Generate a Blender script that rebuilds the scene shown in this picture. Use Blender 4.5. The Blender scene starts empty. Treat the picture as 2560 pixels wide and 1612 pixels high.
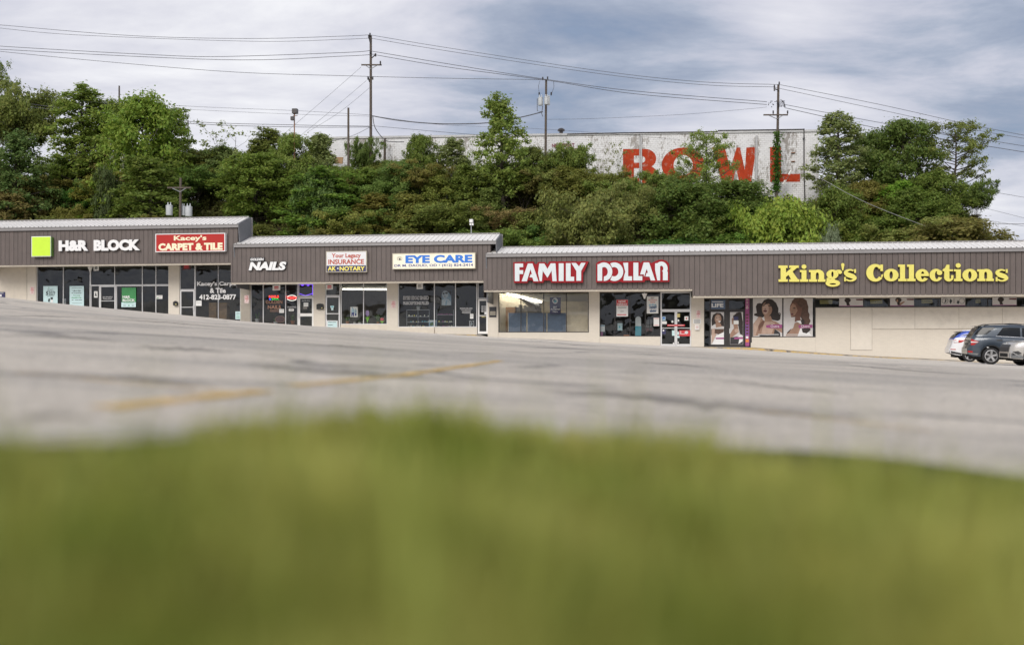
import bpy, math, random
import numpy as np
from mathutils import Vector, Matrix, geometry
random.seed(7)
C = bpy.context.scene.collection
SC = bpy.context.scene
R = math.radians
# ------------------------------------------------------------------ camera, sky, sun, exposure
F, CX, HY = 2600.0, 1280.0, 830.0            # focal length and principal point of the 2560 px wide photograph
cam = bpy.data.cameras.new('camera'); camo = bpy.data.objects.new('camera', cam); C.objects.link(camo)
cam.sensor_width = 36; cam.lens = 36 * F / 2560; cam.shift_y = (HY - 806) / 2560
camo.location = (0, 0, 0); camo.rotation_euler = (R(90), 0, 0)
cam.clip_start = 0.02; cam.clip_end = 3000
cam.dof.use_dof = True; cam.dof.focus_distance = 68; cam.dof.aperture_fstop = 0.8
SC.camera = camo
SC.view_settings.view_transform = 'Standard'; SC.view_settings.look = 'None'
SC.view_settings.gamma = 1; SC.view_settings.exposure = 1.0; SC.view_settings.use_curve_mapping = False
SC.cycles.use_denoising = True
SC.cycles.max_bounces = 10; SC.cycles.diffuse_bounces = 6; SC.cycles.transparent_max_bounces = 12
SC.cycles.sample_clamp_indirect = 4
SUN_EL, SUN_AZ = 34, 200                       # sun behind the camera, a little to its left
sun = bpy.data.lights.new('sun', 'SUN'); suno = bpy.data.objects.new('sun', sun); C.objects.link(suno)
sun.energy = 1.25; sun.angle = R(32); sun.color = (1, .95, .88)
sd = Vector((math.sin(R(SUN_AZ)) * math.cos(R(SUN_EL)), math.cos(R(SUN_AZ)) * math.cos(R(SUN_EL)), math.sin(R(SUN_EL))))
suno.rotation_euler = sd.to_track_quat('Z', 'Y').to_euler()

def N_(nt, typ, **kw):
    n = nt.nodes.new(typ)
    for k, v in kw.items():
        if k.startswith('i_'):
            key = k[2:]
            n.inputs[int(key) if key.isdigit() else key].default_value = v
        else: setattr(n, k, v)
    return n
def math_(nt, op, a, b=None, clamp=False):
    n = nt.nodes.new('ShaderNodeMath'); n.operation = op; n.use_clamp = clamp
    for i, x in enumerate((a, b)):
        if x is None: continue
        if isinstance(x, (int, float)): n.inputs[i].default_value = x
        else: nt.links.new(x, n.inputs[i])
    return n.outputs[0]
def ramp(nt, fac, stops, interp='LINEAR'):
    n = nt.nodes.new('ShaderNodeValToRGB'); n.color_ramp.interpolation = interp
    e = n.color_ramp.elements
    while len(e) < len(stops): e.new(.5)
    for el, (p, c) in zip(e, stops):
        el.position = p; el.color = (c, c, c, 1) if isinstance(c, (int, float)) else (*c, 1)
    nt.links.new(fac, n.inputs[0]); return n.outputs[0]
def mixc(nt, fac, a, b, mode='MIX'):
    n = nt.nodes.new('ShaderNodeMix'); n.data_type = 'RGBA'; n.blend_type = mode
    for s, x in ((n.inputs[0], fac), (n.inputs[6], a), (n.inputs[7], b)):
        if isinstance(x, (int, float)): s.default_value = x
        elif isinstance(x, tuple): s.default_value = (*x, 1)
        else: nt.links.new(x, s)
    return n.outputs[2]

world = bpy.data.worlds.new('World'); SC.world = world; world.use_nodes = True
nt = world.node_tree; nt.nodes.clear()
wout = N_(nt, 'ShaderNodeOutputWorld'); bg = N_(nt, 'ShaderNodeBackground'); bg.inputs[1].default_value = 0.1
nt.links.new(bg.outputs[0], wout.inputs[0])
sky = N_(nt, 'ShaderNodeTexSky', sky_type='NISHITA', sun_disc=False, sun_elevation=R(SUN_EL), sun_rotation=R(SUN_AZ), air_density=1.2, dust_density=2)
tc = N_(nt, 'ShaderNodeTexCoord'); sx = N_(nt, 'ShaderNodeSeparateXYZ'); nt.links.new(tc.outputs['Generated'], sx.inputs[0])
zz = math_(nt, 'ADD', math_(nt, 'MAXIMUM', sx.outputs[2], 0.0), 0.16)
cb = N_(nt, 'ShaderNodeCombineXYZ'); nt.links.new(math_(nt, 'DIVIDE', sx.outputs[0], zz), cb.inputs[0]); nt.links.new(math_(nt, 'DIVIDE', sx.outputs[1], zz), cb.inputs[1])
m1 = N_(nt, 'ShaderNodeMapping'); m1.inputs['Scale'].default_value = (.75, 1.15, 1); m1.inputs['Rotation'].default_value = (0, 0, .35); nt.links.new(cb.outputs[0], m1.inputs[0])
n1 = N_(nt, 'ShaderNodeTexNoise', i_Scale=1.7, i_Detail=10.0, i_Roughness=0.61, i_Distortion=0.25); nt.links.new(m1.outputs[0], n1.inputs['Vector'])
mp = N_(nt, 'ShaderNodeMapping'); mp.inputs['Location'].default_value = (3.3, 1.7, 2); nt.links.new(cb.outputs[0], mp.inputs[0])
n2 = N_(nt, 'ShaderNodeTexNoise', i_Scale=0.42, i_Detail=4.0, i_Roughness=0.5, i_Distortion=0.3); nt.links.new(mp.outputs[0], n2.inputs['Vector'])
def blob(px, py, deg, amt):                     # a broad brighter or darker bank of cloud in one direction of the sky
    d = Vector(((px - CX) / F, 1, (HY - py) / F)).normalized()
    dp = N_(nt, 'ShaderNodeVectorMath', operation='DOT_PRODUCT'); nt.links.new(tc.outputs['Generated'], dp.inputs[0]); dp.inputs[1].default_value = d
    mr = N_(nt, 'ShaderNodeMapRange', interpolation_type='SMOOTHSTEP'); nt.links.new(dp.outputs['Value'], mr.inputs[0])
    mr.inputs[1].default_value = math.cos(R(deg)); mr.inputs[2].default_value = 1.0; mr.inputs[3].default_value = 0; mr.inputs[4].default_value = amt
    return mr.outputs[0]
v = math_(nt, 'ADD', math_(nt, 'MULTIPLY', n1.outputs[0], 1.25), math_(nt, 'MULTIPLY', n2.outputs[0], 0.7))
for b in ((1330, -60, 15, -.20), (2450, 130, 10, -.15), (600, 80, 15, .19), (60, 0, 9, -.05), (1050, 330, 14, .04), (2000, 330, 12, .07)):
    v = math_(nt, 'ADD', v, blob(*b))
K = 10 * 0.54                                    # cloud radiance; the background strength is 0.1
def k3(r, g, b): return (r * K, g * K, b * K)
cloud = ramp(nt, math_(nt, 'SUBTRACT', v, 0.50, True), [(.10, k3(.225, .275, .39)), (.26, k3(.38, .425, .53)), (.38, k3(.54, .555, .645)), (.54, k3(.69, .69, .755)), (.80, k3(.93, .93, .945))])
low = N_(nt, 'ShaderNodeMapRange'); nt.links.new(sx.outputs[2], low.inputs[0]); low.inputs[1].default_value = 0; low.inputs[2].default_value = .16; low.inputs[3].default_value = .45; low.inputs[4].default_value = 0
cloud = mixc(nt, low.outputs[0], cloud, k3(.66, .69, .77))
skyc = mixc(nt, ramp(nt, v, [(.45, .8), (.7, .97)]), sky.outputs[0], cloud)
below = N_(nt, 'ShaderNodeMapRange'); nt.links.new(sx.outputs[2], below.inputs[0]); below.inputs[1].default_value = -.06; below.inputs[2].default_value = 0; below.inputs[3].default_value = 1; below.inputs[4].default_value = 0
skyc = mixc(nt, below.outputs[0], skyc, k3(.12, .12, .1))
nt.links.new(skyc, bg.inputs[0])

# ------------------------------------------------------------------ the mall's own frame: u along the front, v into depth, z up
TH = math.atan(.15)
U = Vector((math.cos(TH), -math.sin(TH), 0)); NV = Vector((math.sin(TH), math.cos(TH), 0)); OO = Vector((0, 65, 0)); ZV = Vector((0, 0, 1))
def ray(x, y): return Vector(((x - CX) / F, 1, (HY - y) / F))
def pt(x, y, v):
    d = ray(x, y); return d * ((OO.dot(NV) + v) / d.dot(NV))
def uz(x, y, v):
    p = pt(x, y, v); return (p - OO).dot(U), p.z
def W3(u, v, z): return OO + U * u + NV * v + ZV * z
def rc(x0, x1, y0, y1, v):                      # a level rectangle on the plane v: u0, u1, z0 (bottom), z1 (top)
    ym, xm = (y0 + y1) / 2, (x0 + x1) / 2
    return uz(x0, ym, v)[0], uz(x1, ym, v)[0], uz(xm, y1, v)[1], uz(xm, y0, v)[1]

# ------------------------------------------------------------------ materials
MATS = {}
def bsdf(m): return next(n for n in m.node_tree.nodes if n.type == 'BSDF_PRINCIPLED')
def mat(name, col, rough=.6, metal=0, var=.12, scale=3, bump=0, bscale=40, emit=0, spec=.5, stain=0):
    if name in MATS: return MATS[name]
    m = bpy.data.materials.new(name); m.use_nodes = True; t = m.node_tree; b = bsdf(m)
    b.inputs['Roughness'].default_value = rough; b.inputs['Metallic'].default_value = metal; b.inputs['Specular IOR Level'].default_value = spec
    geo = N_(t, 'ShaderNodeNewGeometry')
    nz = N_(t, 'ShaderNodeTexNoise', i_Scale=scale, i_Detail=5.0, i_Roughness=.6); t.links.new(geo.outputs['Position'], nz.inputs['Vector'])
    lo = tuple(c * (1 - var) for c in col); hi = tuple(min(1, c * (1 + var)) for c in col)
    c = ramp(t, nz.outputs[0], [(.3, lo), (.7, hi)])
    if stain:
        n2 = N_(t, 'ShaderNodeTexNoise', i_Scale=.8, i_Detail=8.0, i_Roughness=.7); t.links.new(geo.outputs['Position'], n2.inputs['Vector'])
        c = mixc(t, math_(t, 'MULTIPLY', ramp(t, n2.outputs[0], [(.52, 0.), (.75, 1.)]), stain), c, tuple(x * .45 for x in col))
    t.links.new(c, b.inputs['Base Color'])
    if emit: t.links.new(c, b.inputs['Emission Color']); b.inputs['Emission Strength'].default_value = emit
    if bump:
        n3 = N_(t, 'ShaderNodeTexNoise', i_Scale=bscale, i_Detail=3.0); t.links.new(geo.outputs['Position'], n3.inputs['Vector'])
        bp = N_(t, 'ShaderNodeBump', i_Strength=bump, i_Distance=.02); t.links.new(n3.outputs[0], bp.inputs['Height']); t.links.new(bp.outputs[0], b.inputs['Normal'])
    MATS[name] = m; return m
def panel_vary(name, amt):
    m = MATS[name]; t = m.node_tree; b = bsdf(m); src = b.inputs['Base Color'].links[0].from_socket
    uv = N_(t, 'ShaderNodeUVMap'); sx = N_(t, 'ShaderNodeSeparateXYZ'); t.links.new(uv.outputs[0], sx.inputs[0])
    wn = N_(t, 'ShaderNodeTexWhiteNoise', noise_dimensions='1D'); t.links.new(math_(t, 'FLOOR', math_(t, 'DIVIDE', sx.outputs[0], .312)), wn.inputs['W'])
    mp = N_(t, 'ShaderNodeMapping'); mp.inputs['Scale'].default_value = (9, .5, 1); t.links.new(uv.outputs[0], mp.inputs[0])
    n = N_(t, 'ShaderNodeTexNoise', i_Scale=1.0, i_Detail=6.0, i_Roughness=.65); t.links.new(mp.outputs[0], n.inputs['Vector'])
    f = math_(t, 'ADD', math_(t, 'MULTIPLY', wn.outputs[0], amt), math_(t, 'MULTIPLY', ramp(t, n.outputs[0], [(.3, 0.), (.75, 1.)]), amt * 1.3))
    hs = N_(t, 'ShaderNodeHueSaturation'); t.links.new(src, hs.inputs['Color']); t.links.new(math_(t, 'ADD', f, 1 - amt), hs.inputs['Value']); t.links.new(hs.outputs[0], b.inputs['Base Color'])
def brick_mat(name, col, mortar, bw=.2, bh=.0677, ms=.007, var=.1, stain=.25, peel=None):
    m = bpy.data.materials.new(name); m.use_nodes = True; t = m.node_tree; b = bsdf(m); b.inputs['Roughness'].default_value = .75
    uv = N_(t, 'ShaderNodeUVMap')
    br = N_(t, 'ShaderNodeTexBrick', i_Scale=1.0); br.inputs['Brick Width'].default_value = bw; br.inputs['Row Height'].default_value = bh; br.inputs['Mortar Size'].default_value = ms
    br.inputs['Color1'].default_value = (*[c * (1 - var) for c in col], 1); br.inputs['Color2'].default_value = (*[c * (1 + var) for c in col], 1); br.inputs['Mortar'].default_value = (*mortar, 1)
    t.links.new(uv.outputs[0], br.inputs['Vector'])
    n2 = N_(t, 'ShaderNodeTexNoise', i_Scale=.9, i_Detail=8.0, i_Roughness=.68); t.links.new(uv.outputs[0], n2.inputs['Vector'])
    c = mixc(t, math_(t, 'MULTIPLY', ramp(t, n2.outputs[0], [(.5, 0.), (.78, 1.)]), stain), br.outputs[0], tuple(x * .45 for x in col))
    if peel:
        mpp = N_(t, 'ShaderNodeMapping'); mpp.inputs['Scale'].default_value = (1.5, .6, 1); t.links.new(uv.outputs[0], mpp.inputs[0])
        n4 = N_(t, 'ShaderNodeTexNoise', i_Scale=.35, i_Detail=3.0, i_Roughness=.6); t.links.new(mpp.outputs[0], n4.inputs['Vector'])
        n5 = N_(t, 'ShaderNodeTexNoise', i_Scale=3.2, i_Detail=7.0, i_Roughness=.72); t.links.new(mpp.outputs[0], n5.inputs['Vector'])
        s = math_(t, 'ADD', math_(t, 'MULTIPLY', n4.outputs[0], .95), math_(t, 'MULTIPLY', n5.outputs[0], .75))
        s = math_(t, 'ADD', s, math_(t, 'MULTIPLY', br.outputs['Fac'], .14))
        c = mixc(t, ramp(t, s, [(.90, 0.), (.98, .9)]), c, peel)
    t.links.new(c, b.inputs['Base Color'])
    if peel is None: b.inputs['Roughness'].default_value = .6
    MATS[name] = m; return m
def glass_mat(name, tint, wav=.05, refl=.8):
    m = bpy.data.materials.new(name); m.use_nodes = True; t = m.node_tree; t.nodes.clear()
    o = N_(t, 'ShaderNodeOutputMaterial'); mx = N_(t, 'ShaderNodeMixShader'); tr = N_(t, 'ShaderNodeBsdfTransparent'); gl = N_(t, 'ShaderNodeBsdfGlossy')
    tr.inputs[0].default_value = (*tint, 1); gl.inputs['Roughness'].default_value = .01; gl.inputs['Color'].default_value = (.9, .95, 1, 1)
    lw = N_(t, 'ShaderNodeFresnel', i_IOR=1.52); geo = N_(t, 'ShaderNodeNewGeometry')
    nz = N_(t, 'ShaderNodeTexNoise', i_Scale=.8, i_Detail=1.5); t.links.new(geo.outputs['Position'], nz.inputs['Vector'])
    bp = N_(t, 'ShaderNodeBump', i_Strength=1.0, i_Distance=wav); t.links.new(nz.outputs[0], bp.inputs['Height']); t.links.new(bp.outputs[0], gl.inputs['Normal'])
    f = math_(t, 'MULTIPLY', lw.outputs[0], 1.6 * refl, True)
    t.links.new(f, mx.inputs[0]); t.links.new(tr.outputs[0], mx.inputs[1]); t.links.new(gl.outputs[0], mx.inputs[2]); t.links.new(mx.outputs[0], o.inputs[0])
    MATS[name] = m; return m
def leaf_mat(name, trans=.5, patchy=False):
    m = bpy.data.materials.new(name); m.use_nodes = True; t = m.node_tree; b = bsdf(m); o = next(n for n in t.nodes if n.type == 'OUTPUT_MATERIAL')
    b.inputs['Roughness'].default_value = .55; b.inputs['Specular IOR Level'].default_value = .25
    oi = N_(t, 'ShaderNodeObjectInfo'); geo = N_(t, 'ShaderNodeNewGeometry')
    hs = N_(t, 'ShaderNodeHueSaturation'); t.links.new(oi.outputs['Color'], hs.inputs['Color'])
    rnd = geo.outputs['Random Per Island']
    t.links.new(math_(t, 'ADD', math_(t, 'MULTIPLY', rnd, .55), .74), hs.inputs['Value'])
    wn = N_(t, 'ShaderNodeTexWhiteNoise', noise_dimensions='1D'); t.links.new(rnd, wn.inputs['W'])
    t.links.new(math_(t, 'ADD', math_(t, 'MULTIPLY', wn.outputs[0], .04), .492), hs.inputs['Hue'])
    t.links.new(hs.outputs[0], b.inputs['Base Color'])
    if patchy:
        n = N_(t, 'ShaderNodeTexNoise', i_Scale=3.2, i_Detail=4.0, i_Roughness=.6); t.links.new(geo.outputs['Position'], n.inputs['Vector'])
        c2 = mixc(t, ramp(t, n.outputs[0], [(.36, 0.), (.62, 1.)]), (.22, .25, .034), (.45, .42, .115))
        t.links.new(c2, hs.inputs['Color'])
    tl = N_(t, 'ShaderNodeBsdfTranslucent'); t.links.new(hs.outputs[0], tl.inputs[0])
    mx = N_(t, 'ShaderNodeMixShader'); mx.inputs[0].default_value = trans
    t.links.new(b.outputs[0], mx.inputs[1]); t.links.new(tl.outputs[0], mx.inputs[2]); t.links.new(mx.outputs[0], o.inputs[0])
    MATS[name] = m; return m

brick_mat('cream_brick', (.68, .625, .54), (.59, .54, .465), .22, .0677, .006, .025, .10)
mat('stucco', (.66, .60, .51), .8, var=.06, bump=.1, stain=.1); mat('panel_board', (.69, .64, .56), .7, var=.04, stain=.35); mat('panel_seam', (.50, .46, .40), .8)
mat('fascia', (.112, .090, .082), .5, var=.1, scale=1.3); mat('fascia_gap', (.045, .037, .036), .8); mat('fascia_rib', (.165, .138, .128), .45)
panel_vary('fascia', .13); mat('roof_metal', (.74, .72, .69), .45, var=.07, scale=1.5); mat('gutter', (.26, .25, .25), .45, .2, var=.06); mat('roof_gap', (.08, .08, .08), .8)
mat('beige_trim', (.45, .40, .33), .6, stain=.35); mat('soffit', (.42, .38, .32), .8)
mat('side_cladding', (.14, .145, .16), .5); mat('dark_frame', (.03, .026, .025), .4); mat('black', (.012, .012, .012), .5)
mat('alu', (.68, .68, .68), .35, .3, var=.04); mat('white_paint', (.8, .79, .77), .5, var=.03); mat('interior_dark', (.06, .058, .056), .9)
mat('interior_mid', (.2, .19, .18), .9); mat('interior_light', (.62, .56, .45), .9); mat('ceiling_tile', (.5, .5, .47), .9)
mat('lamp', (1, .95, .82), .5, emit=2.2, var=0); mat('blue_board', (.10, .15, .24), .5); mat('wood', (.33, .2, .1), .6, var=.3)
mat('lime', (.56, .82, .05), .35, var=.03); mat('lime_edge', (.12, .26, .04), .4); mat('letter_white', (.78, .78, .78), .35, var=.02); mat('letter_black', (.02, .02, .025), .4)
mat('red_panel', (.42, .03, .026), .5, var=.05, spec=.2); mat('cream_letter', (.85, .78, .55), .4, var=.03); mat('red_sign', (.27, .008, .014), .5, var=.06, spec=.2)
mat('pale_letter', (.62, .67, .69), .35, var=.03); mat('navy', (.03, .03, .10), .45, var=.08); mat('yellow_letter', (.85, .74, .14), .4, var=.04)
mat('king_yellow', (.72, .65, .15), .35, var=.04); mat('king_edge', (.30, .22, .03), .5); mat('sign_white', (.70, .70, .71), .4, var=.03)
mat('sign_cream', (.86, .82, .66), .4, var=.04); mat('blue_letter', (.02, .17, .62), .4, var=.04); mat('navy_letter', (.03, .04, .22), .4); mat('rust_letter', (.42, .07, .04), .5)
mat('sign_frame', (.5, .46, .36), .4); mat('poster_cyan', (.56, .74, .76), .6, var=.03); mat('ink', (.03, .04, .045), .7); mat('green_ink', (.05, .3, .1), .6)
mat('green_poster', (.05, .28, .09), .5, var=.12); mat('paper', (.78, .78, .76), .7, var=.04); mat('pink_paper', (.72, .58, .56), .7); mat('red_ink', (.6, .05, .06), .6)
mat('poster_grey', (.60, .58, .57), .5, var=.06); mat('hair', (.028, .020, .018), .6, var=.3, scale=14); mat('hair_brown', (.10, .055, .038), .6, var=.4, scale=10); mat('skin', (.33, .20, .14), .6, var=.15)
mat('skin_light', (.48, .34, .27), .6, var=.12); mat('skin_dark', (.16, .075, .05), .6); mat('lips', (.12, .03, .035), .5); mat('pink', (.33, .07, .22), .5, var=.1); mat('purple', (.22, .1, .34), .5)
mat('dress', (.035, .033, .036), .7); mat('old_yellow', (.62, .53, .22), .7); mat('teal', (.1, .45, .55), .5); mat('orange', (.7, .22, .05), .5)
mat('neon_red', (1, .08, .06), .5, emit=1.2, var=0); mat('neon_green', (.05, .9, .2), .5, emit=.5, var=0); mat('neon_blue', (.1, .2, 1), .5, emit=.8, var=0); mat('neon_purple', (.25, .1, 1), .5, emit=.8, var=0)
mat('bronze_letter', (.45, .25, .17), .5); mat('pot_white', (.6, .6, .6), .5); mat('pot_clay', (.35, .15, .07), .7); mat('plant_green', (.06, .14, .03), .6, var=.4, scale=15)
mat('tulip_red', (.6, .06, .08), .5); mat('tulip_purple', (.25, .16, .4), .5); mat('bright_green', (.2, .5, .05), .5); mat('photo_blue', (.35, .5, .6), .6, var=.4, scale=6)
mat('steel', (.45, .46, .47), .35, .6); mat('transformer', (.5, .52, .53), .45, .1, var=.06); mat('pole_wood', (.095, .075, .06), .85, var=.25, scale=6, bump=.3); mat('wire', (.09, .09, .10), .6)
mat('wire_pale', (.3, .3, .29), .6); mat('insulator', (.05, .045, .045), .4); mat('rusty', (.24, .12, .07), .8, var=.35, scale=8)
mat('bark', (.075, .06, .048), .9, var=.3, scale=5, bump=.4, bscale=12); leaf_mat('leaf'); leaf_mat('grass_leaf', .4, True)
glass_mat('glass', (.72, .75, .76)); glass_mat('glass_clear', (.92, .92, .9), .012, .8)
brick_mat('white_block', (.72, .72, .725), (.56, .56, .57), .4, .2, .010, .04, .35, (.27, .245, .22)); mat('bowl_red', (.40, .05, .018), .9, var=.16, scale=2.5, stain=.2, spec=.15); _t = MATS['bowl_red'].node_tree; _b = bsdf(MATS['bowl_red']); _s = _b.inputs['Base Color'].links[0].from_socket; _g = N_(_t, 'ShaderNodeNewGeometry'); _m = N_(_t, 'ShaderNodeMapping'); _m.inputs['Scale'].default_value = (2.5, 2.5, 1.4); _t.links.new(_g.outputs['Position'], _m.inputs[0])
_n = N_(_t, 'ShaderNodeTexNoise', i_Scale=1.0, i_Detail=9.0, i_Roughness=.75); _t.links.new(_m.outputs[0], _n.inputs['Vector']); _t.links.new(mixc(_t, ramp(_t, _n.outputs[0], [(.56, 0.), (.64, .8)]), _s, (.40, .30, .26)), _b.inputs['Base Color'])
mat('parapet', (.5, .5, .5), .6)
mat('grille_wire', (.10, .10, .10), .6); mat('shop_lamp', (1, .93, .78), .5, emit=10.0, var=0); mat('concrete', (.42, .39, .35), .85, var=.2, bump=.3, stain=.4); mat('yellow_paint', (.62, .42, .1), .8, var=.35, scale=9)
mat('maroon_letter', (.2, .03, .05), .6)

# ------------------------------------------------------------------ builders
WL = {}
class MB:
    def __init__(s): s.v = []; s.f = []; s.m = []
    def add(s, pts, faces, m=0):
        o = len(s.v); s.v += [Vector(p) for p in pts]
        for f in faces: s.f.append([o + i for i in f]); s.m.append(m)
    def hexa(s, p, m=0):     # 8 points: 0-3 one ring, 4-7 the other
        s.add(p, [(0, 1, 2, 3), (7, 6, 5, 4), (0, 4, 5, 1), (1, 5, 6, 2), (2, 6, 7, 3), (3, 7, 4, 0)], m)
    def box(s, u0, u1, v0, v1, z0, z1, m=0):
        s.hexa([W3(u0, v0, z0), W3(u1, v0, z0), W3(u1, v0, z1), W3(u0, v0, z1), W3(u0, v1, z0), W3(u1, v1, z0), W3(u1, v1, z1), W3(u0, v1, z1)], m)
    def pbox(s, x0, x1, y0, y1, v0, v1, m=0):   # a box whose front face is seen at these photo coordinates
        u0, u1, z0, z1 = rc(x0, x1, y0, y1, v0); s.box(u0, u1, v0, v1, z0, z1, m)
    def wbox(s, c, d, m=0, rot=None):
        c = Vector(c); pts = []
        for (a, b, e) in ((-1, -1, -1), (1, -1, -1), (1, -1, 1), (-1, -1, 1), (-1, 1, -1), (1, 1, -1), (1, 1, 1), (-1, 1, 1)):
            q = Vector((a * d[0] / 2, b * d[1] / 2, e * d[2] / 2)); pts.append(c + (rot @ q if rot else q))
        s.hexa(pts, m)
    def prism(s, front, back, m=0, mside=None):  # two matching rings of points
        n = len(front); tri = geometry.tessellate_polygon([front]); o = list(front) + list(back)
        s.add(o, [t for t in tri], m)
        s.add(o, [tuple(n + i for i in reversed(t)) for t in tri] + [(i, (i + 1) % n, n + (i + 1) % n, n + i) for i in range(n)], m if mside is None else mside)
    def poly(s, pts, v0, v1=None, m=0, mside=None):   # photo-traced outline on plane v0, extruded back to v1
        q = [uz(x, y, v0) for x, y in pts]; fr = [W3(u, v0, z) for u, z in q]
        if v1 is None: s.add(fr, geometry.tessellate_polygon([fr]), m)
        else: s.prism(fr, [W3(u, v1, z) for u, z in q], m, mside)
    def tube(s, pts, r, n=8, m=0, cap=True, r1=None):
        pts = [Vector(p) for p in pts]; k = len(pts); o = len(s.v); prev = None
        for i, p in enumerate(pts):
            t = (pts[min(i + 1, k - 1)] - pts[max(i - 1, 0)]).normalized()
            a = t.cross(Vector((0, 0, 1))) if abs(t.z) < .95 else t.cross(Vector((0, 1, 0)))
            a.normalize(); b = t.cross(a); rr = r[i] if isinstance(r, (list, tuple)) else (r if r1 is None else r + (r1 - r) * i / (k - 1))
            for j in range(n):
                an = 2 * math.pi * j / n; s.v.append(p + (a * math.cos(an) + b * math.sin(an)) * rr)
        for i in range(k - 1):
            for j in range(n):
                s.f.append([o + i * n + j, o + i * n + (j + 1) % n, o + (i + 1) * n + (j + 1) % n, o + (i + 1) * n + j]); s.m.append(m)
        if cap: s.f += [[o + j for j in range(n)], [o + (k - 1) * n + j for j in reversed(range(n))]]; s.m += [m, m]
    def lathe(s, c, prof, n=14, m=0, ax=None):   # prof: (radius, height) along ax
        c = Vector(c); ax = Vector(ax or (0, 0, 1)).normalized(); a = ax.orthogonal().normalized(); b = ax.cross(a); o = len(s.v)
        for r, h in prof:
            for j in range(n):
                an = 2 * math.pi * j / n; s.v.append(c + ax * h + (a * math.cos(an) + b * math.sin(an)) * max(r, 1e-4))
        for i in range(len(prof) - 1):
            for j in range(n): s.f.append([o + i * n + j, o + i * n + (j + 1) % n, o + (i + 1) * n + (j + 1) % n, o + (i + 1) * n + j]); s.m.append(m)
    def text(s, body, x0, x1, y0, y1, v0, v1=None, m=0, bold=.02, shear=0, mside=None):
        vs, fs = textmesh(body, bold, shear); w = [p[0] for p in vs]; h = [p[1] for p in vs]
        ax, bx, ay, by = min(w), max(w), min(h), max(h)
        u0, u1, z0, z1 = rc(x0, x1, y0, y1, v0)
        q = [(u0 + (p[0] - ax) / (bx - ax) * (u1 - u0), z0 + (p[1] - ay) / (by - ay) * (z1 - z0)) for p in vs]
        s.sheet(q, fs, v0, v1, m, mside)
    def sheet(s, q, fs, v0, v1, m, mside=None):
        fr = [W3(u, v0, z) for u, z in q]
        s.add(fr, fs, m)
        if v1 is not None:
            cnt = {}
            for f in fs:
                for i in range(len(f)):
                    e = (f[i], f[(i + 1) % len(f)]); k = (min(e), max(e)); cnt[k] = None if k in cnt else e
            n = len(fr)
            s.add(fr + [W3(u, v1, z) for u, z in q], [(e[1], e[0], n + e[0], n + e[1]) for e in cnt.values() if e], m if mside is None else mside)
    def build(s, name, mats, parent=None, loc=None, smooth=False, label=None, cat=None, group=None, kind=None):
        if isinstance(mats, str): mats = [mats]
        if parent is not None: L = WL[parent.name]
        elif loc is not None: L = Vector(loc)
        else:
            lo = Vector((min(p.x for p in s.v), min(p.y for p in s.v), min(p.z for p in s.v))); hi = Vector((max(p.x for p in s.v), max(p.y for p in s.v), 0))
            L = Vector(((lo.x + hi.x) / 2, (lo.y + hi.y) / 2, lo.z))
        me = bpy.data.meshes.new(name); me.from_pydata([tuple(p - L) for p in s.v], [], s.f)
        for mm in mats: me.materials.append(MATS[mm])
        me.polygons.foreach_set('material_index', s.m)
        if smooth: me.polygons.foreach_set('use_smooth', [True] * len(s.f)); me.set_sharp_from_angle(angle=R(38))
        uvl = me.uv_layers.new(name='UVMap')
        for p in me.polygons:
            nn = p.normal; a, b, c = abs(nn.dot(U)), abs(nn.dot(NV)), abs(nn.z)
            for li in p.loop_indices:
                w = me.vertices[me.loops[li].vertex_index].co + L - OO; uu, vv = w.dot(U), w.dot(NV)
                uvl.data[li].uv = (uu, vv) if c > .8 else ((vv, w.z) if a > b else (uu, w.z))
        me.validate()
        o = bpy.data.objects.new(name, me); C.objects.link(o)
        if parent is not None: o.parent = parent
        else: o.location = L
        WL[o.name] = L
        tag(o, label, cat, group, kind); return o
def tag(o, label=None, cat=None, group=None, kind=None):
    for k, x in (('label', label), ('category', cat), ('group', group), ('kind', kind)):
        if x: o[k] = x
    return o
def empty(name, loc, label=None, cat=None, group=None):
    o = bpy.data.objects.new(name, None); C.objects.link(o); o.location = loc; o.empty_display_size = .2
    WL[o.name] = Vector(loc); return tag(o, label, cat, group)
TM = {}
def textmesh(body, bold, shear):
    k = (body, bold, shear)
    if k not in TM:
        c = bpy.data.curves.new('lettering', 'FONT'); c.body = body; c.offset = bold; c.shear = shear; c.resolution_u = 3
        o = bpy.data.objects.new('lettering', c); C.objects.link(o)
        dg = bpy.context.evaluated_depsgraph_get(); me = bpy.data.meshes.new_from_object(o.evaluated_get(dg))
        TM[k] = ([(p.co.x, p.co.y) for p in me.vertices], [tuple(p.vertices) for p in me.polygons])
        bpy.data.objects.remove(o); bpy.data.curves.remove(c); bpy.data.meshes.remove(me)
    return TM[k]
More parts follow.
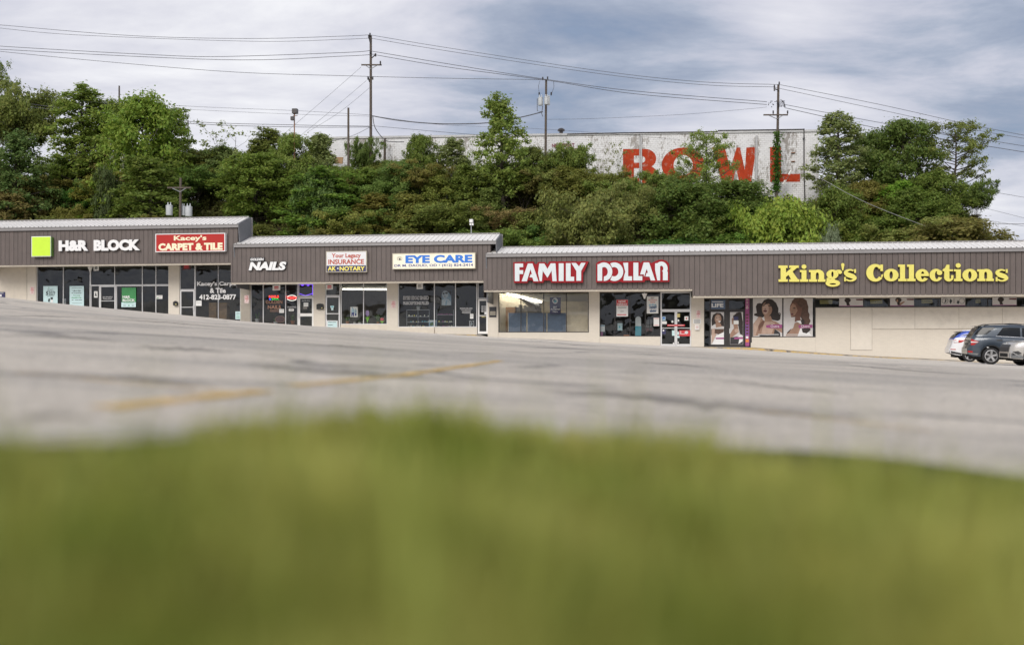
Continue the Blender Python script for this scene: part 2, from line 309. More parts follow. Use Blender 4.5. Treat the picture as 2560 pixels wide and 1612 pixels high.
# outline helpers for hand-cut letters and printed pictures (y runs down, as in a photo)
def rect(x0, y0, x1, y1): return [(x0, y0), (x1, y0), (x1, y1), (x0, y1)]
def ell(cx, cy, rx, ry, n=20): return [(cx + rx * math.cos(2 * math.pi * i / n), cy + ry * math.sin(2 * math.pi * i / n)) for i in range(n)]
def ring(cx, cy, rx, ry, ix, iy, a0=0, a1=360, icx=None, icy=None, n=28):
    icx = cx if icx is None else icx; icy = cy if icy is None else icy
    A = [R(a0 + (a1 - a0) * i / n) for i in range(n + 1)]
    o = [(cx + rx * math.cos(a), cy + ry * math.sin(a)) for a in A]; i_ = [(icx + ix * math.cos(a), icy + iy * math.sin(a)) for a in A]
    return ('strip', o, i_)
def stroke(pts):             # (x, y, width) along a centre line
    P = []
    for i in range(len(pts) - 1):
        p0 = pts[max(i - 1, 0)]; p1 = pts[i]; p2 = pts[i + 1]; p3 = pts[min(i + 2, len(pts) - 1)]
        for k in range(5):
            t = k / 5; P.append(tuple(.5 * ((2 * p1[j]) + (p2[j] - p0[j]) * t + (2 * p0[j] - 5 * p1[j] + 4 * p2[j] - p3[j]) * t * t + (3 * p1[j] - p0[j] - 3 * p2[j] + p3[j]) * t ** 3) for j in range(3)))
    P.append(pts[-1]); a = []; b = []
    for i, p in enumerate(P):
        q0, q1 = P[max(i - 1, 0)], P[min(i + 1, len(P) - 1)]; dx, dy = q1[0] - q0[0], q1[1] - q0[1]; l = math.hypot(dx, dy) or 1
        a.append((p[0] - dy / l * p[2] / 2, p[1] + dx / l * p[2] / 2)); b.append((p[0] + dy / l * p[2] / 2, p[1] - dx / l * p[2] / 2))
    return ('strip', a, b)
def shapes(mb, prims, ox, oy, sc, v0, v1=None, m=0, mside=None, step=.0012, dx=0, dy=0):
    for i, p in enumerate(prims):
        mm = m; vf = v0 - step * i
        if isinstance(p, tuple) and isinstance(p[0], int): mm, p = p
        T = lambda q: (ox + (q[0] + dx) / sc, oy + (q[1] + dy) / sc)
        if isinstance(p, tuple):
            a = [uz(*T(q), vf) for q in p[1]]; b = [uz(*T(q), vf) for q in p[2]]; n = len(a)
            fr = [W3(u, vf, z) for u, z in a + b]
            mb.add(fr, [(j, j + 1, n + j + 1, n + j) for j in range(n - 1)], mm)
            if v1 is not None:
                bk = [W3(u, v1, z) for u, z in a + b]; al = fr + bk; k = 2 * n
                mb.add(al, [(j, j + 1, k + j + 1, k + j) for j in range(n - 1)] + [(n + j, n + j + 1, k + n + j + 1, k + n + j) for j in range(n - 1)] + [(0, n, k + n, k), (n - 1, 2 * n - 1, k + 2 * n - 1, k + n - 1)], mm if mside is None else mside)
        else: mb.poly([T(q) for q in p], vf, v1, mm, mside)
def np_mesh(name, verts, quads, mats, midx=None):
    me = bpy.data.meshes.new(name); me.vertices.add(len(verts)); me.vertices.foreach_set('co', np.asarray(verts, dtype=np.float32).ravel())
    q = np.asarray(quads, dtype=np.int32); me.loops.add(q.size); me.loops.foreach_set('vertex_index', q.ravel())
    me.polygons.add(len(q)); me.polygons.foreach_set('loop_start', np.arange(0, q.size, q.shape[1], dtype=np.int32))
    for mm in mats: me.materials.append(MATS[mm])
    if midx is not None: me.polygons.foreach_set('material_index', midx)
    me.update(calc_edges=True); me.validate(); return me
def interp(x, pts):
    if x <= pts[0][0]: return pts[0][1]
    for (a, b), (c, d) in zip(pts, pts[1:]):
        if x <= c: return b + (d - b) * (x - a) / (c - a)
    return pts[-1][1]
def sstep(t): t = max(0, min(1, t)); return t * t * (3 - 2 * t)
# ------------------------------------------------------------------ ground
WV = 2.4                                           # the shop fronts stand this far behind the fascia
SWX = [(-100, 1.1), (268, .93), (468, .55), (630, .26), (765, .04), (830, -.03), (907, -.05), (1085, -.12), (1205, -.18), (1219, -.33), (1380, -.5), (1500, -.7), (1650, -.90), (1728, -.935), (1876, -.955), (2000, -1.2), (2128, -1.42), (2307, -1.62), (2700, -2.05)]
SWU = [(uz(x, 830, WV)[0], z) for x, z in SWX]
def swz(u): return interp(u, SWU)                  # pavement height along the shop fronts
def kerb_h(u): return .11 * (1 - sstep((u - 20.5) / 4)) + .012
def base_z(X): return -.33 - (.06 if X < 0 else .051) * X
def lot_z(X, Y):
    P = Vector((X, Y, 0)) - OO; u, v = P.dot(U), P.dot(NV)
    z = base_z(X) + .05 * math.sin(X * .35 + 1) * math.sin(Y * .22) * sstep((Y - 8) / 20)
    z += .5 * max(0, min(1.3, (-15 - X) / 13)) * sstep((Y - 25) / 25)
    t = sstep((v + 8) / 8); return z * (1 - t) + (swz(u) - kerb_h(u)) * t
def hill_z(u, v):
    X = W3(u, v, 0).x
    b = min(.4, base_z(X))
    w = .9 * math.sin(u * .13) + .6 * math.sin(u * .47 + 2)
    fall = 1 - sstep((u - 36 + .25 * (v - 40)) / 15)
    h = 14.2 * sstep((v - 24.5 + w * .3) / (18 + w * .6)) * fall + .3 * math.sin(u * .7 + v * .31) * sstep((v - 26) / 6)
    return b - .3 + h + sstep((v - 50) / 60) * 3 * fall
def grid(name, fx, nu, nv, mats, kind='structure', label=None, cat=None, smooth=True):
    V = [fx(i / nu, j / nv) for j in range(nv + 1) for i in range(nu + 1)]
    Q = [(j * (nu + 1) + i, j * (nu + 1) + i + 1, (j + 1) * (nu + 1) + i + 1, (j + 1) * (nu + 1) + i) for j in range(nv) for i in range(nu)]
    me = np_mesh(name, V, Q, mats)
    if smooth: me.polygons.foreach_set('use_smooth', [True] * len(Q))
    o = bpy.data.objects.new(name, me); C.objects.link(o); tag(o, label, cat, None, kind); return o

def ground_mat(name, c1, c2, scale):
    m = bpy.data.materials.new(name); m.use_nodes = True; t = m.node_tree; b = bsdf(m); b.inputs['Roughness'].default_value = .95; b.inputs['Specular IOR Level'].default_value = .1
    g = N_(t, 'ShaderNodeNewGeometry'); n = N_(t, 'ShaderNodeTexNoise', i_Scale=scale, i_Detail=8.0, i_Roughness=.7); t.links.new(g.outputs['Position'], n.inputs['Vector'])
    t.links.new(ramp(t, n.outputs[0], [(.3, c1), (.7, c2)]), b.inputs['Base Color']); MATS[name] = m
ground_mat('far_ground', (.07, .08, .03), (.16, .14, .09), .2)
ground_mat('bank_soil', (.025, .026, .012), (.075, .058, .035), .5)
ground_mat('verge_soil', (.035, .05, .01), (.08, .085, .022), 6)
def asphalt():
    m = bpy.data.materials.new('asphalt'); m.use_nodes = True; t = m.node_tree; b = bsdf(m); b.inputs['Roughness'].default_value = .62; b.inputs['Specular IOR Level'].default_value = .5
    g = N_(t, 'ShaderNodeNewGeometry'); pos = g.outputs['Position']
    mp = N_(t, 'ShaderNodeMapping'); mp.inputs['Scale'].default_value = (.5, 1, 1); mp.inputs['Rotation'].default_value = (0, 0, .12); t.links.new(pos, mp.inputs[0])
    big = N_(t, 'ShaderNodeTexNoise', i_Scale=.16, i_Detail=6.0, i_Roughness=.62); t.links.new(mp.outputs[0], big.inputs['Vector'])
    med = N_(t, 'ShaderNodeTexNoise', i_Scale=1.1, i_Detail=6.0, i_Roughness=.7); t.links.new(mp.outputs[0], med.inputs['Vector'])
    fine = N_(t, 'ShaderNodeTexNoise', i_Scale=30.0, i_Detail=3.0, i_Roughness=.8); t.links.new(pos, fine.inputs['Vector'])
    m2 = N_(t, 'ShaderNodeMapping'); m2.inputs['Scale'].default_value = (.055, .2, 1); m2.inputs['Rotation'].default_value = (0, 0, .06); t.links.new(pos, m2.inputs[0])
    st = N_(t, 'ShaderNodeTexNoise', i_Scale=1.0, i_Detail=9.0, i_Roughness=.68, i_Distortion=.6); t.links.new(m2.outputs[0], st.inputs['Vector'])
    m3 = N_(t, 'ShaderNodeMapping'); m3.inputs['Scale'].default_value = (.22, .9, 1); m3.inputs['Rotation'].default_value = (0, 0, .1); t.links.new(pos, m3.inputs[0])
    s2 = N_(t, 'ShaderNodeTexNoise', i_Scale=1.0, i_Detail=7.0, i_Roughness=.7, i_Distortion=.8); t.links.new(m3.outputs[0], s2.inputs['Vector'])
    m2 = N_(t, 'ShaderNodeMapping'); m2.inputs['Scale'].default_value = (.05, .16, 1); m2.inputs['Rotation'].default_value = (0, 0, .1); t.links.new(pos, m2.inputs[0])
    st = N_(t, 'ShaderNodeTexNoise', i_Scale=1.0, i_Detail=9.0, i_Roughness=.68, i_Distortion=.6); t.links.new(m2.outputs[0], st.inputs['Vector'])
    m3 = N_(t, 'ShaderNodeMapping'); m3.inputs['Scale'].default_value = (.14, .45, 1); m3.inputs['Rotation'].default_value = (0, 0, .14); t.links.new(pos, m3.inputs[0])
    s2 = N_(t, 'ShaderNodeTexNoise', i_Scale=1.0, i_Detail=9.0, i_Roughness=.74, i_Distortion=1.2); t.links.new(m3.outputs[0], s2.inputs['Vector'])
    c = ramp(t, big.outputs[0], [(.30, (.36, .31, .25)), (.48, (.50, .44, .36)), (.65, (.60, .53, .44))])
    c = mixc(t, math_(t, 'MULTIPLY', ramp(t, st.outputs[0], [(.46, 0.), (.58, 1.)]), .78), c, (.20, .18, .158))
    c = mixc(t, math_(t, 'MULTIPLY', ramp(t, s2.outputs[0], [(.53, 0.), (.62, 1.)]), .75), c, (.15, .137, .122))
    c = mixc(t, math_(t, 'MULTIPLY', ramp(t, med.outputs[0], [(.50, 0.), (.66, 1.)]), .4), c, (.20, .18, .155))
    c = mixc(t, .45, c, ramp(t, fine.outputs[0], [(.40, (.19, .17, .145)), (.60, (.86, .785, .67))]))
    # grazing sky sheen painted in as a paler colour before the lower shops
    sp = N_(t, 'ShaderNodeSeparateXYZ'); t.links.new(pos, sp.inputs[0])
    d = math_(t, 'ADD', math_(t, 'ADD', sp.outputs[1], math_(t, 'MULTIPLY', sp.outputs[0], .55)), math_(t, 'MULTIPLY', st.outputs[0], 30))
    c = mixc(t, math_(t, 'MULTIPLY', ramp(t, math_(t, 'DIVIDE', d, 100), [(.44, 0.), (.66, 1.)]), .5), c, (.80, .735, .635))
    # sealed cracks: wandering lines along the edges of big cells, only in some areas
    ds = N_(t, 'ShaderNodeTexNoise', i_Scale=.5, i_Detail=5.0); t.links.new(pos, ds.inputs['Vector'])
    va = N_(t, 'ShaderNodeVectorMath', operation='MULTIPLY_ADD'); t.links.new(ds.outputs['Color'], va.inputs[0]); va.inputs[1].default_value = (2.2, 2.2, 0); t.links.new(mp.outputs[0], va.inputs[2])
    for sc_, w, a in ((.11, .012, .9), (.3, .014, .75)):
        vo = N_(t, 'ShaderNodeTexVoronoi', feature='DISTANCE_TO_EDGE', i_Scale=sc_); t.links.new(va.outputs[0], vo.inputs['Vector'])
        k = ramp(t, vo.outputs[0], [(0., 1.), (w * (1 if sc_ < .2 else 1.6), 0.)])
        msk = N_(t, 'ShaderNodeTexNoise', i_Scale=.09 / sc_ * .6, i_Detail=3.0); t.links.new(pos, msk.inputs['Vector'])
        k = math_(t, 'MULTIPLY', k, ramp(t, msk.outputs[0], [(.42, 0.), (.58, 1.)]))
        c = mixc(t, math_(t, 'MULTIPLY', k, a), c, (.07, .065, .062))
    t.links.new(c, b.inputs['Base Color'])
    bp = N_(t, 'ShaderNodeBump', i_Strength=.35, i_Distance=.01); t.links.new(fine.outputs[0], bp.inputs['Height']); t.links.new(bp.outputs[0], b.inputs['Normal'])
    MATS['asphalt'] = m
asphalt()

grid('ground', lambda a, b: (-700 + 1400 * a, -500 + 1600 * b, max(-4.5, min(1.2, base_z(-700 + 1400 * a))) - .9), 140, 40, ['far_ground'])
def verge_edge(X): return interp(X, [(-3, 1.25), (-1.1, 1.35), (-.7, 1.5), (-.3, 2.3), (.1, 2.4), (.5, 2.0), (.9, 1.6), (1.6, 1.45), (3, 1.5)])
def kerb_y(X): return interp(X, [(-4, 1.9), (-1.6, 2.2), (-.9, 2.75), (-.4, 3.15), (.4, 3.3), (1.5, 2.9), (4, 2.7)])
def worn_yellow():
    m = mat('kerb_paint', (.45, .36, .22), .85); t = m.node_tree; b = bsdf(m); g = N_(t, 'ShaderNodeNewGeometry'); n = N_(t, 'ShaderNodeTexNoise', i_Scale=1.4, i_Detail=7.0, i_Roughness=.75); t.links.new(g.outputs['Position'], n.inputs['Vector'])
    t.links.new(ramp(t, n.outputs[0], [(.38, (.10, .085, .07)), (.47, (.34, .28, .2)), (.54, (.55, .37, .1)), (.66, (.36, .31, .25))]), b.inputs['Base Color'])
worn_yellow()
def lot_pt(a, b):
    X = -70 + 130 * a; yk = 65 + (.6 - X * math.sin(TH)) / math.cos(TH); y0 = kerb_y(X) - .02; Y = y0 + (yk - y0) * (b ** 1.8)
    return (X, Y, lot_z(X, Y))
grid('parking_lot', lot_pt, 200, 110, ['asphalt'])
# unseen ridge added behind the camera to shape the shop window reflections
grid('added_ridge', lambda a, b: (-400 + 800 * a, -150 - 120 * b, -3 + (8 + 3.5 * math.sin(a * 31) + 2.5 * math.sin(a * 83 + 1) + 1.8 * math.sin(a * 211)) * sstep(b * 1.4)), 160, 8, ['bank_soil'])
def hill_pt(a, b):
    u = -95 + 190 * a; v = 24.2 + 150 * b ** 1.6; p = W3(u, v, 0); return (p.x, p.y, hill_z(u, v))
grid('hillside', hill_pt, 130, 50, ['bank_soil'])

# pavement with its kerb along the shop fronts
def strip(name, mats, us, f0, f1, m):             # f0,f1: u -> list of (v,z) profile
    mb = MB()
    for a, b in zip(us, us[1:]):
        pa, pb = f0(a), f0(b)
        for k in range(len(pa) - 1): mb.add([W3(a, *pa[k]), W3(b, *pb[k]), W3(b, *pb[k + 1]), W3(a, *pa[k + 1])], [(0, 1, 2, 3)], m[k])
    return mb.build(name, mats, loc=(0, 0, 0), kind='structure')
us = [-48 + i * .5 for i in range(170)]
strip('pavement', ['concrete', 'kerb_paint'], us, lambda u: [(.45, swz(u) - .3), (.47, swz(u) - .0), (.62, swz(u) + .004), (2.7, swz(u) + .02)], None, [1, 1, 0])

# grass verge in the foreground, its soil and the broken kerb
def soil_z(X, Y): return -.315 - .056 * X - .012 * math.sin(X * 5) + .01 * math.sin(Y * 7)
def soil_pt(a, b):
    X = -14 + 28 * a; Y = -.6 + (kerb_y(X) - .1 + .6) * b; return (X, Y, soil_z(X, Y))
grid('grass_verge', soil_pt, 200, 40, ['verge_soil'])
mb = MB(); xs = [-14 + .08 * i for i in range(351)]
def kerb_prof(X):
    h = .01 + .055 * math.exp(-((X + .25) / .75) ** 2) + .006 * math.sin(X * 9) + .005 * math.sin(X * 23); y = kerb_y(X); z = lot_z(X, y)
    return [(y - .13, z - .1), (y - .11, z + h - .01), (y + .06, z + h), (y + .09, z + h * .6), (y + .11, z - .1)]
for a, b in zip(xs, xs[1:]):
    pa, pb = kerb_prof(a), kerb_prof(b)
    for k in range(4): mb.add([(a, *pa[k]), (b, *pb[k]), (b, *pb[k + 1]), (a, *pa[k + 1])], [(0, 1, 2, 3)])
mb.build('kerb', 'concrete', loc=(0, 0, 0), smooth=True, kind='structure')

# worn yellow bay lines on the lot
def lot_hit(x, y):
    d = ray(x, y); a, b = 1.0, 66.0
    for _ in range(400):
        a2 = a * 1.012; p = d * a2
        if p.z <= lot_z(p.x, p.y): break
        a = a2
    lo, hi = a, a2
    for _ in range(30):
        m = (lo + hi) / 2; p = d * m
        if p.z <= lot_z(p.x, p.y): hi = m
        else: lo = m
    return d * hi
def line_mat():
    m = mat('worn_line', (.66, .42, .10), .8, var=.15); t = m.node_tree; b = bsdf(m)
    g = N_(t, 'ShaderNodeNewGeometry'); n = N_(t, 'ShaderNodeTexNoise', i_Scale=4.0, i_Detail=6.0, i_Roughness=.75); t.links.new(g.outputs['Position'], n.inputs['Vector'])
    t.links.new(ramp(t, n.outputs[0], [(.34, 0.), (.60, .9)]), b.inputs['Alpha'])
line_mat()
def bay_line(x0, y0, x1, y1, w, n=14):
    p, q = lot_hit(x0, y0), lot_hit(x1, y1); d = (q - p); d.z = 0; s = Vector((d.y, -d.x, 0)).normalized() * w / 2; pts = []
    for i in range(n + 1):
        c = p.lerp(q, i / n)
        for k in (-1, 1): e = c + s * k; pts.append((e.x, e.y, lot_z(e.x, e.y) + .006))
    return pts, [(2 * i, 2 * i + 1, 2 * i + 3, 2 * i + 2) for i in range(n)]
mb = MB()
for L in ((262, 1022, 660, 978, .13), (735, 966, 1010, 938, .1), (1010, 938, 1250, 903, .1), (40, 932, 620, 985, .04), (1900, 1028, 2330, 1080, .04)):
    mb.add(*bay_line(*L))
mb.build('road_markings', 'worn_line', loc=(0, 0, 0), kind='structure')

def tar_mat():
    m = mat('tar_stain', (.085, .08, .075), .75, var=.25); t = m.node_tree; b = bsdf(m)
    g = N_(t, 'ShaderNodeNewGeometry'); mp = N_(t, 'ShaderNodeMapping'); mp.inputs['Scale'].default_value = (.6, 1.6, 1); t.links.new(g.outputs['Position'], mp.inputs[0])
    n = N_(t, 'ShaderNodeTexNoise', i_Scale=1.3, i_Detail=9.0, i_Roughness=.75); t.links.new(mp.outputs[0], n.inputs['Vector'])
    uv = N_(t, 'ShaderNodeUVMap', uv_map='Across'); sx = N_(t, 'ShaderNodeSeparateXYZ'); t.links.new(uv.outputs[0], sx.inputs[0])
    e = math_(t, 'MULTIPLY', math_(t, 'MULTIPLY', sx.outputs[1], math_(t, 'SUBTRACT', 1, sx.outputs[1])), 4)
    f = math_(t, 'MULTIPLY', math_(t, 'MULTIPLY', math_(t, 'MULTIPLY', sx.outputs[0], math_(t, 'SUBTRACT', 1, sx.outputs[0])), 4), e)
    t.links.new(math_(t, 'MULTIPLY', ramp(t, math_(t, 'ADD', math_(t, 'MULTIPLY', n.outputs[0], .8), math_(t, 'MULTIPLY', f, .32)), [(.46, 0.), (.76, .42)]), 1.0), b.inputs['Alpha'])
tar_mat()
def tar_strip(name, pts, dy):
    rr = random.Random(int(pts[0][0] * 7 + pts[0][1])); V = []; n = 24
    for i in range(n + 1):
        f = i / n * (len(pts) - 1); k = min(len(pts) - 2, int(f)); x = pts[k][0] + (pts[k + 1][0] - pts[k][0]) * (f - k); y = pts[k][1] + (pts[k + 1][1] - pts[k][1]) * (f - k) + rr.uniform(-.2, .2) * dy
        for q in (.5, 0, -.5): p = lot_hit(x, y + q * dy * rr.uniform(.7, 1.2)); V.append((p.x, p.y, lot_z(p.x, p.y) + .004))
    me = np_mesh(name, V, [(3 * i + j, 3 * i + 3 + j, 3 * i + 4 + j, 3 * i + 1 + j) for i in range(n) for j in (0, 1)], ['tar_stain']); ul = me.uv_layers.new(name='Across')
    for l in me.loops: ul.data[l.index].uv = (l.vertex_index // 3 / n, (l.vertex_index % 3) / 2)
    o = bpy.data.objects.new(name, me); C.objects.link(o); tag(o, kind='structure')
for pts, dy in (([(-40, 790), (100, 790), (215, 795)], 3.5), ([(215, 795), (420, 806), (640, 826)], 2.5), ([(300, 866), (440, 872), (600, 882)], 12), ([(270, 938), (400, 952), (560, 968)], 20), ([(560, 905), (760, 925), (1000, 942), (1300, 962)], 12), ([(1240, 962), (1500, 985), (1800, 1018), (2300, 1060)], 24),
    ([(1570, 905), (1700, 912), (1830, 925)], 3.5), ([(1740, 945), (1950, 968), (2180, 992)], 7), ([(1300, 868), (1380, 870), (1500, 874)], 3), ([(1560, 884), (1620, 886), (1680, 888)], 3), ([(2050, 905), (2250, 925), (2560, 946)], 4), ([(-40, 1052), (120, 1040), (260, 1046)], 26), ([(700, 858), (900, 868), (1100, 884)], 5), ([(-40, 838), (150, 842), (330, 856)], 8), ([(600, 978), (640, 980), (690, 982)], 12)):
    tar_strip('asphalt_patch', pts, dy)

# ------------------------------------------------------------------ the mall: three stepped buildings
def seam_wall(mb, u0, u1, v, z0, z1, pitch=.312):  # ribbed metal cladding facing the lot, materials: 0 pan, 1 gap, 2 rib
    k0 = math.ceil((u0 + .02) / pitch); a = u0
    while True:
        s = k0 * pitch
        if s + .05 > u1: break
        mb.add([W3(a, v, z0), W3(s - .006, v, z0), W3(s - .006, v, z1), W3(a, v, z1)], [(0, 1, 2, 3)], 0)
        mb.add([W3(s - .006, v, z0), W3(s - .004, v + .05, z0), W3(s - .004, v + .05, z1), W3(s - .006, v, z1)], [(0, 1, 2, 3)], 1)
        mb.add([W3(s - .004, v + .05, z0), W3(s + .018, v + .05, z0), W3(s + .018, v + .05, z1), W3(s - .004, v + .05, z1)], [(0, 1, 2, 3)], 1)
        mb.add([W3(s + .018, v + .05, z0), W3(s + .022, v - .012, z0), W3(s + .022, v - .012, z1), W3(s + .018, v + .05, z1)], [(0, 1, 2, 3)], 1)
        mb.add([W3(s + .022, v - .012, z0), W3(s + .045, v - .012, z0), W3(s + .045, v - .012, z1), W3(s + .022, v - .012, z1)], [(0, 1, 2, 3)], 2)
        mb.add([W3(s + .045, v - .012, z0), W3(s + .06, v, z0), W3(s + .06, v, z1), W3(s + .045, v - .012, z1)], [(0, 1, 2, 3)], 0)
        a = s + .06; k0 += 1
    mb.add([W3(a, v, z0), W3(u1, v, z0), W3(u1, v, z1), W3(a, v, z1)], [(0, 1, 2, 3)], 0)
def roof_slope(mb, u0, u1, va, za, vb, zb, pitch=.312):
    mb.add([W3(u0, va, za), W3(u1, va, za), W3(u1, vb, zb), W3(u0, vb, zb)], [(0, 1, 2, 3)], 0)
    n = Vector((0, -(zb - za), vb - va)).normalized(); k = math.ceil(u0 / pitch)
    while k * pitch + .05 < u1:
        s = k * pitch; h = .045
        def q(u, v, z, e): return W3(u, v + n.y * e, z + n.z * e)
        mb.hexa([q(s, va, za, .002), q(s + .045, va, za, .002), q(s + .035, va, za, h), q(s + .01, va, za, h), q(s, vb, zb, .002), q(s + .045, vb, zb, .002), q(s + .035, vb, zb, h), q(s + .01, vb, zb, h)], 0)
        mb.add([q(s - .006, va - .004, za, 0), q(s + .057, va - .004, za, 0), q(s + .047, va - .004, za, h + .008), q(s - .002, va - .004, za, h + .008)], [(0, 1, 2, 3)], 1)
        k += 1
BZ = {}
def building(key, label, xl, xr, xref, y_eave, y_bot, y_ridge, vf, eave_xl, eave_xr, ridge_xl, ridge_xr, wall_x0, wall_x1, notch=None):
    """canopy roof, ribbed fascia, gutter, soffit and the shell of one block"""
    z_e = uz(xref, y_eave, vf)[1]; z_b = uz(xref, y_bot, vf)[1]; vr = vf + 1.75; z_r = uz(xref, y_ridge, vr)[1]
    u0, u1 = uz(xl, 700, vf)[0], uz(xr, 700, vf)[0]; e0, e1 = uz(eave_xl, 600, vf)[0], uz(eave_xr, 600, vf)[0]; r0, r1 = uz(ridge_xl, 600, vr)[0], uz(ridge_xr, 600, vr)[0]
    g0, g1 = e0, e1
    root = empty('shop_building', W3((u0 + u1) / 2, WV, swz((u0 + u1) / 2)), label, 'building')
    segs = [(u0, u1, z_b)]
    if notch: un = uz(notch[0], 730, vf)[0]; zn = uz((xl + notch[0]) / 2, notch[1], vf)[1]; segs = [(u0, un, zn), (un, u1, z_b)]
    mb = MB()
    for a, b, q in segs: seam_wall(mb, a, b, vf, q, z_e - .2)
    if notch: mb.add([W3(un, vf, z_b), W3(un, vf + WV, z_b), W3(un, vf + WV, zn), W3(un, vf, zn)], [(0, 1, 2, 3)], 0)
    for uu in (u0, u1): mb.add([W3(uu, vf, z_b), W3(uu, vf + WV, z_b), W3(uu, vf + WV, z_e - .2), W3(uu, vf, z_e - .2)], [(0, 1, 2, 3)], 0)
    mb.build('fascia', ['fascia', 'fascia_gap', 'fascia_rib'], root)
    mb = MB(); mb.box(e0 - .05, e1 + .05, vf - .14, vf - .014, z_e - .2, z_e + .0); mb.box(e0 - .05, e1 + .05, vf - .17, vf - .142, z_e - .03, z_e + .02); mb.build('gutter', 'gutter', root)
    mb = MB(); roof_slope(mb, g0, g1, vf - .12, z_e + .025, vr, z_r)
    mb.add([W3(g0, vr, z_r), W3(g1, vr, z_r), W3(g1, vr + .25, z_r - .05), W3(g0, vr + .25, z_r - .05)], [(0, 1, 2, 3)], 0)
    zf = max(q for _, _, q in segs) + .45
    mb.add([W3(g0, vr + .25, z_r - .05), W3(g1, vr + .25, z_r - .05), W3(g1, vr + .25, zf), W3(g0, vr + .25, zf)], [(0, 1, 2, 3)], 0)
    mb.add([W3(g0, vr + .25, zf), W3(g1, vr + .25, zf), W3(g1, 24, zf - .06), W3(g0, 24, zf - .06)], [(0, 1, 2, 3)], 0)
    mb.build('roof', ['roof_metal', 'roof_gap'], root)
    mb = MB(); mb.box(g0, g1, vr - .06, vr + .04, z_r + .004, z_r + .075); mb.build('ridge_trim', 'gutter', root)
    # side gables under the roof edge
    for gu, side in ((g1, 1), (g0, -1)):
        mb = MB(); e = .02 * side
        prof = [(vf - .1, z_e - .2), (vf + .3, z_b - .3), (23.9, z_b - 1.2), (23.9, zf - .06), (vr + .25, zf), (vr + .25, z_r - .052), (vr, z_r - .004), (vf - .1, z_e + .02)]
        mb.prism([W3(gu + e, *q) for q in prof], [W3(gu + e * 4, *q) for q in prof])
        mb.build('gable', 'side_cladding', root)
        mb = MB(); mb.box(gu + e * 4.5 - .05, gu + e * 4.5 + .05, vr + .15, vr + .3, zf, z_r); mb.build('corner_trim', 'gutter', root)
    # soffit and the beige trim board that hangs below the fascia
    mb = MB()
    for a, b, q in segs: mb.box(a + .03, b - .03, vf + .16, WV - .002, q + .02, q + .08)
    mb.build('soffit', 'soffit', root); mb = MB()
    for a, b, q in segs: mb.box(a + .02, b - .02, vf + .02, vf + .15, q - .10, q + .05)
    mb.build('trim_board', 'beige_trim', root)
    a0, a1 = uz(wall_x0, 700, WV)[0], uz(wall_x1, 700, WV)[0]
    BZ[key] = dict(root=root, zs=z_b + .02, zb=z_b, ze=z_e, zr=z_r, a0=a0, a1=a1, zn=segs[0][2] + .02)
    mb = MB(); mb.box(g0 + .1, g1 - .1, 23.5, 23.8, min(swz(a0), swz(a1)) - 1, zf - .4); mb.build('rear_wall', 'cream_brick', root)
    return root
BL = building('L', 'leftmost and tallest block of the brown clad shopping strip, lime square sign on its fascia', -60, 594, 300, 566, 660.5, 549, .1, -62, 596, -62, 622, -60, 601)
BM = building('M', 'middle block of the brown clad shopping strip, between the two longer blocks', 577, 1226, 900, 607, 704.5, 590, 0, 588, 1239, 630, 1241, 601.3, 1219)
BR = building('R', 'long right block of the brown clad shopping strip with yellow lettering on its fascia', 1209, 2740, 1900, 627.5, 739.5, 611.5, -.1, 1218, 2745, 1245, 2745, 1219.3, 2720, (1731.5, 724.5))
# the right block's fascia has a raised notch over its first two shop windows: a higher soffit there
def band(root, segs, zs, zlow):
    """brick front of a block: segs = (x0, x1, y_top, y_bottom, material, proud)"""
    mb = MB(); mats = ['cream_brick', 'stucco', 'panel_board', 'panel_seam']
    for x0, x1, yt, yb, mi, pr in segs:
        u0, u1 = uz(x0, 800, WV)[0], uz(x1, 800, WV)[0]
        zt = zs if yt is None else uz((x0 + x1) / 2, yt, WV)[1]; zb = zlow if yb is None else uz((x0 + x1) / 2, yb, WV)[1]
        mb.box(u0, u1, WV - pr, WV + .25, zb, zt, mi)
    return mb.build('wall', mats, root)
def window(root, x0, x1, y0, y1, mull=(), fm='alu', fw=.05, trans=(), gm='glass', mw=None):
    u0, u1, z0, z1 = rc(x0, x1, y0, y1, WV); mw = mw or fw
    mb = MB(); a, b = WV + .03, WV + .12
    mb.box(u0, u0 + fw, a, b, z0, z1); mb.box(u1 - fw, u1, a, b, z0, z1)
    ms = sorted(uz(x, (y0 + y1) / 2, WV)[0] for x in mull); ed = [u0 + fw] + [q for m in ms for q in (m - mw / 2, m + mw / 2)] + [u1 - fw]
    for m in ms: mb.box(m - mw / 2, m + mw / 2, a, b, z0, z1)
    for l, r in zip(ed[::2], ed[1::2]): mb.box(l, r, a + .004, b, z0, z0 + fw); mb.box(l, r, a + .004, b, z1 - fw, z1)
    for xa, xb, y in trans:
        zt = uz((xa + xb) / 2, y, WV)[1]; ua, ub = uz(xa, y, WV)[0], uz(xb, y, WV)[0]; mb.box(ua + mw, ub - mw, a + .004, b, zt - fw / 2, zt + fw / 2)
    w = mb.build('window', fm, root)
    g = MB(); g.add([W3(u0 + .01, WV + .075, z0 + .01), W3(u1 - .01, WV + .075, z0 + .01), W3(u1 - .01, WV + .075, z1 - .01), W3(u0 + .01, WV + .075, z1 - .01)], [(0, 1, 2, 3)])
    g.build('pane', gm, w); return w
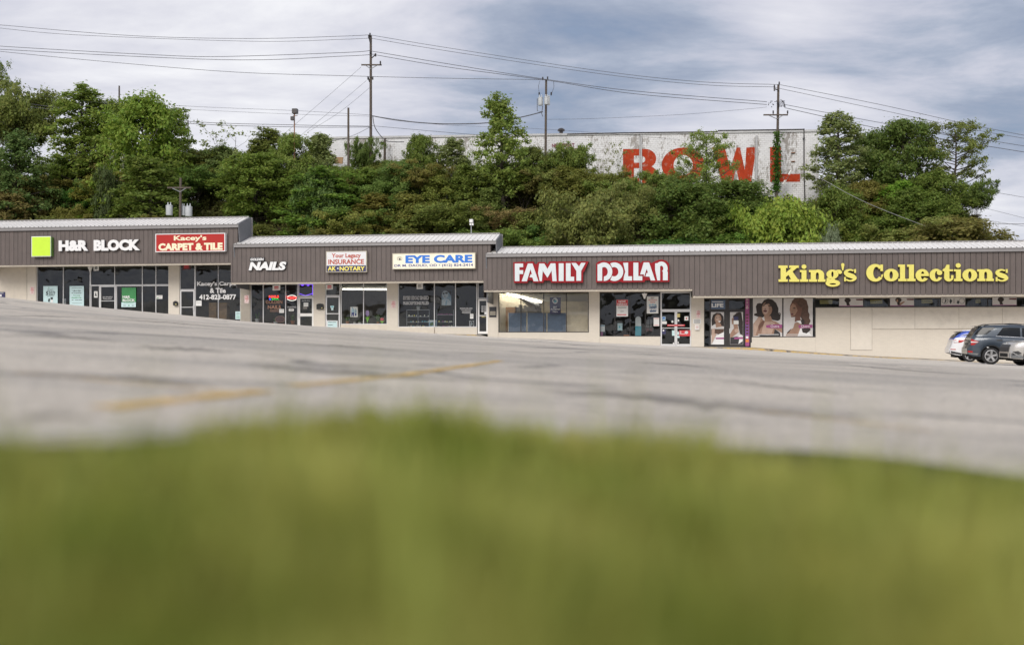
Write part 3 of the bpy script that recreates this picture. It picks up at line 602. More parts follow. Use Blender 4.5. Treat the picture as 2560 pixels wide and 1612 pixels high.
def door(root, x0, x1, y0, y1, rails=(), fm='alu', fw=.1, hx=None, gm='glass', midw=.08, kick=.16, label=None):
    u0, u1, z0, z1 = rc(x0, x1, y0, y1, WV); a, b = WV + .015, WV + .09; mb = MB()
    mb.box(u0, u0 + fw, a, b, z0, z1); mb.box(u1 - fw, u1, a, b, z0, z1); mb.box(u0 + fw, u1 - fw, a + .003, b, z1 - fw, z1); mb.box(u0 + fw, u1 - fw, a + .003, b, z0, z0 + kick)
    for y in rails:
        z = uz((x0 + x1) / 2, y, WV)[1]; mb.box(u0 + fw, u1 - fw, a + .003, b, z - midw / 2, z + midw / 2)
    d = mb.build('door', fm, root, label=label)
    g = MB(); g.add([W3(u0 + .05, WV + .055, z0 + .05), W3(u1 - .05, WV + .055, z0 + .05), W3(u1 - .05, WV + .055, z1 - .05), W3(u0 + .05, WV + .055, z1 - .05)], [(0, 1, 2, 3)]); g.build('pane', gm, d)
    if hx is not None:
        h = MB(); uh = uz(hx, (y0 + y1) / 2, WV)[0]; zm = z0 + 1.0; h.box(uh - .02, uh + .02, a - .07, a - .05, zm - .16, zm + .16); h.box(uh - .015, uh + .015, a - .05, a - .001, zm + .1, zm + .13); h.box(uh - .015, uh + .015, a - .05, a - .001, zm - .13, zm - .1); h.build('handle', 'alu', d)
    return d
def jamb(root, x0, x1, y0, y1, fm='alu'):
    mb = MB(); mb.pbox(x0, x1, y0, y1, WV + .002, WV + .13); return mb.build('door_frame', fm, root)
def interior(root, x0, x1, zf, zc, depth, mats, name='interior'):
    u0, u1 = uz(x0, 800, WV)[0] + .02, uz(x1, 800, WV)[0] - .02; v0, v1 = WV + .26, WV + depth; mb = MB()
    P = lambda u, v, z: W3(u, v, z)
    mb.add([P(u0, v1, zf), P(u1, v1, zf), P(u1, v1, zc), P(u0, v1, zc)], [(0, 1, 2, 3)], 0)
    for u in (u0, u1): mb.add([P(u, v0, zf), P(u, v1, zf), P(u, v1, zc), P(u, v0, zc)], [(0, 1, 2, 3)], 0)
    mb.add([P(u0, v0, zf), P(u1, v0, zf), P(u1, v1, zf), P(u0, v1, zf)], [(0, 1, 2, 3)], 1)
    mb.add([P(u0, v0, zc), P(u1, v0, zc), P(u1, v1, zc), P(u0, v1, zc)], [(0, 1, 2, 3)], 2)
    return mb.build(name, mats, root)
z = BZ['L']['zs']
band(BL, [(-60, 67, None, None, 1, 0), (67.2, 91, None, None, 0, .04), (422, 449, None, None, 0, .04), (601.5, 626, 712, None, 0, .04), (91.2, 421.8, None, 664.2, 0, -.05), (449.2, 601.2, None, 661, 0, -.05)], z, .1)
mb = MB(); mb.pbox(66, 67.6, 668, 800, WV - .055, WV - .045); mb.build('expansion_joint', 'panel_seam', BL)
window(BL, 5, 60, 684, 712.5, fm='white_paint', fw=.07, mull=(30,), mw=.02)
window(BL, 91, 225, 664, 797, mull=(157.5,), trans=())
window(BL, 225, 422, 664, 713, mull=(286, 355, 389), trans=())
window(BL, 290, 422, 713.4, 797, mull=(355, 389))
window(BL, 226, 248.5, 713.4, 797)
door(BL, 249, 289, 713.6, 797, hx=252.5, rails=(752,), midw=.04, label='white framed glass door under two dark panes')
window(BL, 449, 487, 661, 724.5, fw=.045)
door(BL, 449.5, 486.5, 725, 806, rails=(768,), hx=484, midw=.04)
window(BL, 487.5, 601, 661, 806, mull=(545,), fw=.035)
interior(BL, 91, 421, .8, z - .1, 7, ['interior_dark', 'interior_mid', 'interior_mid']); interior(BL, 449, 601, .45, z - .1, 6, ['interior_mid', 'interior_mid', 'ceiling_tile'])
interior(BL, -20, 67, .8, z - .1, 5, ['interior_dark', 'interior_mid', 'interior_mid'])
z = BZ['M']['zs']
band(BM, [(601.6, 626, None, None, 0, .04), (626.2, 745.8, None, 710, 0, -.05), (626.2, 744.5, 815, None, 0, 0), (784.2, 813, None, None, 0, .04), (745.8, 784, None, 708.5, 0, -.05), (813.2, 968, None, 707, 0, -.05), (851.5, 968, 811, None, 1, .0),
          (968.2, 995, None, None, 0, .04), (995.2, 1219, None, 706, 0, -.05), (995.2, 1085.5, 818, None, 1, .06), (1085.7, 1192.5, 818, None, 0, -.06)], z, -1.0)
window(BM, 626, 744.5, 710, 815, mull=(657.5, 713.5), fw=.05); window(BM, 745.5, 784, 708.5, 741, fm='alu', fw=.06)
door(BM, 745.5, 784, 742, 826, rails=(787,), midw=.2, hx=748, fm='white_paint', fw=.12)
window(BM, 813, 850, 707, 739.5, fw=.05); door(BM, 813.5, 850, 740, 829, rails=(784,), midw=.05, hx=815.5)
window(BM, 851.5, 968, 707, 811, mull=(908.5,), fw=.05, gm='glass_clear'); window(BM, 995, 1192.5, 706, 818, mull=(1085.6, 1138.5), fw=.05)
window(BM, 1194, 1219.4, 706, 747, fw=.05); door(BM, 1194.5, 1219.4, 748, 834.5, rails=(789,), midw=.04, hx=1197, fm='white_paint')
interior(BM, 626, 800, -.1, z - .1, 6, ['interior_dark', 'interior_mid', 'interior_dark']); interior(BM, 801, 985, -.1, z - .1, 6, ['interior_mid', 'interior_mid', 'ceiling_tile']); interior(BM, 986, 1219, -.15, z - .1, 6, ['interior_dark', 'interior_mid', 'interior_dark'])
# ------------------------------------------------------------------ right block: shop fronts
zR, zN = BZ['R']['zs'], BZ['R']['zn']
band(BR, [(1219.6, 1246, None, None, 0, .04), (1246.2, 1472, 831, None, 0, 0), (1472.2, 1499, None, None, 0, .04), (1499.2, 1651, 841, None, 0, 0), (1246.2, 1472, None, 730.5, 0, -.05), (1499.2, 1728, None, 730, 0, -.05)], zN, -3.2)
band(BR, [(1728.2, 1760, None, None, 0, .04), (1760.2, 2740, None, 745, 0, -.05), (1877, 2039, 843, None, 0, .0), (2039.2, 2740, 767.5, None, 0, .0), (2127, 2180, 769.5, 874, 2, .03), (2180.6, 2287, 770, 821.5, 2, .025), (2287.6, 2397, 769.5, 821, 2, .025), (2397.6, 2506, 769, 820.5, 2, .025), (2506.6, 2640, 768.5, 820, 2, .025), (2040, 2126, 770, 794, 2, .015)], zR, -3.4)
mb = MB()
for x0, x1, y0, y1 in ((2126, 2127, 769.5, 874.5), (2179.6, 2180.6, 769.5, 874.5), (2127, 2180, 874, 875), (2286.8, 2287.8, 770, 822), (2396.8, 2397.8, 770, 822), (2505.8, 2506.8, 770, 822), (2180.6, 2640, 821.5, 822.6), (2040, 2640, 768.2, 769.3)): mb.pbox(x0, x1, y0, y1, WV - .036, WV - .001)
mb.build('panel_seam', 'panel_seam', BR)
window(BR, 1246, 1472, 731, 831, mull=(1302, 1359, 1416), fm='dark_frame', fw=.05, gm='glass_clear')
window(BR, 1499, 1651, 730.5, 841, mull=(1537, 1575, 1613), fm='dark_frame', fw=.04)
window(BR, 1651.2, 1728, 729.5, 776, fm='alu', fw=.08)
door(BR, 1651.5, 1689.6, 776.5, 866, rails=(820,), midw=.04, hx=1687, fw=.08); door(BR, 1690, 1728, 776.5, 866, rails=(820,), midw=.04, hx=1692.5, fw=.08)
window(BR, 1760, 1776, 746, 866, mull=(), trans=((1760, 1776, 777), (1760, 1776, 838)), fm='dark_frame', fw=.05)
window(BR, 1776, 1876.5, 746, 776.5, mull=(1818.5,), fm='dark_frame', fw=.09, mw=.2)
door(BR, 1776, 1816, 777, 867, rails=(820.5,), midw=.04, fm='dark_frame', fw=.1); door(BR, 1820, 1860, 777, 867, fm='dark_frame', fw=.1, hx=1824)
mb = MB(); mb.pbox(1816.2, 1819.8, 777, 867, WV + .01, WV + .1); mb.pbox(1860.3, 1862, 777, 867, WV + .01, WV + .1); mb.pbox(1874, 1879.5, 746, 856, WV - .02, WV + .1); mb.build('door_frame', 'dark_frame', BR)
window(BR, 1880, 2039, 745, 843, mull=(1957.5,), fm='dark_frame', fw=.07)
window(BR, 2036, 2740, 745, 767.5, mull=[2036 + 62 * i for i in range(1, 11)], fm='dark_frame', fw=.05)
def mesh_grille(x0, x1):
    mb = MB(); u0, u1, z0, z1 = rc(x0, x1, 746.5, 766, WV + .14); n = int((u1 - u0) / .13)
    for i in range(n + 1): u = u0 + (u1 - u0) * i / n; mb.box(u - .006, u + .006, WV + .14, WV + .15, z0, z1)
    for i in range(5): z = z0 + (z1 - z0) * i / 4; mb.box(u0, u1, WV + .15, WV + .16, z - .006, z + .006)
    return mb.build('grille', 'grille_wire', BR)
for a, b in ((2042, 2096), (2160, 2202), (2212, 2223), (2287, 2350), (2415, 2434), (2444, 2478), (2543, 2570)): mesh_grille(a, b)
zfl = -.95
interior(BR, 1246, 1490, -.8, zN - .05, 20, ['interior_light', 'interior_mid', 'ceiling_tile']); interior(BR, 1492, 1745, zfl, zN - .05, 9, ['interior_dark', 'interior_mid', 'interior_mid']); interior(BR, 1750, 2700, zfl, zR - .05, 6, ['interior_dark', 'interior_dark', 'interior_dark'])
# lit strip lamp and the backs of the shelving behind the first right-hand window
t = empty('strip_light', pt(1340, 745, WV + 4), 'long lit fluorescent strip lamp under the shop ceiling, behind the blue boards', 'lamp')
pa = W3(uz(1268, 729, WV + .5)[0], WV + .5, zN - .14); pb = pa + NV * 18.5
mb = MB(); mb.tube([pa, pb], .045, 6); mb.build('tube', 'shop_lamp', t); mb = MB(); mb.tube([pa + ZV * .095, pb + ZV * .095], .03, 4); mb.build('housing', 'white_paint', t)
for i, (a, b, mm, lb) in enumerate(((1270, 1316, 'blue_board', 'blue shelf back panel leaning inside the shop window, nearest the tan brick end pier'), (1317, 1366, 'blue_board', 'blue shelf back panel in the shop window, middle one of three'), (1367, 1415, 'blue_board', 'blue shelf back panel in the shop window beside the cream panel'), (1417, 1470, 'interior_light', 'cream shelf back panel in the right end of the shop window'))):
    t = empty('shelf_panel', pt((a + b) / 2, 830, WV + .5), lb, 'panel', 'shelf backs in the shop window')
    mb = MB(); mb.pbox(a + 1.6, b - .4, 782 if i < 3 else 779, 830, WV + .5, WV + .55); mb.build('board', mm, t)
    mb = MB(); mb.pbox(a, a + 1.5, 781 if i < 3 else 779, 830.5, WV + .47, WV + .57); mb.build('post', 'interior_light', t)
t = empty('cupboard', pt(1275, 800, WV + 3), 'brown wooden cupboard at the back of the lit shop interior', 'cupboard'); mb = MB(); mb.pbox(1255, 1288, 768, 830, WV + 3, WV + 3.6); mb.build('carcass', 'wood', t); mb = MB(); mb.pbox(1257, 1270, 771, 828, WV + 2.97, WV + 2.99); mb.pbox(1271.5, 1286, 771, 828, WV + 2.97, WV + 2.99); mb.build('door', 'wood', t)
t = empty('stock_pile', pt(1310, 770, WV + 3.2), 'grey pile of boxed stock on top of the shelving inside the lit shop', 'stock'); mb = MB(); rr = random.Random(3)
x = 1286
while x < 1350: w = rr.uniform(4, 9); mb.pbox(x, x + w - .3, rr.uniform(761, 773), 790, WV + 3.4, WV + 3.9); x += w
mb.build('boxes', 'interior_mid', t)

t = empty('strip_light', pt(900, 712, WV + 3), 'lit fluorescent lamp under the ceiling of the shop with the potted plants', 'lamp'); mb = MB(); pa = W3(uz(856, 720, WV + 2)[0], WV + 2, BZ['M']['zs'] - .3); pb = W3(uz(975, 720, WV + 3)[0], WV + 3, BZ['M']['zs'] - .3); mb.tube([pa, pb], .05, 6); mb.build('tube', 'lamp', t); mb = MB(); mb.tube([pa + ZV * .095, pb + ZV * .095], .03, 4); mb.build('housing', 'white_paint', t)
# ------------------------------------------------------------------ fascia signs
def panel_sign(name, label, x0, x1, y0, y1, vf, th, face, frame, fw=.05, texts=(), extra=None):
    u0, u1, z0, z1 = rc(x0, x1, y0, y1, vf - th)
    t = empty(name, W3((u0 + u1) / 2, vf - th / 2, z0), label, 'sign')
    mb = MB(); mb.box(u0 + fw, u1 - fw, vf - th, vf - .02, z0 + fw, z1 - fw); mb.build('face_panel', face, t)
    mb = MB(); a, b = vf - th - .02, vf - .015
    mb.box(u0, u0 + fw - .001, a, b, z0, z1); mb.box(u1 - fw + .001, u1, a, b, z0, z1); mb.box(u0 + fw, u1 - fw, a, b, z0, z0 + fw - .001); mb.box(u0 + fw, u1 - fw, a, b, z1 - fw + .001, z1); mb.build('frame', frame, t)
    for body, r, col, bold, sh in texts:
        mb = MB(); mb.text(body, *r, vf - th - .006, vf - th + .002, 0, bold, sh); mb.build('lettering', col, t)
    return t
vL, vM, vR = .1, 0., -.1
t = empty('square_sign', pt(104, 640, vL), 'glowing lime green square sign box beside white capital letters', 'sign')
mb = MB(); mb.pbox(80, 128.2, 593, 640, vL - .28, vL - .02); mb.build('box', 'lime_edge', t)
mb = MB(); mb.pbox(78.6, 127, 591, 641.6, vL - .31, vL - .281); mb.build('rim', 'letter_white', t); mb = MB(); mb.pbox(80, 125.6, 592.6, 640, vL - .33, vL - .311); mb.build('face_panel', 'lime', t)
t = empty('letter_sign', pt(248, 628, vL), 'white block capital letters on the fascia beside the lime green square', 'sign')
mb = MB(); mb.text('H&R', 146.5, 220, 600.8, 627.7, vL - .2, vL - .12, 0, .06); mb.build('lettering', 'letter_white', t); mb = MB(); mb.text('BLOCK', 234, 349.5, 599, 626.8, vL - .2, vL - .12, 0, .06); mb.build('lettering', 'letter_white', t)
mb = MB(); mb.text('H&R', 147.5, 221, 601.6, 628.7, vL - .118, vL - .02, 0, .065); mb.build('letter_return', 'letter_black', t); mb = MB(); mb.text('BLOCK', 235, 350.5, 599.8, 627.8, vL - .118, vL - .02, 0, .065); mb.build('letter_return', 'letter_black', t)
panel_sign('box_sign', 'red rectangular sign with white frame and cream lettering on the tallest fascia', 388.8, 563, 583.7, 629.6, vL, .28, 'red_panel', 'letter_white', .05,
           (("Kacey's", (434.5, 516, 588.5, 604.5), 'cream_letter', .03, 0), ('CARPET & TILE', (396, 556.5, 607.5, 626), 'cream_letter', .06, 0)))
t = empty('letter_sign', pt(670, 675, vM), 'white slanted capital letters with black backing on the middle fascia', 'sign')
mb = MB(); mb.text('GOLDEN', 626, 659, 645.3, 651.6, vM - .16, vM - .1, 0, .04, .15); mb.build('lettering', 'letter_white', t); mb = MB(); mb.text('NAILS', 621.5, 715.5, 654.5, 675.8, vM - .16, vM - .1, 0, .055, .2); mb.build('lettering', 'letter_white', t)
mb = MB(); mb.pbox(624.5, 661, 644, 653, vM - .098, vM - .02); mb.text('NAILS', 620.5, 717.5, 654, 677, vM - .098, vM - .02, 0, .075, .2); mb.build('backing', 'letter_black', t)
t = panel_sign('box_sign', 'white and navy sign box with dark red and yellow lettering', 815.2, 916.5, 628, 680.6, vM, .26, 'sign_white', 'sign_frame', .035,
           (('Your Legacy', (829, 902, 633.5, 647.2), 'rust_letter', .03, 0), ('INSURANCE', (820.8, 910, 648.2, 660.6), 'rust_letter', .03, 0)))
mb = MB(); mb.pbox(816.3, 915.4, 663.8, 679.5, vM - .268, vM - .261); mb.build('lower_panel', 'navy', t)
mb = MB(); mb.text('AK', 819.3, 840, 666, 676.8, vM - .275, vM - .268, 0, .03); mb.build('lettering', 'yellow_letter', t); mb = MB(); mb.text('NOTARY', 849, 912, 666, 676.8, vM - .275, vM - .268, 0, .03); mb.build('lettering', 'yellow_letter', t)
mb = MB(); mb.poly(ell(844.6, 671, 1.8, 2), vM - .274, vM - .268); mb.build('dot', 'sign_white', t)
t = panel_sign('box_sign', 'long cream sign box with big blue capital letters and an eye emblem', 981, 1188.5, 632.4, 672.3, vM, .26, 'sign_cream', 'sign_frame', .04,
           (('EYE CARE', (1013.5, 1181, 637.5, 657.5), 'blue_letter', .05, 0), ('DR M. DAOUD, OD • (412) 824-2414', (986, 1182.5, 660, 668.2), 'navy_letter', .02, 0)))
mb = MB(); shapes(mb, [ring(999, 648, 6.5, 3, 6, 2.2), ell(999.5, 648, 2, 2.2), ring(999, 646, 7, 4, 6.5, 3.4, 190, 340)], 0, 0, 1, vM - .266); mb.build('emblem', 'letter_black', t)
# red and white letter sign
LF = dict(
 F=[(97, 108), (217, 108), (217, 160), (163, 160), (163, 203), (217, 203), (217, 258), (163, 258), (163, 360), (97, 360)],
 A=[(285, 108), (350, 108), (437, 362), (367, 362), (350, 308), (308, 305), (325, 262), (343, 262), (322, 190), (270, 362), (195, 362)],
 M=[(448, 108), (520, 108), (565, 185), (612, 105), (680, 105), (697, 360), (637, 360), (625, 210), (565, 312), (498, 212), (485, 360), (455, 360), (430, 245)],
 I=rect(727, 105, 797, 358), L=[(830, 103), (897, 103), (897, 297), (948, 297), (948, 357), (830, 357)],
 Y=[(908, 100), (975, 100), (1018, 150), (1048, 98), (1112, 98), (1048, 215), (1048, 355), (980, 355), (980, 215)])
t = empty('letter_sign', pt(1375, 705, vR), 'first of two white on red shaped letter signs, over the window with blue boards', 'sign', 'white on red letter signs')
mb = MB(); mb.poly([(1270 + x / 5.733, 640 + y / 5.733) for x, y in [(75, 90), (235, 82), (250, 110), (262, 82), (365, 80), (380, 115), (420, 115), (425, 88), (530, 88), (565, 120), (590, 78), (1155, 78), (1090, 225), (1075, 232), (1075, 380), (620, 382), (605, 350), (515, 350), (508, 382), (360, 382), (350, 348), (290, 348), (278, 385), (85, 385)]], vR - .3, vR - .02); mb.build('backing', 'red_sign', t)
mb = MB(); shapes(mb, list(LF.values()), 1270, 640, 5.733, vR - .33, vR - .302); mb.build('lettering', 'pale_letter', t)
t = empty('letter_sign', pt(1578, 705, vR), 'second of two white on red shaped letter signs, nearer the glass double door', 'sign', 'white on red letter signs')
mb = MB(); mb.poly([(1270 + x / 5.733, 640 + y / 5.733) for x, y in [(1262, 110), (1300, 78), (1370, 65), (1430, 78), (1470, 75), (1530, 65), (1600, 78), (1640, 78), (1885, 75), (1900, 105), (1925, 75), (2030, 72), (2045, 105), (2090, 85), (2150, 58), (2210, 52), (2270, 70), (2310, 110), (2313, 370), (2050, 372), (2035, 345), (1970, 345), (1955, 372), (1640, 378), (1600, 365), (1560, 382), (1500, 385), (1450, 370), (1420, 380), (1262, 380)]], vR - .3, vR - .02); mb.build('backing', 'red_sign', t)
mb = MB(); shapes(mb, [rect(1283, 118, 1350, 355), ring(1375, 225, 120, 133, 52, 67, -140, 92, 1378), ring(1525, 225, 127, 133, 60, 67, -118, 118, 1522), [(1650, 98), (1722, 95), (1722, 290), (1778, 290), (1778, 352), (1655, 352), (1660, 300), (1680, 225)],
    [(1797, 95), (1868, 95), (1868, 288), (1925, 288), (1925, 350), (1797, 350)], [(1945, 92), (2022, 92), (2110, 350), (2045, 350), (2028, 296), (1970, 293), (1985, 245), (2005, 240), (1988, 185), (1950, 300), (1945, 262), (1893, 265)],
    [(2108, 105), (2180, 100), (2180, 350), (2140, 350), (2108, 200)], ring(2198, 180, 90, 100, 28, 40, -172, 55), [(2205, 215), (2262, 190), (2290, 230), (2290, 348), (2220, 348), (2220, 225)]], 1270, 640, 5.733, vR - .33, vR - .302); mb.build('lettering', 'pale_letter', t)
# yellow slab lettering
def g_n(dx, dy): return [[(x + dx, y + dy) for x, y in q] if isinstance(q, list) else (q[0], [(x + dx, y + dy) for x, y in q[1]], [(x + dx, y + dy) for x, y in q[2]]) for q in
    (rect(620, 188, 745, 228), rect(655, 190, 750, 408), rect(622, 362, 772, 408), ring(790, 278, 115, 98, 28, 45, 180, 360, 778), rect(806, 270, 905, 408), rect(788, 362, 930, 408))]
def g_s(dx, dy): return [[(x + dx, y + dy) for x, y in q] if isinstance(q, list) else (q[0], [(x + dx, y + dy) for x, y in q[1]], [(x + dx, y + dy) for x, y in q[2]]) for q in
    (rect(1472, 172, 1505, 242), ring(1385, 240, 108, 70, 52, 36, 150, 320, 1400, 236), stroke([(1300, 245, 50), (1345, 272, 84), (1400, 292, 88), (1455, 312, 84), (1495, 335, 50)]), ring(1405, 336, 112, 68, 56, 34, -20, 155, 1395, 342), rect(1283, 320, 1316, 400))]
kA = [rect(48, 103, 218, 150), rect(88, 105, 188, 408), rect(48, 362, 222, 408), rect(250, 103, 428, 148), [(186, 240), (300, 140), (402, 140), (300, 225), (186, 320)], [(225, 262), (302, 205), (432, 390), (300, 390)], rect(248, 362, 438, 408),
      ell(527, 126, 45, 42), rect(450, 188, 572, 228), rect(482, 190, 572, 408), rect(452, 362, 605, 408)] + g_n(0, 0) + [
      ring(1062, 268, 112, 87, 22, 53), stroke([(1130, 215, 40), (1170, 196, 26), (1215, 205, 34)]), ell(1203, 228, 38, 34), [(955, 335), (1005, 335), (1005, 400), (950, 400)], ring(1070, 436, 135, 66, 62, 15, 0, 360, 1070, 450), rect(985, 355, 1110, 392),
      ell(1257, 90, 30, 32), [(1229, 100), (1286, 100), (1264, 198), (1248, 198)]] + g_s(0, 0) + [ring(1868, 240, 168, 165, 62, 112, 38, 322, 1890), rect(1966, 85, 2013, 208), [(1985, 275), (2015, 268), (2005, 320), (1975, 330)], ring(2167, 283, 138, 118, 33, 72)]
kB = [rect(192, 85, 320, 128), rect(228, 87, 320, 398), rect(195, 352, 350, 398), rect(360, 85, 488, 128), rect(396, 87, 488, 398), rect(362, 352, 518, 398), ring(645, 288, 125, 118, 34, 74, 32, 360, 652), rect(612, 258, 768, 302),
      ring(905, 284, 122, 118, 36, 76, 24, 300, 918), ell(970, 237, 50, 48), [(1105, 88), (1155, 88), (1155, 178), (1030, 212), (1030, 178), (1075, 150)], rect(1060, 176, 1155, 330), rect(1030, 177, 1222, 210), ring(1145, 326, 87, 76, 17, 30, 0, 180, 1171), rect(1188, 285, 1232, 330),
      ell(1322, 103, 46, 44), rect(1243, 175, 1370, 213), rect(1280, 177, 1370, 397), rect(1243, 352, 1400, 397), ring(1540, 285, 138, 118, 33, 72)] + g_n(1060, -12) + g_s(746, 0)
t = empty('letter_sign', pt(2235, 717, vR), 'big yellow slab serif lettering along the right hand fascia', 'sign')
mb = MB(); shapes(mb, kA, 1940, 650, 7.525, vR - .24, vR - .16, step=.0008); mb.build('lettering', 'king_yellow', t); mb = MB(); shapes(mb, kB, 2220, 650, 7.525, vR - .24, vR - .16, step=.0008); mb.build('lettering', 'king_yellow', t)
mb = MB(); shapes(mb, kA, 1940.4, 650.6, 7.525, vR - .158, vR - .02, step=.0008); mb.build('letter_return', 'king_edge', t); mb = MB(); shapes(mb, kB, 2220.4, 650.6, 7.525, vR - .158, vR - .02, step=.0008); mb.build('letter_return', 'king_edge', t)

# ------------------------------------------------------------------ small things on the walls and windows
PV = WV + .02                                       # posters stick to the glass just in front of it
def poster(name, label, cat, x0, x1, y0, y1, base, items=(), v=None, th=.012, group=None):
    """a printed sheet: items are (material, body or outline list, box)"""
    v = PV if v is None else v; t = empty(name, pt((x0 + x1) / 2, y1, v), label, cat, group)
    mb = MB(); mb.pbox(x0, x1, y0, y1, v - th, v); mb.build('sheet', base, t)
    bym = {}
    for i, it in enumerate(items):
        q = bym.setdefault(it[0], MB()); vv = v - th - .002 - .0012 * i
        if isinstance(it[1], str): q.text(it[1], *it[2], vv, None, 0, it[3] if len(it) > 3 else .02)
        else: shapes(q, it[1], 0, 0, 1, vv)
    for k, q in bym.items(): q.build('print', k, t)
    return t
bars = lambda x0, x1, ys, h=1.1: [rect(x0, y, x1, y + h) for y in ys]
poster('poster', 'pale blue window poster with large black 5 and a phone picture', 'poster', 108.3, 144, 715, 766, 'poster_cyan', [('ink', '5', (114.5, 121, 729, 738), .05), ('ink', 'DAYS', (122.5, 138, 729, 733.2), .05), ('ink', 'EARLY', (122.5, 137.5, 734.2, 738.2), .05), ('ink', 'Get your', (119, 132, 722, 725.5)), ('ink', 'refund up to', (117, 135, 725.8, 728.6)), ('ink', 'with Spruce', (117, 135, 739.2, 741.8)), ('green_ink', bars(121, 123, (718,), 2)), ('ink', [[(121, 747), (125, 746), (124, 755), (120, 754)], rect(126.5, 743, 132, 748.5)]), ('letter_white', [rect(127, 749, 132.5, 755.5)])])
poster('poster', 'pale blue window poster with black and green words between two thin lines', 'poster', 174, 209.8, 715, 770, 'poster_cyan', [('ink', 'Life is full', (182, 201, 725, 729)), ('ink', 'of surprises.', (179, 204, 730.6, 734.4)), ('green_ink', 'Tax prep', (183, 200, 736.5, 740.5)), ('green_ink', "shouldn't be.", (179, 204, 741.8, 745.6)), ('ink', bars(179.5, 205, (719.5, 757.5), .6)), ('ink', bars(179, 184, (749.5,)) + bars(187, 196, (749.5,)) + bars(197, 205, (749.5,)))])
poster('poster', 'green window poster with white block letters in its lower half', 'poster', 304.3, 340, 719, 755, 'green_poster', [('letter_white', 'H&R', (306.5, 325.5, 739, 745.6), .04), ('letter_white', 'BLOCK', (306.5, 337.5, 747.2, 753.6), .04)])
poster('poster', 'pale blue strip notice directly under the green poster', 'poster', 303.3, 339.5, 755.5, 767.5, 'poster_cyan', [('green_ink', bars(309, 334, (757.4,), 1)), ('ink', bars(308, 315, (763,)) + bars(329, 335, (763,))), ('green_ink', bars(320, 324, (762.5,), 2))])
poster('notice', 'small white opening notice on the narrow pane left of the white door', 'notice', 235, 244, 728, 744, 'paper', [('ink', [[(237, 739), (239.5, 730), (242, 739)]]), ('ink', bars(236, 243, (739.6,), .8))])
poster('window_lettering', 'two short lines of white words on the glass door with white frame', 'lettering', 256.5, 282.5, 741, 741.2, 'letter_white', [('letter_white', 'Drop off & pick up', (257, 281, 741.5, 744)), ('letter_white', 'Walk-ins welcome', (257, 279, 745.2, 747.6))], v=WV + .012, th=.004)
t = poster('placard', 'pale table placard in a black frame between the two pale blue posters', 'placard', 155.5, 166, 745, 767, 'black', [('letter_white', [rect(156.6, 746.5, 164.8, 766)]), ('navy', bars(157.5, 163.5, (753,), 1.5))], v=WV + .25)
poster('notice', 'small pale paper on the last pane before the brick pier and mailbox', 'notice', 391, 406, 738, 747, 'paper', [('ink', bars(393, 404, (740, 743), .6)), ('green_ink', [rect(393, 744, 396, 746)])])
t = empty('window_lettering', pt(545, 750, PV), 'white painted name and phone number across two tall panes', 'lettering'); mb = MB()
for i, (s_, r) in enumerate((("Kacey's Carpet", (492.5, 596.5, 703.5, 717)), ('& Tile', (524.5, 564.5, 720, 732.6)), ('412-823-0877', (498, 590.5, 736, 749)))): mb.text(s_, *r, PV - .004, PV - .001, 0, .035)
mb.build('lettering', 'letter_white', t)
poster('notice', 'pale green notice low in the corner of the pane with white phone number', 'notice', 588.5, 601, 778.5, 798, 'poster_cyan', [('ink', bars(590.5, 599, (781, 784), .8)), ('green_ink', bars(590.5, 599, (788, 791, 794), .9))])
poster('notice', 'blank white sheet on the pane just right of the narrow glass door', 'notice', 490, 504, 751.5, 764.5, 'paper', [('ink', bars(492, 502, (755, 758), .4))])
poster('window_lettering', 'orange and bronze capital letters on the dark pane under a coloured neon sign', 'lettering', 664, 664.2, 750, 750.2, 'bronze_letter', [('bronze_letter', 'GOLDEN', (664.5, 706, 750.5, 759)), ('bronze_letter', 'NAILS', (669.5, 702, 763, 772.2)), ('bronze_letter', bars(675, 697, (775, 778), .8))], th=.003)
t = empty('neon_sign', pt(686, 750, WV + .2), 'lit red, green and blue neon words hanging in the dark pane', 'neon sign'); mb = MB(); mb.text('NAILS', 672.5, 697, 738.5, 744.5, WV + .2, WV + .19, 0, .01); mb.build('tubing', 'neon_red', t); mb = MB(); mb.text('SPA', 679, 697.5, 745.3, 749.8, WV + .2, WV + .19, 0, .01); mb.build('tubing', 'neon_green', t); mb = MB(); mb.text('&', 673, 678, 745.3, 749.8, WV + .2, WV + .19, 0, .01); mb.build('tubing', 'neon_blue', t); mb = MB(); mb.pbox(671.5, 699, 737.5, 750.8, WV + .215, WV + .225); mb.build('backing', 'black', t)
t = empty('neon_sign', pt(729, 752, WV + .2), 'lit orange red neon script inside a white oval ring', 'neon sign'); mb = MB(); mb.text('Waxing', 717.5, 742, 740.2, 749.5, WV + .2, WV + .19, 0, .02, .2); mb.build('tubing', 'neon_red', t); mb = MB(); shapes(mb, [ring(729.5, 744.8, 12.5, 7, 11.8, 6.3, 200, 340), ring(729.5, 744.8, 12.5, 7, 11.8, 6.3, 20, 160)], 0, 0, 1, WV + .2); mb.build('ring', 'lamp', t)
poster('window_lettering', 'thin white lettered word and paper slip below the oval neon script', 'lettering', 722, 734.5, 772, 777.5, 'paper', [('letter_white', 'WAXING', (718, 740.5, 765.5, 769.5), .0), ('ink', bars(724, 732, (774,), .8))], th=.003)
poster('notice', 'white square paper beside the bronze letters on the dark pane', 'notice', 698, 710, 772.5, 782, 'paper', [('ink', bars(700, 708, (775, 778), .3))])
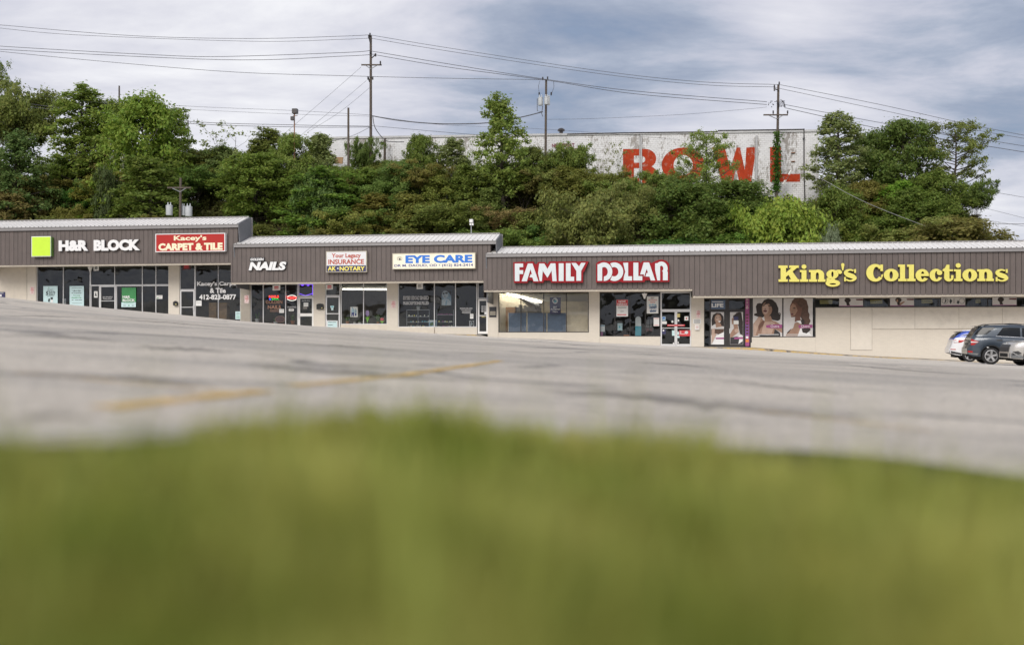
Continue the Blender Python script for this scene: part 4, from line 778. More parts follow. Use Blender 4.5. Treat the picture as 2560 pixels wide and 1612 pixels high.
t = empty('oval_sign', pt(700, 806, WV + .3), 'dark red oval sign with gold rim standing low in the dark pane', 'sign'); mb = MB(); mb.poly(ell(700, 798, 12.5, 8.6, 28), WV + .3, WV + .33); mb.build('rim', 'bronze_letter', t); mb = MB(); mb.poly(ell(700, 798, 11.6, 7.7, 28), WV + .295, WV + .299); mb.build('face_panel', 'lips', t)
t = empty('led_lights', pt(764, 740, WV + .2), 'purple lit string of lights bordering the pane over the white door', 'lights'); mb = MB()
for a in ((747.5, 711, 747.5, 738), (747.5, 711, 781.5, 711), (781.5, 711, 781.5, 738), (748, 734, 764, 739), (764, 739, 781, 734)): mb.tube([pt(a[0], a[1], WV + .2), pt(a[2], a[3], WV + .2)], .022, 5)
for x in (756, 770): mb.poly(ell(x, 712.5, 3, 2.5), WV + .2, WV + .24)
mb.build('string', 'neon_purple', t)
poster('notice', 'white page with a grey page below it on the white framed door', 'notice', 759, 770.5, 756.5, 766, 'paper', [('ink', bars(761, 769, (759, 762), .3)), ('interior_mid', [rect(757.5, 766.2, 768, 772.5)])], v=WV + .012)
poster('window_lettering', 'thin white name across the top of the white framed door', 'lettering', 754, 754.2, 750.5, 750.7, 'letter_white', [('letter_white', 'GOLDEN NAILS', (754.5, 774.5, 750.5, 753.2), 0)], v=WV + .012, th=.003)
poster('notice', 'scalloped pale green notice at the foot of the narrow alu framed door', 'notice', 818, 843.5, 801.5, 823, 'poster_cyan', [('sign_white', [[(816.5 + i * 28 / 12, 800.6 + (i % 2) * .9) for i in range(13)] + [(844.7 - (i % 2), 800.6 + i * 23 / 10) for i in range(11)] + [(844.5 - i * 28 / 12, 824.2 - (i % 2) * .9) for i in range(13)] + [(816.3 + (i % 2), 824 - i * 23 / 10) for i in range(10)]]), ('poster_cyan', [rect(819, 803, 842.5, 821.5)]), ('ink', bars(820, 830, (804.5,), 1.2) + bars(831, 840, (804.5,), 1.2) + bars(820, 832, (811.5,), 1.2) + bars(828, 838, (818,), 1.2))], v=WV + .012)
poster('notice', 'small teal leaflets taped at eye height on the narrow alu framed door', 'notice', 826, 835, 764, 769.5, 'poster_cyan', [('teal', [rect(828, 765, 833, 768)]), ('poster_cyan', [rect(828, 769.6, 833.5, 775.5)])], v=WV + .012)
poster('poster', 'white poster with two blue printed figures standing among the potted plants', 'poster', 876, 894.5, 767, 792.5, 'paper', [('photo_blue', [[(879, 772), (883, 770.5), (886, 773), (886, 781), (878.5, 781)], ell(881.3, 769.6, 1.6, 1.8, 10), ell(889, 773, 1.4, 1.6, 10), rect(887, 775, 891.5, 783)]), ('navy_letter', [[(878.5, 781), (886, 781), (884.5, 791), (882.5, 791), (882, 784), (880.5, 791), (878, 791)], rect(887.4, 783, 891, 789.5)])], v=WV + .2)
poster('poster', 'faded blue portrait poster of a woman in dark glasses hanging in the window', 'poster', 1104, 1128, 725, 763, 'photo_blue', [('hair', [[(1104.2, 725.2), (1127.8, 725.2), (1127.8, 740), (1122, 731), (1110, 730), (1104.2, 736)]]), ('pale_letter', [ell(1113, 736, 8, 10, 16)]), ('hair', [ell(1109, 733.8, 2.7, 2.2, 10), ell(1116, 732.5, 3.6, 2.3, 10)]), ('lips', [ell(1112, 741, 2, .9, 8)]), ('pale_letter', [[(1104.5, 750), (1112, 746), (1122, 748), (1127.5, 756), (1127.5, 762.6), (1104.5, 762.6)]]), ('photo_blue', [[(1115, 750), (1119, 752), (1117, 762.6), (1112, 762.6)]])], v=WV + .15)
t = empty('window_lettering', pt(1040, 762, PV), 'two white lines of outlined capital words on the pane above the glasses rack', 'lettering'); mb = MB(); mb.text('EYES EXAMINED', 1008, 1072, 740.3, 749, PV - .004, PV - .002, 0, .06); mb.build('outline', 'letter_white', t); mb = MB(); mb.text('PRESCRIPTIONS FILLED', 1008, 1072, 754, 761.3, PV - .004, PV - .002, 0, .055); mb.build('outline', 'letter_white', t)
mb = MB(); mb.text('EYES EXAMINED', 1008.7, 1071.3, 741.2, 748.1, PV - .007, PV - .006, 0, .01); mb.build('lettering', 'letter_black', t); mb = MB(); mb.text('PRESCRIPTIONS FILLED', 1008.7, 1071.3, 754.9, 760.4, PV - .007, PV - .006, 0, .008); mb.build('lettering', 'letter_black', t)
poster('window_lettering', 'small white lines of hours on the rightmost dark pane beside the corner door', 'lettering', 1150, 1150.2, 769.5, 769.7, 'letter_white', [('letter_white', 'DAOUD EYE CARE', (1150, 1181, 769.5, 772), .02), ('letter_white', '(412) 824-2414', (1153, 1178, 773, 775.5), .01), ('letter_white', bars(1155, 1177, (777.5, 780, 782.3), .7))], th=.003)
poster('notice', 'white printed sheet on the rightmost dark pane below the white hours', 'notice', 1175, 1183.5, 784.5, 796.5, 'paper', [('ink', bars(1176.5, 1182, (786.5, 789, 791.5), .5))])
poster('poster', 'small black and white portrait poster on the sill by the corner door', 'poster', 1173, 1185, 801.5, 818, 'poster_grey', [('hair', [ell(1179.5, 807.5, 4.6, 5.4, 12), [(1175, 810), (1184, 810), (1182, 817.6), (1178, 815)]]), ('pale_letter', [ell(1178.8, 809, 2.8, 4.3, 12)]), ('hair', [rect(1176, 807, 1182, 808.6)])], v=WV + .2)
poster('notice', 'white lettered hours and yellow number on the dark corner door', 'notice', 1202, 1202.2, 766, 766.2, 'letter_white', [('letter_white', [rect(1203.5, 765 + i * 2.8, 1209, 766 + i * 2.8) for i in range(6)] + [rect(1210.5, 765 + i * 2.8, 1216.5, 766 + i * 2.8) for i in range(6)]), ('letter_white', [rect(1211, 779, 1216.5, 786)]), ('old_yellow', '941', (1204, 1213, 790.2, 794))], v=WV + .012, th=.003)
poster('wall_sign', 'black sign with grey lines on the brick end pier, beside the corner door', 'sign', 1223, 1241, 767, 793, 'letter_black', [('interior_light', bars(1225, 1239, (778.5, 781, 783.5, 786), 1.2))], v=WV - .05, th=.03)
poster('banner', 'navy hanging banner with a white disc over white words, in front of the lit shop', 'banner', 1374.5, 1402, 742.5, 784.5, 'navy', [('letter_white', [ell(1387.8, 752, 7, 7.6, 18)]), ('navy', [rect(1383, 748, 1388, 754), ]), ('teal', [[(1384, 752), (1390, 749), (1392, 755), (1386, 757)]]), ('letter_white', 'EBT', (1383, 1392.5, 765.5, 769.8), .03), ('letter_white', 'Accepted', (1376.5, 1400, 770.6, 775.6), .03), ('letter_white', 'Here', (1382, 1394, 777, 780.8), .03)], v=WV + .2)
poster('poster', 'red and white hiring poster in the window left of the glass double door', 'poster', 1541, 1570, 749, 791, 'paper', [('red_ink', [rect(1541.3, 749.3, 1569.7, 764)]), ('letter_white', 'NOW', (1546.5, 1564.5, 751, 756.5), .03), ('letter_white', 'HIRING!', (1543.5, 1567.5, 757.8, 763), .03), ('ink', bars(1545, 1566, (767.5, 769.5), .6)), ('ink', bars(1551, 1560, (777, 779), .5)), ('red_ink', bars(1543, 1566, (785.5,), 2.2))])
poster('poster', 'white poster with blue slanted picture and pink words beside the glass double door', 'poster', 1617, 1646, 741, 783.5, 'paper', [('lips', 'EBT', (1627, 1636, 743.5, 747), .02), ('red_ink', 'Accepted', (1621, 1642, 748.2, 752.2), .01), ('red_ink', 'Here!', (1626, 1638, 753.2, 756.8), .01), ('photo_blue', [ell(1625, 763, 3.4, 3, 10), ell(1632, 762, 3.4, 3, 10), ell(1638.5, 763, 3, 3, 10)]), ('blue_board', [[(1623, 767), (1642, 764.5), (1640, 779.5), (1625, 780.5)]]), ('letter_white', 'SNAP', (1622, 1642, 770, 776), .03)])
poster('display_card', 'tall round topped white and turquoise display card standing in the window', 'display', 1588.2, 1603, 815, 839.5, 'teal', [('paper', [[(1588.5, 815), (1588.5, 797)] + [(1595.6 - 7.1 * math.cos(R(a)), 797 - 6 * math.sin(R(a))) for a in range(0, 181, 20)] + [(1602.7, 815)]])], v=WV + .3)
poster('display_card', 'pale green boxed card in the window under the hiring poster', 'display', 1544, 1556, 808, 826, 'poster_cyan', [('teal', [ell(1549, 817, 2.5, 3, 8)]), ('ink', bars(1545, 1555, (811,), .7))], v=WV + .3)
poster('display_card', 'white card with red foot standing by the first mullion of the window', 'display', 1500.5, 1512, 812, 829, 'paper', [('photo_blue', [rect(1501, 812.3, 1511.5, 816)]), ('pink', [rect(1501, 829.5, 1507, 840)])], v=WV + .3)
poster('notice', 'white notice with red edge on the pane below the picture poster', 'notice', 1634, 1648, 794, 815, 'paper', [('red_ink', bars(1635, 1647, (795.5, 812.5), 1))])
t = empty('newspaper_rack', pt(1626, 840, WV + .5), 'black and dark red rack with two slots just inside the shop window', 'rack'); mb = MB(); mb.pbox(1614, 1632, 797, 836, WV + .5, WV + .9); mb.build('body', 'black', t); mb = MB(); mb.pbox(1615.5, 1622.5, 820, 828, WV + .48, WV + .498); mb.pbox(1624.5, 1631, 820, 828, WV + .48, WV + .498); mb.build('front_panel', 'lips', t); mb = MB(); mb.pbox(1615.5, 1622.5, 799, 818, WV + .48, WV + .498); mb.pbox(1624.5, 1631, 799, 818, WV + .48, WV + .498); mb.build('window_panel', 'interior_mid', t)
t = empty('basket_stack', pt(1566, 840, WV + .6), 'dark spiral wire stack with orange base just inside the window', 'rack'); mb = MB()
for i in range(14): mb.lathe(pt(1566, 838 - i * 3.1, WV + .7), [(.19, 0), (.2, .03), (.16, .05)], 10)
mb.build('coils', 'black', t); mb = MB(); mb.pbox(1559, 1573, 837, 841, WV + .5, WV + .9); mb.build('base', 'orange', t)
poster('notice', 'blue and white stickers on the left leaf of the glass double door', 'notice', 1655.5, 1664, 791, 802, 'photo_blue', [('paper', [rect(1655, 803, 1667, 810)]), ('blue_letter', [rect(1657, 793, 1662, 797)])], v=WV + .012)
poster('notice', 'round white and navy stickers low on the left leaf of the glass double door', 'notice', 1654.5, 1664.5, 823, 835, 'navy', [('paper', [ell(1658.5, 826, 2.2, 2.2, 10), ell(1681, 804, 2.6, 3, 12), ell(1684, 858, 2, 2, 10)]), ('poster_cyan', [rect(1680, 826, 1687, 839)])], v=WV + .012)
poster('notice', 'long red sticker band across the right leaf of the glass double door', 'notice', 1697.5, 1726, 825.5, 840, 'red_ink', [('letter_white', bars(1700, 1703, (828, 831), 1.4) + bars(1700, 1712, (834,), 1)), ('pale_letter', [ell(1716, 831, 4.5, 4, 12)])], v=WV + .012)
poster('notice', 'white page high on the right leaf of the glass double door', 'notice', 1711, 1721, 790.5, 801, 'paper', [('red_ink', [ell(1716, 796, 2, 2, 8)])], v=WV + .012)
poster('notice', 'yellow and pale stickers along the inner edge of the right door leaf', 'notice', 1692.5, 1700, 784, 793, 'old_yellow', [('paper', [ell(1696, 801, 2.2, 3, 10), ell(1695.5, 856, 2, 2, 10), ell(1695.5, 862, 2, 2, 10)]), ('poster_cyan', [rect(1692.7, 829, 1698, 837), rect(1692.7, 839.5, 1699, 844.5)])], v=WV + .012)
poster('notice', 'thin red strip across both leaves of the double door at push bar height', 'notice', 1668, 1712, 811, 815.2, 'red_ink', [('letter_white', bars(1670, 1686, (812.4,), .9) + bars(1695, 1709, (812.4,), .9))], v=WV - .0)
poster('wall_sign', 'white lettered notice between the no parking plate and white box by the double door', 'sign', 1733, 1752.5, 797.5, 809, 'paper', [('ink', bars(1735, 1751, (799, 801.6, 804.2, 806.5), .9))], v=WV - .045, th=.01)
t = empty('key_box', pt(1743, 825, WV - .05), 'small white metal box with a paper label on the pier by the double door', 'box'); mb = MB(); mb.pbox(1737.5, 1748.3, 811.5, 824.5, WV - .17, WV - .05); mb.build('body', 'white_paint', t); mb = MB(); mb.pbox(1739.5, 1746.3, 814, 821, WV - .18, WV - .171); mb.build('label', 'pink_paper', t)
for i, (x0, x1, y0, y1, lb) in enumerate(((75, 86, 717, 735.5, 'small pale no parking plate on the pier beside the stucco wall'), (611, 622.5, 738, 758, 'small pale no parking plate on the pier right of the white phone number'), (977.5, 989.5, 752, 770, 'small pale no parking plate on the pier left of the optician window'), (1740.5, 1751.5, 776, 795, 'small pale no parking plate above the white box by the glass double door'))):
    poster('parking_plate', lb, 'sign', x0, x1, y0, y1, 'pink_paper', [('red_ink', [ring((x0 + x1) / 2, y0 + 4, 2.6, 2.6, 1.8, 1.8), *bars(x0 + 1.5, x1 - 1.5, (y0 + 8,), 1.4), *bars(x0 + 3.5, x1 - 3.5, (y0 + 12, y0 + 14.5), .6)])], v=WV - .045, th=.01, group='no parking plates on the piers')
poster('wall_sign', 'navy sign with white emblem on the stucco wall at the far end of the strip', 'sign', -14, 12.5, 730, 752, 'navy', [('letter_white', bars(-10, 9, (732.5,), 1)), ('letter_white', [ell(2, 738.5, 2.5, 3, 12), rect(-8, 744, 9, 745.5)])], v=WV - .01, th=.02)
for x0, x1, y0, y1, lb, bodymat in ((432.5, 442.5, 752, 763.5, 'small black letter box on the pier left of the narrow glass door', 'black'), (791, 807.5, 758.5, 773, 'black wall mailbox with rounded top on the brick pier between two white doors', 'black')):
    t = empty('mailbox', pt((x0 + x1) / 2, y1, WV - .05), lb, 'mailbox'); mb = MB(); xm = (x0 + x1) / 2
    mb.poly([(x0, y1), (x0, y0 + 3), (x0 + 3, y0 + 1), (xm, y0), (x1 - 3, y0 + 1), (x1, y0 + 3), (x1, y1)], WV - .22, WV - .045); mb.build('box', bodymat, t); mb = MB(); mb.pbox(x0 - .4, x1 + .4, y0 + 3, y0 + 4.2, WV - .235, WV - .221); mb.build('lid', bodymat, t); mb = MB(); mb.pbox(x1 - 4.4, x1 - 1.4, y1 - 4, y1 - 2, WV - .227, WV - .221); mb.build('label', 'old_yellow', t)
# blade signs and lamps under the canopies
def blade(label, x0, x1, y0, y1, face, ink, body, ang=35, v=1.2):
    c = pt((x0 + x1) / 2, (y0 + y1) / 2, v); w = (pt(x1, y0, v) - pt(x0, y0, v)).length / math.cos(R(ang)); h = (y1 - y0) / F * c.y
    t = empty('hanging_sign', c - ZV * h / 2, label, 'sign', 'blade signs hanging under the canopy'); rot = Matrix.Rotation(R(-ang) - TH, 3, 'Z'); mb = MB(); mb.wbox(c, (w, .06, h), 0, rot); mb.build('sign_box', face, t)
    mb = MB()
    for k, hh in ((.16, .26), (-.16, .16)): mb.wbox(c + ZV * h * k + rot @ Vector((w * .06, -.032, 0)), (w * .62, .004, h * hh), 0, rot)
    mb.build('lettering', ink, t); mb = MB()
    for k in (-.3, .3): q = c + rot @ Vector((w * k, 0, h / 2)); mb.tube([q, q + ZV * .25], .012, 5)
    mb.build('hanger', 'black', t)
blade('pale blade sign with green end hanging under the tallest canopy', 231, 250, 664.5, 677, 'paper', 'ink', 'x'); blade('dark maroon blade sign hanging over the narrow glass door', 452.5, 480, 660.5, 674, 'lips', 'red_ink', 'x')
blade('white blade sign with red word hanging before the dark nail salon pane', 679, 703, 713, 726, 'paper', 'red_ink', 'x'); blade('white blade sign with red words hanging beside the brick pier with mailbox', 813, 834, 711, 724, 'paper', 'red_ink', 'x'); blade('small grey and white blade sign hanging before the optician window', 1041, 1058, 709, 722.5, 'paper', 'interior_mid', 'x')
for x, y, v, lb in ((225.5, 672, 1.6, 'white cone lamp under the tallest canopy between two panes'), (1611.5, 739, 1.3, 'white triangular cone lamp under the canopy near the glass double door')):
    c = pt(x, y, v); t = empty('canopy_lamp', c, lb, 'lamp'); mb = MB(); mb.lathe(c, [(.03, -.2), (.05, -.18), (.17, .12), (.17, .14), (.02, .15)], 12); mb.build('shade', 'white_paint', t); mb = MB(); mb.tube([c + ZV * .15, c + ZV * .26], .02, 6); mb.build('stem', 'steel', t)
# printed window posters of the beauty shop
def pic(label, x0, x1, y0, y1, base, prims, mats, name='poster', v=None):
    v = PV if v is None else v; t = empty(name, pt((x0 + x1) / 2, y1, v), label, 'poster'); mb = MB(); mb.pbox(x0, x1, y0, y1, v - .01, v); mb.build('sheet', base, t)
    for i, (k, sh) in enumerate(prims): q = MB(); shapes(q, sh, 1750, 735, 8.027, v - .012 - .0045 * i, None, step=.0004); q.build('print', k, t)
    return t
def txt(t, body, r, m, v, bold=.0): mb = MB(); mb.text(body, *r, v, None, 0, bold); mb.build('lettering', m, t)
t = pic('large window poster of a woman with chin raised and short dark wavy hair', 1882.3, 1955.5, 745.6, 841, 'poster_grey', [
    ('hair', [[(1235, 190), (1290, 120), (1370, 90), (1450, 110), (1530, 180), (1575, 290), (1570, 380), (1620, 420), (1610, 510), (1560, 540), (1460, 520), (1400, 470), (1300, 440), (1260, 470), (1180, 460), (1090, 430), (1085, 400), (1140, 380), (1120, 250), (1150, 190), (1200, 180)], ring(1590, 405, 32, 32, 16, 16)]),
    ('skin', [[(1285, 430), (1420, 440), (1450, 530), (1540, 560), (1648, 640), (1648, 780), (1500, 700), (1480, 815), (1200, 825), (1070, 845), (1070, 600), (1130, 520), (1180, 450), (1230, 460), (1270, 530), (1300, 540)]]),
    ('skin_light', [[(1300, 560), (1440, 550), (1500, 580), (1480, 680), (1440, 790), (1230, 790), (1250, 690)], [(1110, 540), (1180, 470), (1230, 480), (1180, 620), (1110, 840), (1080, 840), (1080, 620)]]),
    ('skin_dark', [[(1270, 525), (1300, 545), (1260, 640), (1210, 690), (1180, 760), (1170, 640), (1230, 560)]]),
    ('skin', [ell(1345, 300, 105, 145)]), ('skin_light', [ell(1318, 300, 62, 105)]), ('hair', [[(1270, 240), (1330, 150), (1400, 110), (1470, 160), (1500, 300), (1470, 420), (1440, 260), (1380, 190), (1310, 210)], ell(1395, 238, 28, 10), ell(1275, 232, 22, 9), [(1290, 290), (1330, 290), (1320, 302), (1300, 302)]]),
    ('lips', [ell(1308, 340, 38, 22)]), ('dress', [[(1205, 815), (1350, 828), (1480, 812), (1500, 700), (1600, 770), (1615, 848), (1190, 848)]]), ('pink', [[(1325, 625), (1450, 610), (1648, 612), (1648, 680), (1440, 684), (1330, 672)]])], None)
txt(t, 'Outre', (1750 + 1418 / 8.027, 1750 + 1588 / 8.027, 735 + 618 / 8.027, 735 + 672 / 8.027), 'letter_white', PV - .062); mb = MB(); mb.pbox(1895, 1947, 835.4, 836.8, PV - .064, PV - .061); mb.build('print', 'letter_white', t)
t = pic('large window poster of a woman in profile with long brown curls over a white top', 1958.8, 2032, 745.6, 841, 'poster_grey', [
    ('hair_brown', [[(1840, 150), (1900, 80), (2060, 78), (2140, 130), (2175, 260), (2170, 350), (2200, 410), (2190, 480), (2220, 540), (2180, 620), (2220, 700), (2150, 790), (2080, 760), (2030, 640), (2050, 520), (2000, 440), (1950, 380)]]),
    ('skin_dark', [[(1810, 230), (1850, 150), (1940, 150), (2050, 280), (2040, 350), (2010, 470), (2030, 540), (1900, 560), (1910, 460), (1830, 465), (1820, 420), (1800, 320)]]), ('skin', [[(1815, 250), (1860, 190), (1920, 220), (1960, 330), (1900, 430), (1830, 450), (1805, 340)], [(1900, 580), (2030, 540), (2040, 700), (2000, 840), (1720, 840), (1780, 740), (1870, 680)]]),
    ('hair_brown', [[(1840, 170), (1900, 90), (2040, 90), (2060, 280), (2000, 260), (1930, 170)]]), ('hair', [ell(1890, 283, 24, 10), ell(2060, 560, 40, 60), [(1750, 770), (1830, 690), (1800, 750), (1740, 800)]]), ('letter_white', [[(1930, 540), (2020, 530), (2040, 600), (2000, 590)], [(2030, 640), (2200, 780), (2240, 840), (1960, 840)]]), ('hair', [[(2040, 690), (2180, 680), (2220, 720), (2140, 790), (2060, 770)]]), ('lips', [ell(1850, 405, 26, 18)]), ('pink', [[(1970, 625), (2050, 618), (2258, 612), (2258, 678), (1990, 684)]])], None)
txt(t, 'Outre', (1750 + 2030 / 8.027, 1750 + 2200 / 8.027, 735 + 618 / 8.027, 735 + 672 / 8.027), 'letter_white', PV - .06); mb = MB(); mb.pbox(1968, 2018, 835.4, 836.8, PV - .062, PV - .06); mb.build('print', 'letter_white', t)
DV = WV + .012
t = pic('door poster of a smiling woman with long straight dark hair', 1777.3, 1810, 780, 861, 'poster_grey', [('hair', [[(235, 640), (230, 520), (260, 420), (330, 375), (410, 380), (470, 450), (480, 560), (480, 650), (400, 640), (300, 600)]]), ('skin', [ell(360, 495, 68, 95), [(310, 580), (400, 570), (440, 650), (320, 670)]]), ('skin_light', [ell(355, 480, 45, 60)]), ('letter_white', [ell(390, 550, 24, 13)]), ('hair', [ell(335, 480, 14, 6), ell(385, 470, 14, 6)]), ('hair_brown', [[(225, 700), (480, 700), (470, 800), (400, 830), (330, 790), (260, 850), (225, 820)]]), ('skin_light', [[(240, 700), (300, 690), (290, 780), (330, 800), (280, 900), (230, 1000)]]), ('letter_white', [[(330, 830), (480, 760), (480, 1010), (240, 1010)]]), ('pink', [[(310, 875), (480, 870), (480, 905), (320, 905)]])], None, v=DV)
t = pic('door poster of a woman turned away with a long dark ponytail', 1825, 1857.5, 780, 861, 'poster_grey', [('hair', [[(720, 380), (780, 362), (830, 370), (860, 560), (860, 830), (800, 800), (770, 640), (740, 480)], [(660, 440), (720, 395), (780, 420), (780, 520), (680, 520)]]), ('skin', [[(635, 500), (680, 460), (760, 500), (760, 640), (780, 760), (640, 870), (605, 890), (605, 800), (650, 720), (680, 690), (670, 610), (640, 600)]]), ('skin_light', [ell(735, 735, 42, 40)]), ('dress', [[(610, 870), (740, 850), (850, 900), (860, 1005), (605, 1005)]]), ('letter_white', [[(780, 830), (860, 850), (850, 950), (770, 1000), (790, 900)]]), ('pink', [[(680, 880), (720, 865), (860, 862), (860, 900), (690, 905)]]), ('navy', [rect(675, 450, 768, 525)]), ('paper', [rect(675, 530, 775, 605)])], None, v=DV)
poster('poster', 'dark transom sign with white capital word above the smiling door poster', 'poster', 1777.5, 1812.5, 750, 772.5, 'blue_board', [('letter_white', 'LIFE', (1779, 1808.5, 758.5, 768), .04), ('letter_white', bars(1780, 1808, (753.5,), 1.6))])
t = pic('tall pink and purple vertical banner strip beside the poster doors', 1863.3, 1873.5, 746, 865, 'pink', [('purple', [rect(913, 600, 980, 830)]), ('letter_white', [rect(918, 845, 970, 890)]), ('orange', [rect(915, 905, 978, 965)]), ('lips', [rect(925, 400 + i * 62, 970, 435 + i * 62) for i in range(7)]), ('pink_paper', [ring(945, 275, 26, 22, 14, 10), ring(945, 222, 26, 18, 14, 8, 0, 180), rect(920, 180, 968, 190), rect(925, 150, 966, 160), ring(945, 110, 24, 18, 14, 8)])], None)
for i, (x0, x1, lb, kind) in enumerate(((2098, 2157.5, 'first wide poster in the high strip window, dark head on white', 0), (2225, 2285, 'second wide poster in the high strip window, woman holding her arm up', 1), (2352.5, 2413, 'third wide poster in the high strip window, row of black line figures', 2), (2481, 2541.5, 'fourth wide poster in the high strip window, dark updo on white', 0))):
    y0, y1 = 744.5 - i * .6, 765.5 - i * .7; c = (x0 + x1) / 2; hx = x0 + 21
    it = [('pink', [rect(x0 + .2, y1 - 1.6, x1 - .2, y1 - .1)])]
    if kind < 2: it += [('hair', [ell(hx, y0 + 6, 8, 6, 14), [(hx - 4, y0 + 10), (hx + 3, y0 + 10), (hx + 6, y1 - 2), (hx - 2, y1 - 2)]]), ('lips', [[(x0 + 41, y0 + 3), (x1 - .5, y0 + 2.4), (x1 - .5, y0 + 6.5), (x0 + 43, y0 + 6)]])]
    if kind == 1: it += [('skin', [[(hx + 2, y0 + 14), (hx + 15, y0 + 9), (hx + 16, y0 + 11), (hx + 6, y0 + 19)], ell(hx - 3, y0 + 8, 2.5, 4, 10)])]
    if kind == 2: it += [('ink', [ring(x0 + 10, y0 + 9, 8, 7, 7, 6.2), ring(x0 + 52, y0 + 9, 7, 7, 6.2, 6.2), [(x0 + 11, y0 + 3), (x0 + 14, y0 + 9), (x0 + 8, y0 + 16), (x0 + 10, y0 + 9)], [(x0 + 24, y0 + 3), (x0 + 28, y0 + 9), (x0 + 24, y0 + 17), (x0 + 21, y0 + 10)], [(x0 + 42, y0 + 7), (x0 + 46, y0 + 11), (x0 + 44, y0 + 17), (x0 + 39, y0 + 14)], rect(x0 + 32, y0 + 3, x0 + 33, y0 + 15)])]
    poster('poster', lb, 'poster', x0, x1, y0, y1, 'poster_grey', it, v=WV + .005, group='posters along the high strip window')
for x0, x1, y0, y1, b, lb in ((2049.5, 2081, 750, 759.5, "MEN'S WEAR", 'yellow paper sign first in the high strip window, two words'), (2175.8, 2206, 749.5, 759, 'BIG & TALL', 'yellow paper sign between the first and second strip posters'), (2304, 2331, 748.5, 758, 'LADIES', 'yellow paper sign between the second and third strip posters'), (2439, 2451, 748, 757.5, 'KIDS', 'narrow yellow paper sign right of the line figure poster')):
    poster('paper_sign', lb, 'sign', x0, x1, y0, y1, 'old_yellow', [('ink', b, (x0 + 2, x1 - 2, y0 + 3.2, y1 - 3.2), .0)], v=WV + .1, group='yellow paper signs along the high strip window')
# plants and goods in the windows
def pot_plant(label, x, y, v, hp, pot, kind='spiky', s=1, seed=1, name='potted_plant'):
    rr = random.Random(seed); c = pt(x, y, v); t = empty(name, c, label, 'plant'); mb = MB()
    mb.lathe(c, [(.01, 0), (.10 * s, 0), (.14 * s, .2 * s), (.15 * s, .22 * s), (.12 * s, .21 * s), (.01, .2 * s)], 12); mb.build('pot', pot, t, smooth=True); mb = MB()
    for i in range(16 if kind == 'spiky' else 40):
        a = rr.uniform(0, 6.28); b = c + ZV * .2 * s + Vector((math.cos(a), math.sin(a), 0)) * .05 * s; h = hp * rr.uniform(.6, 1); o = Vector((math.cos(a), math.sin(a), 0)) * h * rr.uniform(.1, .45 if kind == 'spiky' else .9); sd_ = Vector((-math.sin(a), math.cos(a), 0)) * (.03 if kind == 'spiky' else .05) * s
        p1, p2 = b + o * .4 + ZV * h * .6, b + o + ZV * h * (1 if kind == 'spiky' else rr.uniform(.3, .8))
        mb.add([b - sd_ * .6, b + sd_ * .6, p1 + sd_, p1 - sd_, p2 + sd_ * .1, p2 - sd_ * .1], [(0, 1, 2, 3), (3, 2, 4, 5)])
    mb.build('leaves', 'plant_green', t); return t
pot_plant('spiky potted plant in a low pale pot in the leftmost dark pane', 643, 806, WV + .5, .5, 'pot_white', s=1.1, seed=2); pot_plant('bushy potted plant low in the middle dark pane by the oval sign', 689, 812, WV + .5, .35, 'pot_white', 'bush', 1, 3); pot_plant('tall spiky potted plant in the pane below the oval neon script', 732, 810, WV + .5, .55, 'pot_clay', s=1.1, seed=4)
pot_plant('leafy plant with white flowers left of the blue figure poster', 869, 811, WV + .45, .45, 'pot_clay', 'bush', 1, 5); pot_plant('small empty white pot on the sill right of the figure poster', 886.5, 811, WV + .3, .08, 'pot_white', 'bush', .7, 6); pot_plant('small reddish plant in a white pot left of the mullion', 899, 811, WV + .3, .22, 'pot_white', 'bush', .7, 7)
pot_plant('small tree shaped plant standing between the purple and red flowers', 945, 811, WV + .7, .8, 'pot_clay', 'bush', .8, 8); pot_plant('trailing plant in a white square pot on top of the glasses rack', 1046, 774, WV + .6, .2, 'pot_white', 'bush', 1.0, 9)
for x, yb, yt, mm, lb in ((918.5, 811, 776, 'tulip_purple', 'purple egg shaped flower ornament with green leaves beside the mullion'), (955, 811, 795, 'tulip_red', 'red tulip ornament with green leaves at the right end of the sill')):
    t = empty('flower_ornament', pt(x, yb, WV + .25), lb, 'ornament'); mb = MB(); h = yb - yt
    mb.poly(ell(x, yt + h * .2, 4.6, h * .22, 16), WV + .25, WV + .3); mb.build('bloom', mm, t); mb = MB(); mb.poly([(x, yb - h * .1), (x - 5.5, yt + h * .42), (x - 1.5, yt + h * .5), (x, yt + h * .4), (x + 1.5, yt + h * .5), (x + 5.5, yt + h * .42)], WV + .255, WV + .29); mb.build('leaf', 'bright_green', t); mb = MB(); mb.pbox(x - .6, x + .6, yt + h * .8, yb, WV + .26, WV + .28); mb.build('stem', 'steel', t)
t = empty('glasses_rack', pt(1048, 817, WV + .6), 'clear tiered rack with rows of small spectacle displays under white window words', 'rack'); mb = MB()
for y in (774, 791, 805, 817): mb.pbox(1017, 1073, y, y + .8, WV + .5, WV + .8)
for x in (1017, 1045, 1073): mb.pbox(x - .4, x + .4, 774.1, 817.8, WV + .805, WV + .82)
mb.build('shelf', 'steel', t); mb = MB(); rr = random.Random(5)
for y in (791, 805, 817):
    for k in range(11):
        x = 1021 + k * 4.9 + rr.uniform(-1, 1)
        if rr.random() < .8: mb.pbox(x, x + rr.uniform(1.5, 3), y - rr.uniform(2, 4.5), y - .05, WV + .55, WV + .62, rr.choice([0, 0, 1, 2]))
mb.build('spectacles', ['sign_cream', 'teal', 'yellow_letter'], t)
t = empty('glasses_rack', pt(1112, 817, WV + .6), 'low glass display shelves with bright pairs behind the middle optician pane', 'rack'); mb = MB()
for y in (787, 805, 817): mb.pbox(1092, 1134, y, y + .6, WV + .6, WV + .85)
